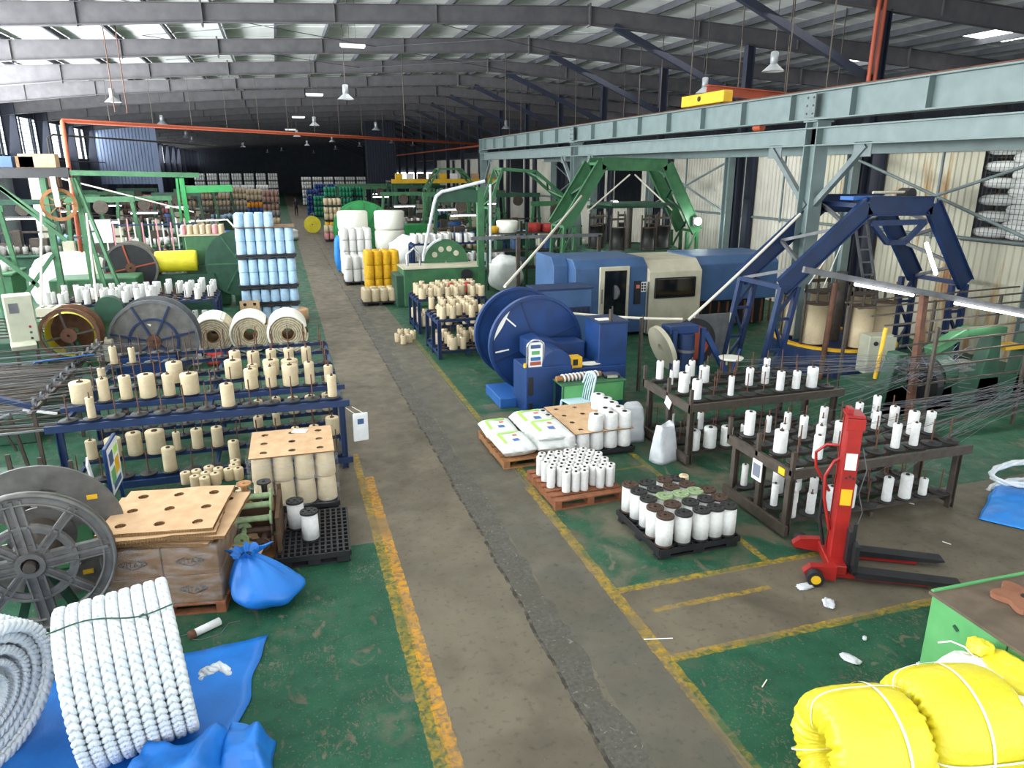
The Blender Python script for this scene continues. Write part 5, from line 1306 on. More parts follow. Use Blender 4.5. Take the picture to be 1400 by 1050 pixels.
    L2().lathe([(0, .72), (.24, .72), (.26, .76), (.2, .76), (0, .75)], 20, 0, Matrix.Translation((8.9, 12.7, 0))).build('rope_guide', 'strap_white', s); L2().cyl((8.9, 12.7, 0), (8.9, 12.7, .72), .03, n=8).build('guide_post', 'rust', s)
    q = thing('side_screen', 'grey sheet metal screen standing behind the orange flywheel', 'screen', (9.6, 14.6, 0)); MB().box((0, 0, .75), (1.1, .04, 1.1)).build('sheet', 'steel_grey', q); 
    for x in (-.5, .5): MB().bar((x, 0, 0), (x, 0, 1.3), .05).build('leg', 'cream_paint', q)
    # ropes
    def rope(pts, r, label, mt='rope_thin', sag=0):
        P = [Vector(p) for p in pts]; out = []
        for a, b_ in zip(P, P[1:]):
            for k in range(12): u = k / 12; out.append(a + (b_ - a) * u - Vector((0, 0, sag * 4 * u * (1 - u))))
        out.append(P[-1]); tag(MB().tube(out, r, 6).build('hauled_rope', mt), label, 'rope')
    globals()['rope'] = rope
    rope([(5.3, 14.4, 1.66), (8.2, 13.6, 1.45)], .03, 'cream rope running level from the blue reel to the haul-off bracket', sag=.04)
    rope([(8.35, 13.6, 1.42), (11.3, 14.0, 3.62)], .032, 'cream rope rising from the haul-off bracket to the blue truss', sag=.03)
    rope([AY(690, 392, 17), AY(795, 268, 24)], .04, 'cream rope slanting up past the gantry column towards the green truss', sag=.05)
    for k, (x, y) in enumerate(((5.98, 12.6), (7.05, 13.2))): tag(MB().bar((0, 0, 0 if k == 0 else -1.36), (0, 0, .24), .05, .08).bar((.03, 0, 0), (.03, 0, .3), .02).build('rope_fork', 'iron', None, (x if k else 6.05, y + .1, 1.36 if k else 1.715)), 'dark upright rope guide fork %s' % ('between the tower and the haul-off' if k else 'on the blue tower'), 'guide')
takeup()
def enclosure():
    o = Vector((10.4, 18.6, 0)); t = thing('rope_machine', 'long steel blue enclosed rope machine with a beige windowed section and glazed door', 'machine', o)
    def L(): b = MB(); b.T = Matrix.Translation(-o); return b
    F = 18.2; TXZ = lambda y: frame_T((0, y, 0), (1, 0, 0), (0, 0, 1))
    # profile in yz extruded along x, roof edge chamfered
    def hull(x0, x1, y0, z1, mt, nm, z0=.1, ch=.22):
        b = L(); b.prism([(y0, z0), (y0, z1 - ch), (y0 + ch * 1.2, z1), (20.2, z1), (20.2, z0)], x1 - x0, 0, frame_T((x0, 0, 0), (0, 1, 0), (0, 0, 1))); return b.build(nm, mt, t, bevel=.02)
    hull(7.55, 9.75, F, 2.2, 'blue_steel', 'door_section'); hull(9.75, 11.45, F - .12, 2.12, 'beige_panel', 'window_section', .05, .3); hull(11.45, 14.2, F + .1, 2.16, 'blue_steel', 'rear_section', .85)
    L().box((12.8, 19.3, .45), (2.6, 1.3, .8)).build('undercarriage', 'black', t)
    for k in range(9): L().bar((11.7 + .3 * k, 18.4, .1), (11.7 + .3 * k, 18.4, .8), .05).build('under_rib', 'rust', t)
    hull(7.1, 7.55, F + .5, 2.25, 'blue_steel', 'end_section')
    d = L().box((8.72, F - .03, 1.2), (.92, .06, 1.62)).build('door', 'beige_panel', t, bevel=.02)
    L().box((8.74, F - .07, 1.22), (.66, .02, 1.36)).build('pane', 'glass_dark', d); L().bar((8.33, F - .09, 1.0), (8.33, F - .09, 1.4), .03).build('door_handle', 'chrome', d)
    L().cyl((8.7, F - .084, 1.3), (8.75, F - .075, 1.3), .2, n=18).build('winder', 'steel_grey', d)
    wn_ = L(); wn_.box((10.58, F - .14, 1.36), (1.3, .03, .58)); wn_ = wn_.build('window_frame', 'black', t, bevel=.04, seg=2); L().box((10.58, F - .16, 1.36), (1.2, .02, .5)).build('pane', 'glass_dark', wn_, bevel=.006)
    L().box((9.45, F - .02, 1.25), (.2, .04, .66)).build('control_panel', 'black', t); L().box((9.45, F - .045, 1.42), (.1, .01, .1)).build('panel_label', 'sack_red', t)
    b = L().box((9.64, F - .015, 1.4), (.18, .02, .28)); nt_ = b.build('notice', 'white_paint', t)
    for k in range(6): L().box((9.6 + .08 * (k % 2), F - .027, 1.48 - .08 * (k // 2)), (.05, .006, .06)).build('notice_mark', 'core', nt_)
    L().box((9.75, F - .1, .8), (.02, .06, 1.5)).build('seam', 'steel_grey', t)
    t = thing('gear_cabinet', 'low steel blue gear cabinet with a vent strip before the enclosed machine', 'cabinet', (6.75, 17.3, 0))
    MB().box((0, 0, .88), (1.5, .8, 1.56)).build('body', 'blue_steel', t, bevel=.02); MB().box((0, 0, .05), (1.4, .7, .1)).build('plinth', 'black', t)
    MB().box((.2, -.41, 1.1), (1.0, .012, .2)).build('vent', 'blue_dark', t)
    for k in range(8): MB().box((-.24 + .125 * k, -.42, 1.1), (.05, .01, .15)).build('vent_slot', 'black', t)
    MB().box((0, 0, 1.68), (1.56, .86, .03)).build('lid', 'blue_dark', t)
    q = MB().cyl((0, 0, 0), (0, .5, 0), .24, n=24).build('motor', 'chrome', None, (5.75, 17.2, 1.0)); tag(q, 'round silver motor beside the low steel blue gear cabinet', 'motor'); MB().box((0, .25, -.6), (.3, .4, .8)).build('pedestal', 'steel_grey', q)
enclosure()
# ================================================================= TRUSS FRAMES AND ROTARY BRAIDERS
def aframe(name, label, y0, y1, pts, mt, mt2, solid=True, wd=.34):
    """portal with two sloping legs in two planes; pts = outline joints (x, z) from left foot to right foot"""
    o = Vector(((pts[0][0] + pts[-1][0]) / 2, (y0 + y1) / 2, 0)); t = thing(name, label, 'frame', o)
    def L(): b = MB(); b.T = Matrix.Translation(-o); return b
    for yi, y in enumerate((y0, y1)):
        for i, ((xa, za), (xb, zb)) in enumerate(zip(pts, pts[1:])):
            leg = i in (0, len(pts) - 2)
            if leg:
                # lattice leg: two uprights and zigzag
                dx = .42 if xa < o.x else -.42
                b = L(); b.bar((xa, y, za), (xb, y, zb), .1, .12); b.bar((xa + dx, y, za), (xb + dx, y, zb), .1, .12); b.build('leg', mt, t)
                n = 3
                for k in range(n):
                    u, v = k / n, (k + 1) / n; pa = Vector((xa + (xb - xa) * u, y, za + (zb - za) * u)); pb = Vector((xa + (xb - xa) * v, y, za + (zb - za) * v))
                    L().bar(pa + Vector((dx if k % 2 else 0, 0, 0)), pb + Vector((0 if k % 2 else dx, 0, 0)), .06).build('leg_brace', mt, t); L().bar(pb, pb + Vector((dx, 0, 0)), .06).build('leg_brace', mt, t)
            else:
                L().bar((xa, y, za), (xb, y, zb), .03 if solid else .1, wd, 0, (0, 1, 0) if False else (0, 0, 1)).build('chord', mt, t)
                if solid: 
                    for s_ in (-1, 1):
                        d = Vector((xb - xa, 0, zb - za)).normalized(); nn = Vector((-d.z, 0, d.x)) * (wd / 2) * s_
                        L().bar(Vector((xa, y, za)) + nn, Vector((xb, y, zb)) + nn, .12, .025, 0, nn).build('chord_flange', mt, t)
    for i, (x, z) in enumerate(pts[1:-1]): L().bar((x, y0, z), (x, y1, z), .1, .1).build('cross_tie', mt, t)
    for i, ((xa, za), (xb, zb)) in enumerate(zip(pts[1:-1], pts[2:-1])):
        n = 4
        for k in range(n):
            u, v = k / n, (k + 1) / n; pa = Vector((xa + (xb - xa) * u, y0 if k % 2 else y1, za + (zb - za) * u)); pb = Vector((xa + (xb - xa) * v, y1 if k % 2 else y0, za + (zb - za) * v))
            L().bar(pa, pb, .07).build('lattice_bar', mt2, t)
    return t, L
def carrier_deck(name, label, c, r, n, spool, sr, sh, deck_mt, z0=.55, parts=True):
    t = thing(name, label, 'machine', c)
    b = MB().lathe([(0, 0), (r, 0), (r, z0 * .5), (r * 1.06, z0 * .5), (r * 1.06, z0), (0, z0)], 28, 0, smooth=False).build('turntable', deck_mt, t)
    MB().ring(r * .92, r * 1.03, .05, 28, 0, Matrix.Translation((0, 0, z0 + .03))).build('track_ring', 'yellow' if z0 < 1 else deck_mt, t)
    MB().cyl((0, 0, z0), (0, 0, z0 + sh + .7), .12, n=12).build('centre_post', 'iron', t)
    s0 = None
    for k in range(n):
        a = 2 * PI * k / n + .35; x, y = r * .72 * math.cos(a), r * .72 * math.sin(a)
        for s_ in (-1, 1): MB().bar((x + s_ * (sr + .06), y, z0), (x + s_ * (sr + .06), y, z0 + sh + .5), .04, .06).build('carrier_post', 'iron', t)
        MB().bar((x - sr - .08, y, z0 + sh + .35), (x + sr + .08, y, z0 + sh + .35), .05, .08).cyl((x, y, z0 + .05), (x, y, z0 + sh + .5), .03, n=8).build('carrier_head', 'iron', t)
        o = MB().lathe([(0, 0), (sr * 1.06, 0), (sr * 1.06, .02), (sr, .02), (sr, sh - .02), (sr * 1.06, sh - .02), (sr * 1.06, sh), (0, sh)], 20, 0, ms=[1, 1, 1, 0, 1, 1, 1]).build('yarn_spool', [spool, 'core_brown'], None, (c[0] + x, c[1] + y, c[2] + z0 + .06))
        tag(o, None, 'spool'); 
        if s0 is None: s0 = []
        s0.append(o)
    return t, s0
def trusses():
    pts = [(9.95, 0), (10.3, 2.12), (12.35, 3.82), (14.15, 3.8), (15.55, 1.95), (15.6, 0)]
    t, L = aframe('truss_frame', 'blue steel truss portal spanning the rotary braider behind the gantry column', 13.1, 14.6, pts, 'blue_dark', 'steel_grey', True, .4)
    L().box((13.2, 13.05, 3.45), (1.5, .04, .12)).build('lower_tie', 'blue_dark', t)
    for a, b_ in (((12.5, 3.45), (13.0, 3.0)), ((14.0, 3.45), (13.5, 3.0)), ((13.0, 3.0), (13.5, 3.0))): L().bar((a[0], 13.1, a[1]), (b_[0], 13.1, b_[1]), .1).build('gusset_bar', 'blue_dark', t)
    L().bar((12.0, 13.4, 3.98), (13.0, 13.4, 3.98), .4, .08).build('top_plate', 'blue_bright', t)
    b = L(); b.bar((13.0, 14.2, 3.5), (14.05, 14.4, 1.0), .05).bar((13.35, 14.2, 3.5), (14.4, 14.4, 1.0), .05)
    b.build('ladder_rail', 'steel_grey', t)
    for k in range(8):
        u = (k + .5) / 8; L().bar((13.0 + 1.05 * u, 14.2 + .2 * u, 3.5 - 2.5 * u), (13.35 + 1.05 * u, 14.2 + .2 * u, 3.5 - 2.5 * u), .035).build('ladder_rung', 'steel_grey', t)
    L().cyl((13.6, 13.2, 4.05), (13.6, 13.5, 4.05), .14, n=16).build('top_sheave', 'black', t); L().cyl((12.6, 13.3, 4.1), (13.6, 13.3, 4.1), .03, n=8).build('top_bar', 'beige_panel', t)
    tl = MB().bar((14.0, 12.98, 2.98), (14.45, 12.98, 2.25), .06).build('tube_lamp', 'tube_light'); tag(tl, 'glowing tube lamp fixed slanting on the right blue truss leg'.replace('right ', ''), 'lamp')
    _, sp = carrier_deck('rotary_braider', 'dark rotary braider turntable with cream rope spools under the blue truss', (12.6, 13.9, 0), 1.35, 6, 'yarn_cream', .27, .95, 'blue_dark', .62)
    ordlabels(sp, 'tall cream rope spool under the blue truss, {} from the gantry column side', 'cream rope spools under the blue truss')
    for k in range(3): rope([(11.0 + .5 * k, 13.8, 1.9), (12.6, 13.85, 3.4)], .012, 'thin pale strand rising to the blue truss crown, %s from the gantry column' % ordw(k + 1), 'strap_white')
    c = thing('control_cabinet', 'grey-beige control cabinet on a stand before the blue truss braider', 'cabinet', (12.35, 12.3, 0), R(-14))
    MB().box((0, 0, .68), (.62, .42, .86)).build('body', 'grey_box', c, bevel=.015); MB().cyl((-.16, -.215, .95), (-.16, -.23, .95), .05, n=14).build('dial', 'black', c); MB().box((.02, -.214, .68), (.006, .006, .82)).build('door_seam', 'steel_grey', c)
    for x in (-.25, .25): MB().bar((x, 0, 0), (x, 0, .27), .06).build('leg', 'green_dark', c)
    # green portal further back
    pts = [(9.6, 0), (9.75, 2.6), (11.15, 4.78), (13.75, 4.74), (15.2, 2.3), (15.25, 0)]
    aframe('truss_frame', 'green box section portal frame spanning a braider behind the enclosed machine', 24.6, 25.8, pts, 'green', 'green_dark', True, .42)
    _, sp = carrier_deck('rotary_braider', 'tall dark rotary braider under the green portal frame', (12.6, 25.2, 0), 1.8, 7, 'core', .22, .8, 'green_dark', 1.7)
    ordlabels(sp, 'dark bobbin on the braider under the green portal, {} from the lane', 'dark bobbins under the green portal')
    q = MB(); q.box((12.6, 25.2, 3.25), (3.4, .2, .12)).box((12.6, 25.2, 3.35), (2.4, 2.0, .08)); tag(q.build('carrier_table', 'green_dark'), 'dark green carrier table above the braider under the green portal', 'table')
    for (p, lab) in (((12.3, 25.9, 3.3), 'bright white work lamp glowing at the middle of the green portal'), ((15.05, 24.4, 2.7), 'bright white work lamp glowing on the wall side leg of the green portal')):
        q = thing('work_lamp', lab, 'lamp', p); MB().lathe([(0, 0), (.12, .02), (.14, .1), (0, .1)], 16, 0, Matrix.Rotation(R(90), 4, 'X')).build('glowing_face', 'tube_light', q); MB().box((0, .06, 0), (.3, .1, .3)).build('housing', 'steel_grey', q)
        l = bpy.data.lights.new('work_lamp_light', 'POINT'); l.energy = 60; l.shadow_soft_size = .12; l.color = (.85, 1, .95); lo = bpy.data.objects.new('work_lamp_light', l); COL.objects.link(lo); lo.location = Vector(p) + Vector((0, -.3, 0))
    rope([(10.8, 25, 3.1), (12.5, 25.1, 4.4)], .03, 'pale rope slanting up inside the green portal on the lane side'); rope([(14.3, 25, 3.1), (12.7, 25.1, 4.4)], .03, 'pale rope slanting up inside the green portal on the wall side')
    pts = [(8.6, 0), (8.5, 3.0), (9.1, 4.6), (10.6, 4.5), (12.6, 2.9), (12.9, 0)]
    aframe('truss_frame', 'dark green lattice portal frame beyond the big green portal', 30.2, 31.4, pts, 'green', 'green', False, .12)
    pts = [(8.9, 0), (9.0, 3.4), (9.8, 4.6), (11.2, 4.6), (12.4, 3.2), (12.5, 0)]
    aframe('truss_frame', 'dim green lattice portal frame far back by the wall', 46.2, 47.4, pts, 'green', 'green_dark', False, .12)
    # lighting mast over the right strander
    t = thing('light_mast', 'brown post carrying a long grey beam with two fluorescent battens over the green strander', 'lamp', (11.0, 9.95, 0))
    MB().bar((0, 0, 0), (-.12, .0, 2.48), .11).build('post', 'rust', t)
    A, B = Vector((8.3, 9.95, 2.98)) - Vector((11.0, 9.95, 0)), Vector((13.6, 9.75, 1.95)) - Vector((11.0, 9.95, 0))
    A = Vector((-2.78, 0, 3.0)); B = Vector((2.6, -.2, 1.95))
    MB().bar(A, B, .06, .1).build('beam', 'steel_grey', t)
    d = (B - A)
    for u0, u1 in ((.19, .42), (.6, .92)): MB().bar(A + d * u0 - Vector((0, .05, .085)), A + d * u1 - Vector((0, .05, .085)), .06, .045).build('fluorescent_tube', 'tube_light', t)
    for u in (.3, .76):
        l = bpy.data.lights.new('batten_light', 'AREA'); l.shape = 'RECTANGLE'; l.size = 1.2; l.size_y = .1; l.energy = 25; lo = bpy.data.objects.new('batten_light', l); COL.objects.link(lo); lo.location = Vector((11, 9.95, 0)) + A + d * u - Vector((0, .05, .13)); lo.rotation_euler = (0, R(10), 0)
    p = thing('standpipe', 'thin rusty standpipe before the blue truss braider', 'pipe', (11.45, 12.9, 0)); MB().cyl((0, 0, 0), (.1, 0, 2.2), .06, n=8).build('pipe', 'rust', p)
trusses()
def right_strander():
    t = thing('strander', 'long green strander with cast arms and rows of horizontal rods at the frame edge', 'machine', (12.0, 10.6, 0)); o = Vector((12.0, 10.6, 0))
    def L(): b = MB(); b.T = Matrix.Translation(-o); return b
    L().box((12.6, 10.8, .3), (4.2, 1.0, .6)).build('bed', 'green_dark', t, bevel=.02)
    for x, h in ((11.0, 1.25), (12.1, 1.5), (13.3, 1.45), (14.3, 1.4)):
        b = L(); b.prism([(x - .35, 0), (x - .22, h * .6), (x - .1, h), (x + .12, h), (x + .2, h * .6), (x + .35, 0)], .3, 0, frame_T((0, 10.6, 0), (1, 0, 0), (0, 0, 1))); b.build('cast_stand', 'green_dark', t, bevel=.02)
    L().bar((11.6, 10.3, 1.25), (12.4, 10.3, 1.6), .22, .18).bar((12.4, 10.3, 1.6), (13.4, 10.3, 1.55), .22, .18).build('cast_arm', 'green', t, bevel=.02)
    T = Matrix.Translation((11.35, 10.1, .75)) @ Matrix.Rotation(R(80), 4, 'Y'); L().ring(.08, .42, .14, 28, 0, T).build('guide_wheel', 'black', t)
    T = Matrix.Translation((11.8, 10.2, .85)) @ Matrix.Rotation(R(80), 4, 'Y'); L().ring(.3, .34, .3, 24, 0, T).build('reed_ring', 'green_dark', t)
    L().box((12.2, 10.2, 1.0), (.7, .3, .06)).box((12.2, 10.2, .88), (.7, .3, .04)).build('roller_stack', 'chrome', t)
    for k, (y, z) in enumerate([(9.3, .5), (9.3, .75), (9.4, 1.0), (9.5, 1.25), (9.6, 1.45), (9.8, 1.62), (10.0, 1.75), (10.3, 1.88), (10.7, 1.98), (11.1, 2.05), (11.5, 2.1), (9.2, .3)]):
        L().bar((10.1 + .05 * k, y, z - .05), (15.2, y, z + .05), .03).build('horizontal_rod', 'iron', t)
    for x in (10.6, 12.8, 14.6):
        for y in (9.3, 11.4): L().bar((x, y, 0), (x, y, 2.0), .05).build('rod_post', 'iron', t)
    for k, (u, v, m_) in enumerate(((1235, 500, 'yellow'), (1240, 530, 'yellow'))): pass
    L().cyl((11.0, 10.9, .4), (11.2, 11.0, 1.6), .04, n=10).build('gas_cylinder', 'yellow', t); L().box((13.9, 10.5, 1.15), (.5, .3, .08)).build('tool_tray', 'yellow', t)
    b = MB(); r = random.Random(3)
    for k in range(70):
        p = Vector((11.4 + r.uniform(-1.3, .8), 10.0 + r.uniform(-.5, .4), 1.0 + r.uniform(-.3, .35))); q = p + Vector((r.uniform(-.5, .5), r.uniform(-.3, .3), r.uniform(-.2, .2))); b.bar(p, q, .008)
    tag(b.build('yarn_tangle', 'thread'), 'tangled grey yarn bundle gathered at the green strander inlet', 'yarn', kind='stuff')
    # white sacks in the meshed storage behind the wall
    sm = MB(); n, m_ = 10, 10
    for i in range(n + 1):
        for j in range(m_):
            a = 2 * PI * j / m_; e = max(.0, 1 - abs(i / n * 2 - 1) ** 4) ** .5
            sm.v.append(Vector((.36 * e * math.copysign(abs(math.cos(a)) ** .7, math.cos(a)), (i / n - .5) * .95, .135 * e * math.copysign(abs(math.sin(a)) ** .8, math.sin(a)))))
    for i in range(n):
        for j in range(m_): sm.f.append([i * m_ + j, i * m_ + (j + 1) % m_, (i + 1) * m_ + (j + 1) % m_, (i + 1) * m_ + j]); sm.m.append(0); sm.s.append(True)
    s0 = sm.build('sack', 'sack_white', None, (17.2, 9.6, 3.06)); allb = [s0]
    for lv in range(11):
        for k in range(6):
            if lv == 0 and k == 0: continue
            y = 9.55 + .88 * k + .12 * (lv % 2)
            if y > 14.0: continue
            c = s0.copy(); COL.objects.link(c); c.location = (17.2 + rnd.uniform(-.04, .04), y, 3.06 + .2 * lv); c.rotation_euler = (0, rnd.uniform(-.06, .06), rnd.uniform(-.08, .08)); allb.append(c)
    for o_ in allb: tag(o_, None, 'sack')
    for lv in range(11):
        q = [o_ for o_ in allb if abs(o_.location.z - 3.06 - .2 * lv) < .05]
        ordlabels(q, 'white sack behind the wall mesh, {} from the near end, ' + ordw(lv + 1) + ' layer up', 'white sacks behind the mesh, %s layer' % ordw(lv + 1), key=lambda o: o.location.y)
    st = thing('storage_rack', 'meshed steel storage shelf carrying the white sacks above the wall rail', 'rack', (17.2, 11.8, 0)); MB().box((0, 0, 2.88), (.9, 5.4, .1)).build('shelf', 'iron', st)
    for y in (-2.6, 0, 2.6): MB().bar((.4, y, 0), (.4, y, 5.4), .1).build('post', 'iron', st)
    b = MB()
    for k in range(45): b.bar((-.4, -2.6 + .118 * k, 2.95), (-.4, -2.6 + .118 * k, 5.4), .008)
    for k in range(21): b.bar((-.4, -2.6, 2.95 + .12 * k), (-.4, 2.6, 2.95 + .12 * k), .008)
    b.build('mesh_panel', 'iron', st)
    allb = []
    for lv in range(11):
        c = s0.copy(); COL.objects.link(c); c.location = (17.2, 24.85, 2.95 + .2 * lv); c.scale = (1, .7, 1); allb.append(tag(c, None, 'sack'))
    ordlabels(allb, 'white sack in the narrow wall gap, {} from the bottom', 'white sacks in the narrow wall gap', key=lambda o: o.location.z)
    MB().box((17.2, 24.85, 1.4), (.8, .7, 2.85)).build('storage_plinth', 'iron'); tag(bpy.data.objects['storage_plinth'], 'dark plinth under the sacks in the narrow wall gap', 'plinth')
right_strander()
# ================================================================= MID LEFT
def spiral_roll(label, c, R0, L_, seed, hub=True):
    t = thing('fabric_roll', label, 'roll', c)
    T = Matrix.Rotation(R(90), 4, 'X'); n = 190; turns = 6; vs = []
    for i in range(n + 1):
        a = 2 * PI * turns * i / n + seed; r = .17 + (R0 - .17) * i / n; th = .02
        for q, z in ((-1, 0), (1, 0), (1, -L_), (-1, -L_)): vs.append(T @ Vector(((r + q * th) * math.cos(a), (r + q * th) * math.sin(a), z)))
    b = MB(); b.add(vs, [(4 * i + k, 4 * i + (k + 1) % 4, 4 * (i + 1) + (k + 1) % 4, 4 * (i + 1) + k) for i in range(n) for k in range(4)]); b.build('wound_fabric', 'blanket', t)
    T2 = T; MB().lathe([(.17, -.04), (R0 * .97, -.04), (R0 * .97, -L_ + .05)], 30, 0, T2).build('inner_layer', 'blanket_dark', t)
    MB().lathe([(.15, 0), (.17, 0), (.17, -L_), (.15, -L_)], 20, 0, T2).build('core_tube', 'card', t)
    b = MB(); b.lathe([(R0 * .93, .03), (R0 * 1.0, .02), (R0 * 1.04, -.05), (R0 * 1.04, -L_), (R0, -L_ - .04)], 36, 0, T2, True, R(20 + 30 * seed), R(250 + 20 * seed)); b.build('plastic_wrap', 'strap_white', t)
    return t
def mid_left():
    spiral_roll('white wrapped spiral fabric roll nearest the lane', (-.08, 19.1, .5), .5, 1.0, 0)
    spiral_roll('white wrapped spiral fabric roll second from the lane', (-1.02, 19.35, .49), .49, 1.0, .5)
    spiral_roll('white wrapped spiral fabric roll third from the lane with a dark hub', (-1.92, 19.4, .49), .49, 1.0, 1.1)
    spiral_roll('torn white wrapped fabric roll farthest from the lane', (-2.78, 19.7, .42), .42, 1.0, 2.2)
    tag(cone('yarn_cone', 'yarn', (-2.3, 18.6, 0), .16, .62, 'yarn_white', 'core', 'cyl', parts=False), 'tall white roll standing before the torn fabric roll', 'roll')
    tag(lump('red_bundle', 'yarn_red', (-1.75, 18.35, .2), (.5, .35, .4), 4, 'red and white plastic bundle before the spiral fabric rolls', 'bundle', amp=.3), None)
    # tall stack of pale blue cones
    c = (-.5, 23.6); tiers = [0, .42, .84, 1.24, 1.64, 2.04, 2.44, 2.86]
    z = .0; obs = []; lay = 0
    plan = [('t', 6), ('c', 6), ('t', 6), ('c', 6), ('t', 6), ('c', 6), ('c', 6), ('t', 6), ('c', 6), ('c', 6), ('b', 6), ('c', 4)]
    trays = []
    z = .0
    for kind, n in plan:
        if kind in 'tb':
            h = .15 if kind == 't' else .03
            o = MB().box((0, 0, h / 2), (1.72, 1.2, h * .35)).box((0, 0, h * .9), (1.76, 1.24, h * .2)); 
            if kind == 't':
                for x in (-.7, 0, .7): o.box((x, 0, h * .4), (.22, 1.18, h * .8))
            o = o.build('tray_pallet', 'black' if kind == 't' else 'card_brown', None, (c[0], c[1], z)); tag(o, None, 'pallet'); trays.append(o); z += h
        else:
            lay += 1
            for j in range(3):
                for i in range(n):
                    if j == 1 and 0 < i < n - 1: continue
                    x = c[0] - .7 + .28 * i
                    o = cone('yarn_cone', 'yarn', (x, c[1] - .42 + .42 * j, z), .138, .38, 'yarn_blue', parts=False); obs.append((lay, o))
            z += .385
    ordlabels(trays, 'dark pallet layer in the tall pale blue cone stack, {} from the bottom', 'pallets in the tall pale blue stack', key=lambda o: o.location.z)
    for k in range(1, lay + 1):
        ordlabels([o for q, o in obs if q == k], 'pale blue yarn cone, {} from the near lane corner, ' + ordw(k) + ' layer up', 'pale blue cones, %s layer of the tall stack' % ordw(k), key=lambda o: (round(o.location.y, 1), -o.location.x))
    b = MB().box((0, 0, 0), (.5, .02, .62)); o = MB().holeplate(-.28, .28, -.33, .33, 2, 3, .05, 0, .02, 0, 1, 12).build('cardboard_sheet', ['card', 'card_edge'], None, (-1.1, 22.6, .5), (R(82), 0, R(6))); tag(o, 'holed brown cardboard sheet leaning on the pale blue cone stack', 'cardboard')
    o = MB().lathe([(0, 0), (.42, 0), (.44, .4), (.36, .44), (0, .42)], 24).build('cone_carton', 'card', None, (.15, 23.1, 0)); tag(o, 'round brown drum beside the foot of the pale blue cone stack', 'drum')
    o = lump('white_sack', 'sack_white', G(400, 328) + Vector((0, 0, .35)), (.9, .9, .75), 6, 'white full sack on the lane beyond the pale blue cone stack', 'sack', amp=.2)
    # reels and winder
    def reel(label, x, y, z, Ro, mt_face, mt_spoke, nsp, mt_rim, depth, drum, Ri=0, solid=True, col='steel_grey'):
        t = thing('cable_reel', label, 'reel', (x, y, 0)); T = Matrix.Translation((0, 0, z)) @ Matrix.Rotation(R(90), 4, 'X')
        b = MB().ring(Ro - .07, Ro, .08, 48, 0, T); b.build('rim', mt_rim, t)
        if solid: MB().ring(Ri or .08, Ro - .05, .02, 40, 0, T).build('face', mt_face, t)
        for k in range(nsp):
            a = 2 * PI * k / nsp + .2; MB().bar(T @ Vector((.06 * math.cos(a), .06 * math.sin(a), .03)), T @ Vector(((Ro - .06) * math.cos(a), (Ro - .06) * math.sin(a), .03)), .05, .04).build('spoke', mt_spoke, t)
        MB().ring(.03, .16, .12, 20, 0, T).build('hub', 'rust', t)
        T2 = Matrix.Translation((0, depth, z)) @ Matrix.Rotation(R(90), 4, 'X'); MB().ring(.08, Ro, .05, 40, 0, T2).build('back_flange', mt_rim, t)
        MB().lathe([(Ro * .8, -depth + .03), (Ro * .82, -depth / 2), (Ro * .8, -.03)], 36, 0, T).build('wound_rope', drum, t)
        for s_ in (-1, 1): MB().bar((s_ * Ro * .6, depth / 2, 0), (0, depth / 2, z), .08).build('stand', 'green_dark', t)
        return t
    t = reel('big grey faced reel with blue spokes behind the blue creel', -3.08, 18.2, .72, .98, 'cast_grey', 'blue_dark', 7, 'steel_grey', .6, 'iron')
    T = Matrix.Translation((0, -.02, .72)) @ Matrix.Rotation(R(90), 4, 'X'); MB().ring(.5, .55, .05, 40, 0, T).build('inner_ring', 'blue_dark', t)
    reel('rust rimmed hollow reel of yellow rope before the green winder', -4.62, 17.5, 1.12, .6, 'black', 'iron', 4, 'rust', .5, 'yellow_wrap', solid=False)
    for i, (x, y) in enumerate(((-5.0, 16.6), (-4.6, 17.05))): pass
    o = wrapped_coil('yellow wrapped rope coil lying beside the grey control cabinet', G(68, 487) + Vector((0, 0, .32)), (.5, -.8, .3), .34, .12, .3, 11, {'around': [0], 'through': []}); o['group'] = 'yellow coil by the cabinet'
    t = thing('winder', 'green winder housing between the yellow rope reel and the grey reel', 'machine', (-4.0, 18.6, 0))
    MB().box((0, .3, .65), (1.6, 1.0, 1.3)).build('housing', 'green', t, bevel=.03); MB().box((-.1, -.4, .6), (.35, .5, .5)).build('counter_box', 'beige_panel', t, bevel=.02); MB().cyl((.05, -.28, 1.5), (.05, -.05, 1.5), .3, n=24).build('pulley', 'green_dark', t); MB().bar((.05, 0, .9), (.05, 0, 1.5), .12).build('pulley_bracket', 'green', t)
    MB().box((.75, -.5, .22), (1.3, .6, .44)).build('blue_frame', 'blue', t, bevel=.01)
    rope([(-3.9, 18.4, 1.5), (-3.1, 18.2, 1.1)], .03, 'cream rope from the green winder pulley to the grey reel', 'rope_thin')
    c = thing('control_cabinet', 'pale grey control cabinet with a sloping keypad on the left green strander'.replace('left ', ''), 'cabinet', (-5.28, 16.9, 0), R(20))
    MB().box((0, 0, 1.66), (.5, .4, .98)).build('body', 'grey_box', c, bevel=.02); MB().box((-.05, -.26, 1.14), (.44, .24, .1), M=Matrix.Rotation(R(18), 3, 'X')).build('keypad', 'grey_box', c, bevel=.01); MB().box((-.1, -.205, 1.9), (.16, .01, .2)).build('display', 'steel_grey', c)
    for k in range(3): MB().cyl((.12, -.2, 1.5 - .12 * k), (.12, -.22, 1.5 - .12 * k), .025, n=10).build('push_button', ['red', 'green', 'black'][k], c)
    for x in (-.18, .18): MB().bar((x, 0, 0), (x, 0, 1.2), .07).build('leg', 'iron', c)
    # green tower with sheave and ladder
    o = Vector((-6.2, 23.5, 0)); t = thing('rope_tower', 'green steel rope tower with a brown spoked sheave hung from its top beam', 'tower', o)
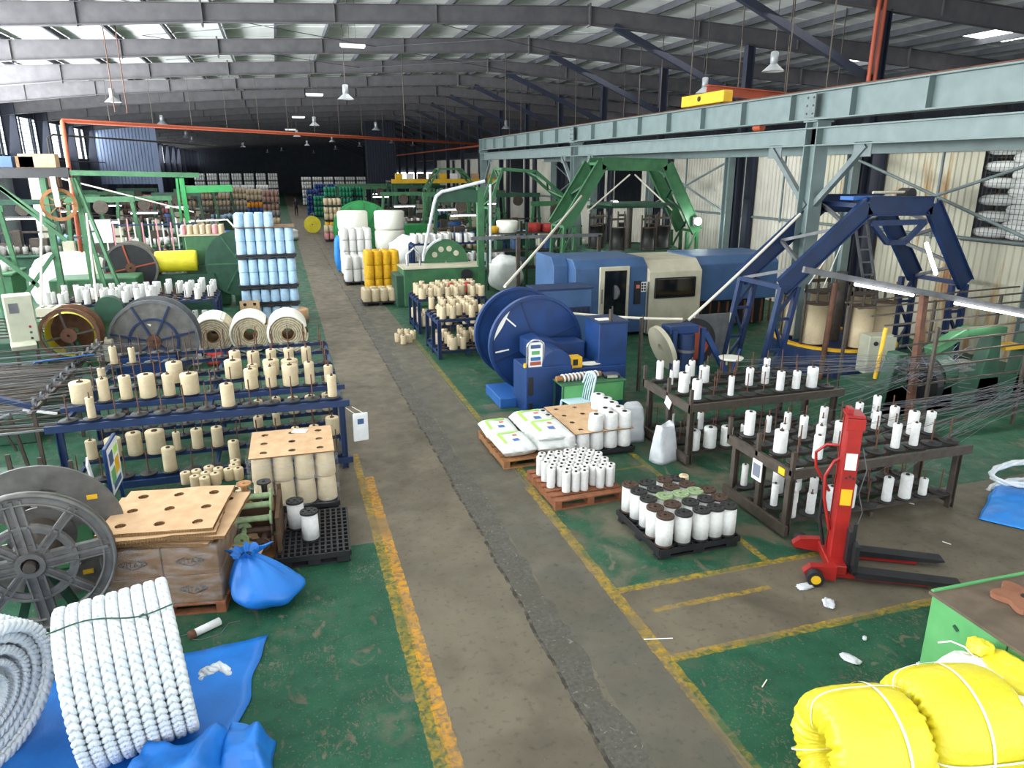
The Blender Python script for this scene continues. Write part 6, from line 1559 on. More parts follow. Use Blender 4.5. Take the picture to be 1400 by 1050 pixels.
    def L(): b = MB(); b.T = Matrix.Translation(-o); return b
    for x in (-7.9, -6.35, -5.5): L().bar((x, 24.2, 0), (x, 24.2, 4.4), .16).build('post', 'green', t)
    L().bar((-9, 24, 4.5), (-5.6, 24, 4.5), .2, .28).build('top_beam', 'black', t); L().bar((-5.7, 24, 4.5), (-2.2, 24, 4.42), .14, .14).build('top_beam', 'green', t)
    for (xa, za), (xb, zb) in (((-7.6, 4.3), (-6.2, 3.0)), ((-7.4, 4.1), (-6.0, 2.6)), ((-7.9, 2.4), (-6.9, 1.3)), ((-5.5, 4.3), (-5.2, 1.0)), ((-7.9, .3), (-6.4, 2.2))): L().bar((xa, 24.1, za), (xb, 24.1, zb), .1).build('brace', 'green', t)
    L().bar((-5.42, 23.7, 4.35), (-4.55, 23.4, .75), .08).build('ladder_rail', 'green', t); L().bar((-5.5, 23.7, 4.35), (-4.95, 23.4, .7), .08).build('ladder_rail', 'green', t)
    for k in range(9):
        u = .12 + .095 * k; a = Vector((-5.42, 23.7, 4.35)).lerp(Vector((-4.55, 23.4, .75)), u); b_ = Vector((-5.5, 23.7, 4.35)).lerp(Vector((-4.95, 23.4, .7)), u); L().bar(a, b_, .05).build('ladder_rung', 'green_dark', t)
    T = Matrix.Translation((-5.85, 23.4, 3.65)) @ Matrix.Rotation(R(90), 4, 'X') @ Matrix.Rotation(R(14), 4, 'Y')
    w_ = L(); w_.ring(.36, .45, .12, 32, 0, T).ring(.03, .09, .14, 14, 0, T); w_ = w_.build('sheave', 'wood', t)
    for k in range(8): a = k * PI / 4; L().bar(T @ Vector((.07 * math.cos(a), .07 * math.sin(a), 0)), T @ Vector((.38 * math.cos(a), .38 * math.sin(a), 0)), .03).build('spoke', 'wood', w_)
    L().bar((-5.85, 23.25, 4.4), (-5.83, 23.25, 3.6), .14, .08).build('sheave_hanger', 'grey_box', t); L().box((-5.85, 23.4, 4.25), (.26, .3, .26)).build('bearing_block', 'rust', t)
    L().box((-5.9, 23.3, 2.1), (.22, .02, .24)).build('notice', 'white_paint', t)
    L().box((-5.6, 25.2, .7), (2.4, 1.2, 1.4)).build('strander_bed', 'green', t, bevel=.03)
    rope([(-6.28, 23.35, 3.6), (-5.9, 20, .6)], .03, 'pale rope dropping from the brown sheave to the green strander', 'rope_thin')
    rope([(-5.2, 23.35, 3.4), (-4.9, 21.5, .9)], .03, 'grey rope dropping beside the ladder of the green tower', 'rope_thin')
    for k in range(3): tag(MB().box((0, 0, .15), (.34 + .05 * k, .4, .3)).build('small_box', ['card', 'blue_steel', 'card_brown'][k], None, (-7.6 + .5 * k, 24, 4.64), bevel=.01), '%s box lying on the black top beam of the green tower' % ['plain tan', 'blue', 'dark brown'][k], 'box')
    tag(MB().box((0, 0, .18), (.9, .4, .36)).build('carton', 'card', None, (-6.3, 24.0, 4.64), bevel=.01), 'long brown carton on the black top beam of the green tower', 'carton')
    # twin of it further along with green lattice machines
    t = thing('strander', 'green strander with dark floor rollers below the rope tower', 'machine', (-7.0, 19.5, 0))
    MB().box((0, 0, .5), (3.2, 1.2, .5)).build('bed', 'green_dark', t, bevel=.02)
    for k in range(7): MB().bar((-1.8, -.7 + .2 * k, .9 + .05 * k), (2.0, -.5 + .2 * k, .85 + .03 * k), .035).build('rod', 'iron', t)
    for x in (-1.4, 0, 1.4): MB().bar((x, -.5, 0), (x, -.5, 1.2), .1).build('post', 'green', t); MB().bar((x, .5, 0), (x, .5, 1.2), .1).build('post', 'green', t)
    MB().box((1.5, .9, 1.2), (.9, .5, .2)).build('hole_plate', 'beige_panel', t)
    for k in range(8): MB().cyl((1.18 + .2 * (k % 4), .78 + .2 * (k // 4), 1.3), (1.18 + .2 * (k % 4), .78 + .2 * (k // 4), 1.31), .05, n=10).build('hole', 'core', t)
    # orange hubbed reel and yellow rope drum
    reel('dark reel with orange cross spokes and a pale rim behind the white cone creel', -4.8, 26.2, 1.5, .82, 'black', 'orange_pipe', 4, 'cast_grey', .7, 'yellow_wrap')
    d = MB().lathe([(.0, 0), (.34, 0), (.36, .08), (.36, 1.2), (.34, 1.28), (0, 1.28)], 24, 0, TX).build('rope_drum', 'yellow_wrap', None, (-4.1, 26.6, 1.62)); tag(d, 'yellow rope drum lying level beside the orange spoked reel', 'drum')
    d2 = MB().box((-4.0, 26.6, .6), (3.4, .6, 1.2)).build('drum_stand', 'green_dark'); tag(d2, 'dark green stand under the yellow rope drum', 'stand')
    o = lump('white_tarp_bale', 'strap_white', (-6.9, 27.6, .95), (2.5, 1.2, 1.9), 2, 'white plastic covered bale behind the green tower ladder', 'bale', amp=.1)
    t = thing('gear_box_machine', 'dark green machine box with cream bobbins on its top tray', 'machine', (-2.55, 27.4, 0))
    MB().box((0, 0, 1.2), (1.25, 1.0, 2.4)).build('body', 'green', t, bevel=.03); MB().box((-.2, -.6, 1.1), (.9, .3, .7)).build('gear_cover', 'green_dark', t, bevel=.03); MB().box((0, 0, 2.43), (1.6, 1.0, .05)).build('tray', 'beige_panel', t)
    tops = []
    for k in range(14): tops.append(cone('yarn_cone', 'yarn', (-3.2 + .2 * (k % 7), 27.15 + .35 * (k // 7), 2.456), .09, .3, 'yarn_cream' if k % 5 else 'yarn_pink', parts=False))
    ordlabels(tops, 'small bobbin on the dark green machine tray, {} from the lane', 'bobbins on the green machine tray', key=lambda o: (-o.location.x, o.location.y))
    T = Matrix.Translation((0, 0, 0)) @ Matrix.Rotation(R(90), 4, 'X'); o = MB().ring(.08, 1.12, .08, 48, 0, T).build('reel_flange', 'green_dark', None, (-1.45, 26.4, 1.5)); tag(o, 'big dark green reel flange half hidden by the pale blue cone stack', 'reel')
    for k in range(6): a = k * PI / 3; MB().bar(T @ Vector((.1 * math.cos(a), .1 * math.sin(a), .05)), T @ Vector((1.05 * math.cos(a), 1.05 * math.sin(a), .05)), .03, .04).build('rib', 'green', o)
    MB().box((0, .6, -.75), (.6, .6, 1.5)).build('pedestal', 'green_dark', o)
    # white cone creel
    xs = [.14 + .3 * i for i in range(14)]; ys = [.1, .5, .9, 1.3, 1.7]
    t, pins = creel('blue steel creel full of white cones behind the fabric rolls', (-6.1, 21.2, 0), xs, ys, (.25, 1.15), 'blue_dark', .11, .36, 'iron')
    out = []; r = random.Random(5)
    for k, q in pins.items():
        p = .68 if k[0] else (.75 if k[2] > 8 else .4)
        if r.random() < p: out.append((k, cone('yarn_cone', 'yarn', q, .08, .3 if r.random() < .7 else .36, 'yarn_white', parts=False, kind='cyl', seg=12)))
    key = lambda o: -o.location.x
    rowlabels(out, 1, 'white yarn cone', "mid creel's upper tier", key); rowlabels(out, 0, 'white yarn cone', "mid creel's lower tier", key)
    o = MB().cyl((0, 0, 0), (0, .4, 0), .2, n=20).build('motor', 'core', None, (-4.2, 20.6, .95)); tag(o, 'dark round motor at the near edge of the white cone creel', 'motor'); MB().box((0, .2, -.55), (.2, .3, .8)).build('pedestal', 'green_dark', o)
    # upright rod creel with board
    t = thing('rod_creel', 'upright rod creel with red and white poles behind the orange spoked reel', 'creel', (-5.4, 31.5, 0))
    for k in range(24): MB().bar((-1.8 + .17 * k, .3 * (k % 3), 0), (-1.8 + .17 * k, .3 * (k % 3), 2.6 + .15 * (k % 2)), .05).build('pole', ['yarn_pink', 'white_paint', 'iron'][k % 3], t)
    for z in (.5, 1.5, 2.5): MB().bar((-1.9, .3, z), (2.2, .3, z), .06).build('rail', 'blue_dark', t)
    o = MB().box((0, 0, .4), (.85, .03, .8)).build('white_board', 'white_paint', None, (-6.15, 28.9, 2.1)); tag(o, 'blank white board on a post before the upright rod creel', 'board'); MB().bar((0, .03, -2.1), (0, .03, 0), .06).build('post', 'iron', o)
    t = thing('gantry_arm', 'bright green post with a level arm carrying rope beyond the rod creel', 'frame', (-4.0, 36.5, 0)); MB().bar((0, 0, 0), (-.1, 0, 4.2), .2).build('post', 'green_bright', t); MB().bar((-.35, 0, 0), (-.3, 0, 4.2), .1).build('post', 'green_bright', t); MB().bar((-.1, 0, 3.7), (2.0, 0, 3.75), .1, .3).build('arm', 'green_bright', t)
    rope([(-4.0, 36.4, 2.3), (-2.2, 34, 2.5), (-1.6, 30, 2.3)], .035, 'pale rope running level from the bright green post', 'rope_thin'); rope([AY(60, 208 + 30, 40), AY(265, 290, 40)], .04, 'pale rope slanting down across the far green stranders', 'rope_thin')
mid_left()
# ================================================================= MID RIGHT
def mid_right():
    key = None
    for lab, loc, n, lbl in (('near', (3.55, 17.2, 0), 6, 'blue creel with cream cones between the lane and the blue reel'), ('far', (3.6, 20.2, 0), 8, 'blue creel with cream cones just before the green flywheel machine')):
        xs = [.1 + .25 * i for i in range(n)]; ys = [.1, .45, .8, 1.15, 1.5]
        t, pins = creel(lbl, loc, xs, ys, (.2, 1.0), 'blue_dark', .1, .34, 'iron')
        r = random.Random(len(lbl)); out = []
        for k, q in pins.items():
            if r.random() < .72: out.append((k, cone('yarn_cone', 'yarn', q, .085 if r.random() < .7 else .11, .3, 'yarn_red' if (lab == 'far' and k[0] and k[1] == 2 and k[2] in (4, 6)) else 'yarn_cream', parts=False, kind='cyl', seg=12)))
        rowlabels(out, 1, 'cream yarn cone', "%s lane creel's upper tier" % lab); rowlabels(out, 0, 'cream yarn cone', "%s lane creel's lower tier" % lab)
    t = thing('flywheel_machine', 'green machine with a half hidden perforated flywheel beyond the cream cone creels', 'machine', (5.3, 25.2, 0))
    MB().box((0, 0, .65), (2.9, 1.3, 1.3)).build('housing', 'green', t, bevel=.03); MB().box((-1.55, 0, .55), (.3, 1.2, 1.1)).build('end_box', 'green_dark', t, bevel=.02); MB().box((0, 0, 1.32), (2.95, 1.35, .04)).build('top_plate', 'beige_panel', t)
    T = Matrix.Translation((.3, .6, 1.35)) @ Matrix.Rotation(R(90), 4, 'X'); b = MB().ring(.05, .82, .1, 44, 0, T); b.build('flywheel', 'green', t)
    for a in (40, 75, 110, 145): MB().cyl(T @ Vector((.5 * math.cos(R(a)), .5 * math.sin(R(a)), .04)), T @ Vector((.5 * math.cos(R(a)), .5 * math.sin(R(a)), .07)), .1, n=14).build('flywheel_hole', 'beige_panel', t)
    T2 = Matrix.Translation((.3, .6, 1.35)) @ Matrix.Rotation(R(90), 4, 'X'); MB().ring(.8, .86, .14, 30, 0, T2, R(100), R(175)).build('rope_on_wheel', 'rope_white', t)
    MB().cyl((.75, -.68, 1.05), (.75, -.78, 1.05), .2, n=20).build('hand_wheel', 'black', t); MB().tube([(-1.2, 0, 1.3), (-1.2, 0, 1.75), (-.95, 0, 1.95), (-.75, 0, 1.7), (-.75, 0, 1.3)], .05, 8).build('guard_hoop', 'chrome', t)
    t = thing('rope_gallows', 'green post with a dark arm carrying thick white rope over the flywheel machine', 'frame', (6.6, 24.6, 0)); MB().bar((0, 0, 0), (0, 0, 4.0), .22).build('post', 'green', t); MB().bar((0, 0, 3.7), (-1.5, 0, 3.75), .12, .4).build('arm', 'green_dark', t)
    rope([(4.75, 25.6, 1.6), (4.98, 24.5, 3.5), (5.06, 24.5, 3.72), (5.25, 24.5, 3.86), (5.7, 24.5, 3.96), (6.75, 24.5, 4.2)], .06, 'thick white rope rising from the green flywheel and lying along the dark arm', 'rope_white'); rope([(6.95, 24.5, 4.1), (6.95, 24.6, 1.4)], .045, 'white rope hanging down behind the green gallows post', 'rope_white')
    # pallets along the lane edge
    def stack(label, x, y, tiers, mt, nx=4, ny=3, r=.14, h=.36, grp=None, lblc=None, base='black'):
        z = .0
        p = MB().box((0, 0, .12), (nx * r * 2.05, ny * r * 2.05, .04))
        for q in (-1, 0, 1): p.box((q * nx * r * .85, 0, .05), (.12, ny * r * 2, .1))
        p = p.build('pallet', base, None, (x, y, 0)); tag(p, 'pallet under the ' + lblc, 'pallet'); z = .145; obs = []
        for lv, m_ in enumerate(tiers):
            for j in range(ny):
                for i in range(nx):
                    if 0 < j < ny - 1 and 0 < i < nx - 1: continue
                    obs.append(cone('yarn_cone', 'yarn', (x + (i - (nx - 1) / 2) * 2 * r, y + (j - (ny - 1) / 2) * 2 * r, z), r * .98, h, m_, parts=False, seg=12))
            z += h + .012
        ordlabels(obs, label + ', {} counted from the near bottom corner', grp or label, key=lambda o: (round(o.location.z, 2), round(o.location.y, 2), o.location.x))
    stack('cream cone on the low lane pallet', 3.1, 25.6, ['yarn_cream'], 'yarn_cream', 4, 3, .15, .42, lblc='low cream cones beside the lane')
    stack('yellow cone on the wrapped lane pallet', 3.5, 27.6, ['yarn_cream', 'yarn_yellow', 'yarn_yellow', 'yarn_yellow'][1:], 'yarn_yellow', 4, 3, .16, .5, lblc='yellow cones beside the lane')
    stack('white cone on the nearer white lane pallet', 3.0, 30.6, ['yarn_white'] * 2, 'yarn_white', 4, 3, .17, .5, lblc='nearer white cones beside the lane')
    stack('white cone on the farther white lane pallet', 3.1, 33.0, ['yarn_white'] * 4, 'yarn_white', 4, 3, .17, .48, lblc='farther tall white cones beside the lane')
    # white tubs
    for k, (x, y) in enumerate(((3.3, 36.0), (5.0, 35.6))):
        t = thing('wrapped_bale', 'tall white wrapped bale before the green drum, %s the lane' % ('nearer' if k == 0 else 'farther from'), 'bale', (x, y, 0), 0, 'white wrapped bales before the green drum')
        for lv in range(3): MB().lathe([(0, 0), (.68, 0), (.72, .1), (.72, .8), (.66, .88), (0, .88)], 20).build('bale_layer', 'strap_white', t, (0, 0, .9 * lv)); 
    lump('blue_sheet', 'tarp_light', (2.5, 34.6, .8), (.5, .4, 1.6), 5, 'bright blue plastic sheet hanging by the tall white cones', 'sheet', amp=.2)
    lump('white_bundle', 'sack_white', (5.3, 31.5, .9), (2.0, 1.6, 1.8), 9, 'white plastic covered bundle behind the yellow cones', 'bundle', amp=.15)
    lump('white_bundle', 'sack_white', (8.2, 26.8, .7), (1.3, 1.2, 1.4), 12, 'white plastic covered bundle behind the green gallows post', 'bundle', amp=.15)
    t = thing('cable_reel', 'large bright green cable drum with ribbed flange beside the lane', 'reel', (4.1, 38.2, 0)); T = Matrix.Translation((0, 0, 1.5)) @ Matrix.Rotation(R(90), 4, 'X')
    MB().ring(.1, 1.5, .1, 48, 0, T).build('flange', 'green_bright', t); T2 = Matrix.Translation((0, 1.6, 1.5)) @ Matrix.Rotation(R(90), 4, 'X'); MB().ring(.1, 1.5, .1, 48, 0, T2).build('flange', 'green_bright', t); MB().lathe([(.8, -1.6), (.8, 0)], 32, 0, T).build('drum', 'green', t)
    for k in range(12): a = k * PI / 6; MB().bar(T @ Vector((.2 * math.cos(a), .2 * math.sin(a), .06)), T @ Vector((1.45 * math.cos(a), 1.45 * math.sin(a), .06)), .04, .05).build('rib', 'green', t)
    MB().box((2.2, .4, .9), (2.2, 1.2, 1.8)).build('drive_box', 'green_bright', t, bevel=.03)
    t = thing('round_yellow_reel', 'small round yellow reel standing at the lane edge', 'reel', G(428, 318) + Vector((0, 0, .6))); T = Matrix.Rotation(R(90), 4, 'X'); MB().ring(.05, .62, .2, 28, 0, T).build('face', 'yellow_wrap', t)
    # white bottles creel behind
    xs = [.12 + .26 * i for i in range(15)]; ys = [.1, .5, .9]
    t, pins = creel('blue creel of white cones beyond the green flywheel', (5.0, 29.0, 0), xs, ys, (.9, 1.7), 'blue', .1, .3, 'iron')
    r = random.Random(2); out = [(k, cone('yarn_cone', 'yarn', q, .095, .34, 'blue' if (k[0] == 1 and k[1] == 2 and k[2] > 6) else 'yarn_white', parts=False, kind='cyl', seg=10)) for k, q in pins.items() if r.random() < .85]
    rowlabels(out, 1, 'white yarn cone', "blue flywheel-side creel's top tier"); rowlabels(out, 0, 'white yarn cone', "blue flywheel-side creel's low tier")
    t = thing('service_frame', 'grey service frame with a level top rail between the creels and the gantry', 'frame', (7.4, 22.8, 0))
    MB().bar((-1.6, 0, 2.45), (3.0, 0, 2.45), .1).build('top_rail', 'steel_grey', t); MB().bar((0, 0, 0), (0, 0, 2.45), .12).build('post', 'iron', t); MB().bar((2.9, 0, 0), (2.9, 0, 2.45), .1).build('post', 'iron', t)
    for k, (x, m_, s_) in enumerate(((8.5, 'strap_white', .4), (9.6, 'yarn_red', .3), (10.2, 'yarn_red', .26), (7.9, 'yellow', .22))):
        o = MB().lathe([(0, 0), (s_, 0), (s_ * 1.08, s_ * 1.1), (s_ * .95, s_ * 1.15), (0, s_ * 1.1)], 18).build('tub', m_, None, (x, 27.6, 2.2)); tag(o, ['white round tub on the dark shelf past the gallows post', 'larger red tub on the dark shelf', 'smaller red tub on the dark shelf', 'small yellow tub on the dark shelf'][k], 'tub')
    t = thing('shelf_rack', 'dark loaded shelf rack behind the gantry column', 'rack', (9.2, 27.6, 0))
    for z in (.8, 1.5, 2.18): MB().box((0, 0, z), (3.4, .8, .05)).build('shelf', 'iron', t)
    for x in (-1.6, 0, 1.6): MB().bar((x, -.35, 0), (x, -.35, 2.6), .08).build('post', 'green_dark', t); MB().bar((x, .35, 0), (x, .35, 2.6), .08).build('post', 'green_dark', t)
    for k in range(9): 
        o = MB().box((0, 0, .2), (.28, .4, .4)).build('machine_part_box', ['cloth_grey', 'green_dark', 'beige_panel', 'blue_steel'][k % 4], None, (7.8 + .34 * k, 27.6, .826 + .7 * (k % 2)), bevel=.02); tag(o, 'dull machine part box on the dark shelf rack, %s along from the lane' % ordw(k + 1), 'box', 'machine part boxes on the dark rack')
mid_right()
# ================================================================= FAR HALL
def far():
    mesh_cache = {}
    def layer_mesh(nx, ny, r, h, mt):
        k = (nx, ny, r, h, mt)
        if k in mesh_cache: return mesh_cache[k]
        b = MB()
        for j in range(ny):
            for i in range(nx):
                if 0 < j < ny - 1 and 0 < i < nx - 1: continue
                b.lathe([(0, 0), (r, 0), (r * .96, h * .6), (r * .88, h), (0, h)], 10, 0, Matrix.Translation(((i - (nx - 1) / 2) * 2 * r, (j - (ny - 1) / 2) * 2 * r, 0)))
        o = b.build('cone_layer', mt); mesh_cache[k] = o.data; bpy.data.objects.remove(o); return mesh_cache[k]
    pm = MB().box((0, 0, .12), (1.2, 1.1, .05)); 
    for q in (-.5, 0, .5): pm.box((q, 0, .05), (.12, 1.1, .1))
    pm = pm.build('base_pallet', 'black'); pmesh = pm.data; bpy.data.objects.remove(pm)
    def stack(x, y, tiers, r=.15, h=.42):
        t = thing('yarn_stack', None, 'yarn stack', (x, y, 0)); z = 0
        for k, m_ in enumerate(tiers):
            if k % 2 == 0:
                p = bpy.data.objects.new('base_pallet', pmesh); COL.objects.link(p); p.parent = t; p.location = (0, 0, z); z += .15
            o = bpy.data.objects.new('cone_layer', layer_mesh(4, 4, r, h, m_)); COL.objects.link(o); o.parent = t; o.location = (0, 0, z); o['kind'] = 'stuff'; z += h + .01
        return t
    mk('yarn_grey', '#8d8a86', .8); mk('yarn_green', '#2f8f6c', .8); mk('yarn_navy', '#2a4a86', .8); mk('yarn_tan', '#b8a58a', .8); mk('yarn_brown', '#8e6f62', .8); mk('yarn_orange', '#d58a2a', .8); mk('yarn_palepink', '#c9868a', .8)
    L_ = []
    def row(spec, lab, grp, key=None):
        obs = [stack(*s) for s in spec]; ordlabels(obs, lab, grp, key); return obs
    PK, TN, GY, BR, WH, CR = 'yarn_palepink', 'yarn_tan', 'yarn_grey', 'yarn_brown', 'yarn_white', 'yarn_cream'
    kx = lambda o: -o.location.x; ky = lambda o: o.location.y
    # left of the lane, far
    row([(-11.6 + 1.35 * i, 66, [PK] * 5 if i > 0 else [BR] * 4) for i in range(3)], 'pink and brown cone stack before the blue sheet partition, {} from the lane', 'pink cone stacks by the blue partition', kx)
    row([(-7.3 + 1.35 * i, 68, [TN, TN, GY, TN, TN, TN][:5 + i % 2]) for i in range(4)], 'tan cone stack far along the hall, {} from the lane', 'tan cone stacks far along the hall', kx)
    row([(-1.9, 64, [CR, BR, 'yarn_navy', 'yarn_orange', TN, TN]), (-.6, 60, [BR, CR, GY, BR, BR, BR])], 'mixed colour cone stack beside the lane end, {} from the lane', 'mixed cone stacks beside the lane end', kx)
    row([(-8.5 + 1.4 * i, 80, [GY, TN, GY, WH, WH, WH]) for i in range(6)], 'grey and white cone stack in the far back row, {} from the lane', 'grey and white stacks in the far back row', kx)
    row([(-9.5 + 1.5 * i, 104, [WH] * 8) for i in range(7)], 'pale cone stack near the end wall, {} from the lane', 'pale stacks near the end wall', kx)
    row([(.4, 52, [BR, CR, BR])], 'low dark cone stack at the {} bend of the lane'.replace('{} bend', 'far side'), 'low dark stack at the lane') if 0 else None
    row([(-2.0 - 1.4 * i, 47, [CR, TN] if i % 2 else [TN, CR, CR]) for i in range(3)], 'low tan cone stack behind the tall pale blue stack, {} from the lane', 'low tan stacks behind the pale blue stack', kx)
    # right of the lane, far
    row([(4.4, 84, ['yarn_navy'] * 6), (5.8, 84, ['yarn_navy'] * 6), (3.3, 78, ['yarn_navy'] * 5)], 'navy cone stack at the far end of the lane, {} from the front', 'navy cone stacks at the lane end', ky)
    row([(4.6, 70, ['yarn_green'] * 6), (5.9, 70, ['yarn_green'] * 6), (3.9, 76, ['yarn_green'] * 4), (7.2, 71, ['yarn_green'] * 6)], 'green cone stack right beside the far lane, {} from the front'.replace('right ', ''), 'green cone stacks by the far lane', ky)
    row([(3.6, 54, ['yarn_orange', 'yarn_yellow', CR, CR, CR]), (4.9, 54, [TN, TN, CR, CR]), (3.3, 50, [PK, CR]), (4.7, 49.5, [PK, TN]), (6.2, 53, [BR, GY, GY])], 'cream, pink and orange cone stack past the green drum, {} from the front', 'cone stacks past the green drum', ky)
    row([(7.5 + 1.4 * i, 46, [PK, PK] if i < 2 else [CR, TN]) for i in range(5)], 'low pink or cream cone stack behind the green drum drive box, {} from the lane', 'low stacks behind the drum drive', lambda o: o.location.x)
    row([(3.6 + 1.4 * i, 100, [WH] * 7) for i in range(6)], 'white cone stack by the far end wall past the lane, {} from the lane', 'white stacks past the lane end', lambda o: o.location.x)
    # braiding machines, each with frame, carriers, bobbins and a lamp
    bob = MB(); r = random.Random(1)
    for k in range(34):
        a = 2 * PI * k / 17; rr = .9 if k < 17 else 1.25
        bob.lathe([(0, 0), (.1, 0), (.1, .3), (0, .3)], 7, 0, Matrix.Translation((rr * math.cos(a), rr * .5 * math.sin(a), r.choice((0, .05)))))
    bm_ = {}
    for m_ in ('yarn_white', 'yarn_cream', 'yarn_blue', 'yarn_grey'): o = bob.build('bobbin_ring', m_); bm_[m_] = o.data; bpy.data.objects.remove(o)
    def braider(x, y, m_='yarn_white', g='green', h=3.2, lamp=True):
        lamp = lamp and (round(y) % 3 != 0)
        t = thing('braiding_machine', None, 'machine', (x, y, 0))
        MB().box((0, 0, .45), (3.0, 1.5, .9)).box((0, 0, .95), (3.2, 1.7, .1)).build('bed', g, t, bevel=.02)
        o = bpy.data.objects.new('bobbin_ring', bm_[m_]); COL.objects.link(o); o.parent = t; o.location = (0, 0, 1.0); o['kind'] = 'stuff'
        for sx in (-1.45, 1.45): MB().bar((sx, .5, 0), (sx * .8, .5, h), .14).build('post', g, t)
        MB().bar((-1.3, .5, h), (1.3, .5, h), .16, .22).build('top_beam', g, t); MB().bar((-1.4, .5, 1.9), (1.4, .5, 1.9), .08).build('rail', 'iron', t)
        MB().cyl((0, .4, h - .3), (0, .6, h - .3), .28, n=18).build('sheave', 'iron', t); MB().box((-1.1, -.7, 1.5), (.4, .25, .7)).build('control_box', 'beige_panel', t); MB().bar((-1.1, -.7, .9), (-1.1, -.7, 1.2), .06).build('box_post', 'iron', t)
        MB().box((.5, .2, 1.35), (.7, .5, .6)).box((-.3, .1, 1.5), (.3, .3, 1.0)).build('drive_unit', 'iron', t)
        if lamp: MB().bar((-.6, .1, 2.5), (.6, .1, 2.5), .08, .05).build('tube_lamp', 'tube_light', t); MB().bar((-.7, .1, 2.57), (.7, .1, 2.57), .1, .08).build('lamp_batten', 'steel_grey', t)
        return t
    ml = [braider(-11.0, 31, 'yarn_white'), braider(-7.0, 33.5, 'yarn_cream', 'green', 3.4), braider(-10.8, 37, 'yarn_grey', 'green_dark'), braider(-6.4, 40, 'yarn_white'), braider(-10.2, 43, 'yarn_blue'), braider(-5.6, 46, 'yarn_white', 'green_dark'), braider(-9.6, 49, 'yarn_cream'), braider(-5.4, 54, 'yarn_white'), braider(-9.4, 57, 'yarn_grey', 'green_dark'), braider(-12.2, 52, 'yarn_white'), braider(-4.6, 59.5, 'yarn_blue', 'green_dark')]
    ordlabels(ml, 'green braiding machine on the window side of the hall, {} from the front', 'braiding machines on the window side', ky)
    mr = [braider(8.2, 33.5, 'yarn_cream', 'green_dark'), braider(12.8, 33, 'yarn_white', 'green', 3.0, False), braider(8.6, 38.5, 'yarn_white', 'green', 3.3), braider(12.8, 39, 'yarn_blue', 'green_dark'), braider(7.0, 43, 'yarn_cream'), braider(12.4, 44.5, 'yarn_grey'), braider(9.0, 51, 'yarn_white', 'green_dark', 3.4), braider(13.0, 52, 'yarn_cream'), braider(7.6, 58, 'yarn_grey', 'green', 3.2), braider(12.0, 60, 'yarn_blue', 'green_dark'), braider(8.4, 65, 'yarn_white'), braider(13.0, 67, 'yarn_white', 'green')]
    ordlabels(mr, 'green braiding machine on the sheet wall side of the hall, {} from the front', 'braiding machines on the sheet wall side', ky)
    # storage mezzanine with a yellow edge beam
    t = thing('mezzanine', 'storage platform with a yellow edge beam far along the sheet wall', 'platform', (12.4, 57, 0)); MB().box((0, 0, 3.7), (8.6, 3.0, .12)).build('deck', 'iron', t); MB().box((0, -1.52, 3.72), (8.6, .08, .3)).build('edge_beam', 'yellow', t)
    for x in (-4.2, -1.4, 1.4, 4.2): MB().bar((x, -1.4, 0), (x, -1.4, 3.64), .16).build('post', 'green_dark', t); MB().bar((x, 1.4, 0), (x, 1.4, 3.64), .16).build('post', 'green_dark', t)
    bx = []
    for k in range(9): bx.append(tag(MB().box((0, 0, .25), (.5, .5, .5)).build('stored_box', ['yellow', 'white_paint', 'iron', 'card'][k % 4], None, (8.8 + .85 * k, 56.4, 3.765)), None, 'box'))
    ordlabels(bx, 'box stored on the yellow edged platform, {} from the lane', 'boxes on the yellow edged platform')
    t = thing('mezzanine', 'low dark storage platform with loaded racks past the green drum', 'platform', (7.5, 62, 0)); MB().box((0, 0, 3.3), (6.0, 2.0, .12)).build('deck', 'iron', t); MB().box((0, -1.0, 3.34), (6.0, .06, .22)).build('edge_beam', 'green', t)
    for x in (-2.9, 0, 2.9): MB().bar((x, -.9, 0), (x, -.9, 3.24), .14).build('post', 'green_dark', t); MB().bar((x, .9, 0), (x, .9, 3.24), .14).build('post', 'green_dark', t)
    # blue bins
    bb = [tag(MB().lathe([(0, 0), (.5, 0), (.62, 1.3), (.58, 1.3), (.47, .05)], 14).build('plastic_bin', 'blue_bright', None, (x, y, 0)), None, 'bin') for x, y in ((9.6, 47.5), (11.2, 47.8), (-7.9, 62), (-3.2, 43.5))]
    ordlabels(bb, 'round blue plastic bin among the far machines, {} from the window side', 'blue bins among the far machines')
    # bags and sacks on the far lane side
    # lit windows in the far wall
    struct(MB().box((27, 149.7, 3.3), (8.5, .1, 1.2)).build('window_20', 'skylight'))
    # scooter parked on the lane and people at work
    t = thing('motor_scooter', 'parked motor scooter at the edge of the far lane', 'scooter', (2.6, 66, 0), R(80))
    for x in (-.62, .62): MB().lathe([(.16, -.05), (.27, -.05), (.27, .05), (.16, .05), (.16, -.05)], 16, 0, Matrix.Translation((x, 0, .27)) @ Matrix.Rotation(R(90), 4, 'X')).build('wheel', 'black', t)
    MB().prism([(-.8, .45), (-.75, .8), (-.1, .78), (.05, .42), (.4, .4), (.62, .95), (.7, .9), (.5, .25), (-.3, .22)], .3, 0, frame_T((0, .15, 0), (1, 0, 0), (0, 0, 1))).build('body', 'cloth_grey', t, bevel=.03); MB().box((-.4, 0, .82), (.6, .26, .1)).build('seat', 'black', t, bevel=.03); MB().bar((.6, -.32, 1.02), (.6, .32, 1.02), .04).build('handlebar', 'black', t)
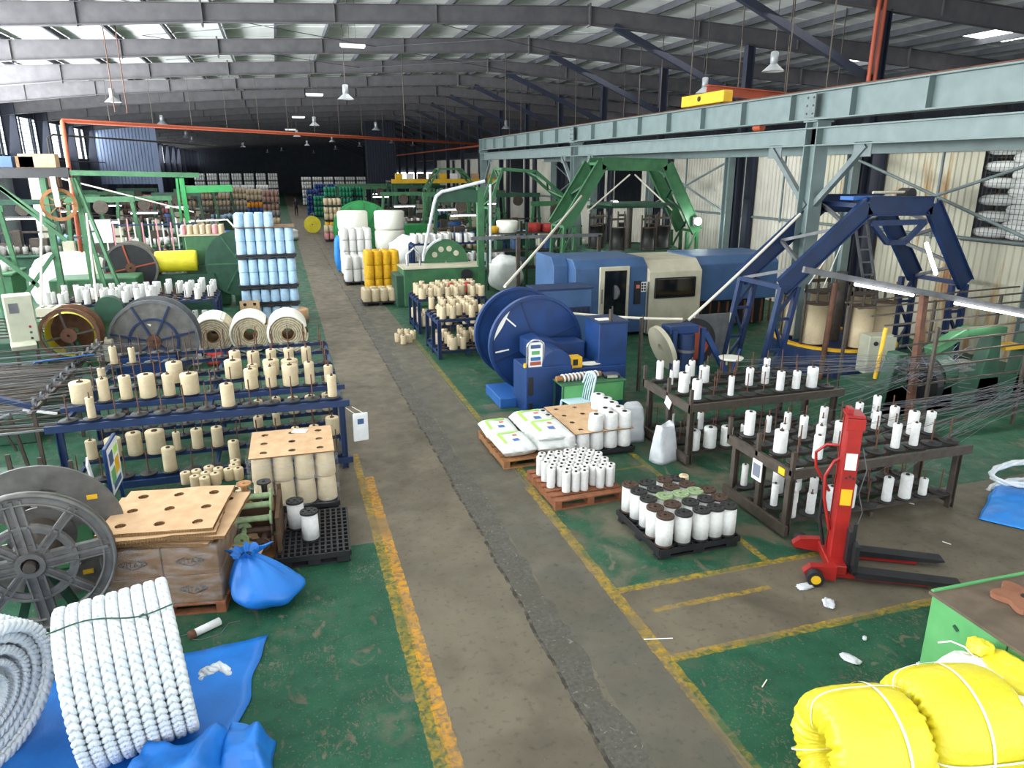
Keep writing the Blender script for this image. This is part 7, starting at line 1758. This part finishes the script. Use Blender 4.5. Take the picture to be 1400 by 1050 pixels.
    def person(label, x, y, rz, top, trou, arm):
        t = thing('person', label, 'person', (x, y, 0), rz)
        V = []; E = []; Rr = []
        def ch(pts, par=None):
            for p, r_ in pts:
                V.append(p); Rr.append(r_); i = len(V) - 1
                if par is not None: E.append((par, i))
                par = i
            return par
        ch([((0, 0, .92), .15)]); 
        sp = ch([((0, -.01, 1.1), .145), ((0, -.01, 1.3), .16), ((0, 0, 1.42), .11)], 0); nk = ch([((0, 0, 1.5), .055), ((0, .01, 1.56), .06)], sp)
        hd = ch([((0, .02, 1.64), .092), ((0, .02, 1.7), .085)], nk)
        for s_ in (-1, 1):
            ch([((s_ * .1, 0, .85), .1), ((s_ * .11, .02, .48), .068), ((s_ * .11 + .0, -.02, .08), .045), ((s_ * .11, .12, .035), .04)], 0)
            ch([((s_ * .19, 0, 1.39), .07), ((s_ * .25, arm[0], 1.12), .05), ((s_ * .22, arm[1], arm[2]), .036), ((s_ * .21, arm[1] + .08, arm[2] - .02), .034)], sp)
        me = bpy.data.meshes.new('body'); me.from_pydata(V, E, []); me.materials.append(K[top]); me.materials.append(K[trou]); me.materials.append(K['skin'])
        o = bpy.data.objects.new('body', me); COL.objects.link(o); o.parent = t
        m = o.modifiers.new('skin', 'SKIN'); 
        for i, q in enumerate(me.skin_vertices[0].data): q.radius = (Rr[i], Rr[i]); q.use_root = (i == 0)
        m.use_smooth_shade = True; s_ = o.modifiers.new('sub', 'SUBSURF'); s_.levels = 1; s_.render_levels = 1
        dg = bpy.context.evaluated_depsgraph_get(); ev = bpy.data.meshes.new_from_object(o.evaluated_get(dg)); o.modifiers.clear(); o.data = ev
        for p in ev.polygons:
            c = p.center; p.material_index = 2 if (c.z > 1.5 or (abs(c.x) > .16 and c.z < 1.12 and c.z > .7 and abs(c.x) > .185)) else (1 if c.z < .95 else 0); p.use_smooth = True
        if len(ev.materials) < 3:
            for q in (top, trou, 'skin')[len(ev.materials):]: ev.materials.append(K[q])
        MB().lathe([(0, 1.84), (.06, 1.82), (.1, 1.76), (.105, 1.68), (.09, 1.64)], 14, 0, Matrix.Translation((0, -.012, 0))).build('hair', 'hair', t)
    person('person in a white top and jeans standing by the upright rod creel', -4.3, 30.6, R(160), 'cloth_white', 'cloth_grey', (.08, .28, 1.02))
    person('person in dark blue clothes walking on the far lane', 1.6, 78, R(200), 'cloth_dark', 'cloth_dark', (.0, .06, .86))
    person('person in pale shirt bending near the far right machines'.replace('right ', 'sheet wall '), 10.0, 41.2, R(150), 'cloth_white', 'cloth_dark', (.08, .3, 1.05))
far()
# ================================================================= OVERHEAD: LAMPS, PIPES, RODS
def overhead():
    proto = None; obs = []
    spots = [G(155, 140, 7.0), G(430, 172, 7.0), G(473, 136, 7.0), G(963, 128, 7.0), G(222, 170, 7.0), G(692, 176, 7.0), G(255, 188, 7.0), G(406, 187, 7.0), G(1057, 98, 7.1), (6.4, 49.5, 7.0), (-7.2, 76, 7.0), (3.4, 84, 7.0), (11.0, 74, 7.0), (12.4, 96, 7.0), (-3.4, 92, 7.0), (7.6, 100, 7.0), (9.2, 86, 7.0), (1.0, 110, 7.0), (5.2, 72, 7.0), (14.5, 82, 7.0), (-1, 122, 7.0), (6, 125, 7.0)]
    for p in spots:
        x, y, z = p[0], p[1], p[2]; zt = zroof(x)
        if proto is None:
            t = proto = thing('high_bay_lamp', None, 'lamp', (x, y, z))
            MB().lathe([(.07, .5), (.1, .48), (.1, .2), (.07, .18)], 18).lathe([(0, .5), (.07, .5)], 18).build('ballast_housing', 'lamp_metal', t)
            MB().lathe([(.09, .2), (.12, .16), (.28, .02), (.3, 0), (.285, 0), (.1, .15)], 24).build('reflector', 'lamp_metal', t); MB().lathe([(0, .02), (.25, .02), (.28, .01)], 20).build('lens', 'lamp_glass', t)
            q = MB().cyl((0, 0, 0), (0, 0, 1), .012, n=6).build('drop_rod', 'iron', t, (0, 0, .5)); q.scale = (1, 1, zt - z - .5)
        else:
            t = proto.copy(); COL.objects.link(t); t.location = (x, y, z)
            for k in proto.children:
                c = k.copy(); COL.objects.link(c); c.parent = t
                if k.name.startswith('drop_rod'): c.scale = (1, 1, zt - z - .5)
        obs.append(t)
    ordlabels(obs, 'grey bell shaped lamp hanging on a rod from the roof, {} from the front', 'bell shaped roof lamps', lambda o: o.location.y)
    bt = []
    for u, v, z in ((482, 62, 8.2), (430, 129, 7.8), (408, 160, 7.6), (397, 177, 7.4)):
        p = G(u, v, z); t = thing('batten_lamp', None, 'lamp', p); MB().box((0, 0, 0), (.75, .12, .08)).build('batten', 'white_paint', t); MB().cyl((-.35, 0, -.06), (.35, 0, -.06), .02, n=8).build('tube', 'lamp_glass', t)
        for s_ in (-.1, .1): MB().cyl((s_, 0, .04), (s_, 0, zroof(p.x) - p.z), .008, n=5).build('drop_rod', 'iron', t)
        bt.append(t)
    ordlabels(bt, 'unlit white batten lamp hung on rods under the roof, {} from the front', 'unlit batten lamps under the roof', lambda o: o.location.y)
    t = thing('sprinkler_pipe', 'rust orange sprinkler pipe rising by the windows and crossing under the roof', 'pipe', (-8, 34.5, 0)); o = Vector((-8, 34.5, 0)); b = MB(); b.T = Matrix.Translation(-o)
    A = Vector((-8.0, 34.5, 6.45)); B = G(660, 197, 6.45)
    b.tube([(-8.15, 34.5, 0), (-8.0, 34.5, 6.4), A, B], .085, 10); b.build('main_pipe', 'orange_pipe', t)
    for k in range(1, 16):
        p = A.lerp(B, k / 16); MB().cyl(p - o, Vector((p.x, p.y, zroof(p.x) - .2)) - o, .012, n=5).build('hanger_rod', 'iron', t)
    t2 = thing('sprinkler_pipe', 'rust orange branch pipe running back along the hall from the crossing pipe', 'pipe', B); MB().cyl((0, 0, -.1), (-1.4, 55, -.3), .08, n=8).build('branch_pipe', 'orange_pipe', t2); MB().cyl((0, 0, .1), (0, 0, -6.4), .08, n=8).build('riser', 'rust', t2)
    t3 = MB().cyl((0, 0, 0), (.02, 0, 2.1), .06, n=8).cyl((.2, 0, 0), (.22, 0, 2.1), .06, n=8).build('conduit', 'orange_pipe', None, (15.7, 17.3, 6.9)); tag(t3, 'red conduit pair fixed to the dark post above the gantry', 'pipe')
    t4 = MB().tube([(-11.5, 46, 5.2), (-11.5, 46, 6.2), (-11.2, 46, 6.35), (-4, 58, 6.2)], .05, 8).build('dark_pipe', 'iron'); tag(t4, 'dark bent pipe below the windows beyond the orange pipe', 'pipe')
    rods = []
    for k, (x, y) in enumerate(((12.6, 15.2), (13.0, 17.2), (13.4, 20.0), (14.6, 19.4), (17.5, 20.6), (13.2, 22.4), (13.8, 25.5), (14.2, 28.0), (15.0, 31.0), (13.5, 33.0), (14.0, 36.5), (9.5, 31), (-4.9, 28), (-4.6, 28.4), (5.5, 33), (12.8, 39), (13.4, 43), (10, 45))):
        rods.append(tag(MB().cyl((0, 0, 0), (0, 0, zroof(x) - 6.4), .018, n=5).build('hanging_rod', 'rust' if k in (12, 13) else 'iron', None, (x, y, 6.4)), None, 'rod'))
    ordlabels(rods, 'thin steel rod hanging from the roof purlins, {} from the front', 'thin rods hanging from the roof', lambda o: o.location.y)
    # service cable along the left wall windows
    tag(MB().cyl((-13.2, 42, 5.1), (-13.2, 80, 5.1), .04, n=6).build('wall_cable', 'iron'), 'dark cable run below the high louvred windows', 'cable')
    # things stored on top of the partition, seen over the gantry
    o = MB().box((0, 0, .2), (1.6, .8, .4)).box((.9, 0, .35), (.5, .5, .7)).build('hoist_motor', 'yellow', None, (17.6, 13.0, 5.56), bevel=.03); tag(o, 'yellow hoist motor resting over the partition wall behind the gantry', 'motor')
    o = MB().box((0, 0, .25), (2.4, .9, .5)).build('brown_crate', 'card_brown', None, (17.8, 11.0, 5.56), bevel=.02); tag(o, 'brown crate resting over the partition wall behind the gantry', 'crate')
    st = MB().box((0, 0, 0), (2.2, 90, .1)).build('upper_deck', 'iron', None, (18.0, 50, 5.5)); tag(st, 'dark steel upper deck behind the partition wall', 'deck')
    o = thing('rope_reel', 'brown spoked wooden reel on yellow bales behind the gantry column', 'reel', (16.1, 17.9, 3.6)); T = Matrix.Rotation(R(90), 4, 'X'); MB().ring(.3, .38, .1, 24, 0, T).ring(.03, .08, .1, 12, 0, T).build('rim', 'rust', o)
    for k in range(6): a = k * PI / 3; MB().bar((.06 * math.cos(a), 0, .06 * math.sin(a)), (.32 * math.cos(a), 0, .32 * math.sin(a)), .04).build('spoke', 'rust', o)
overhead()
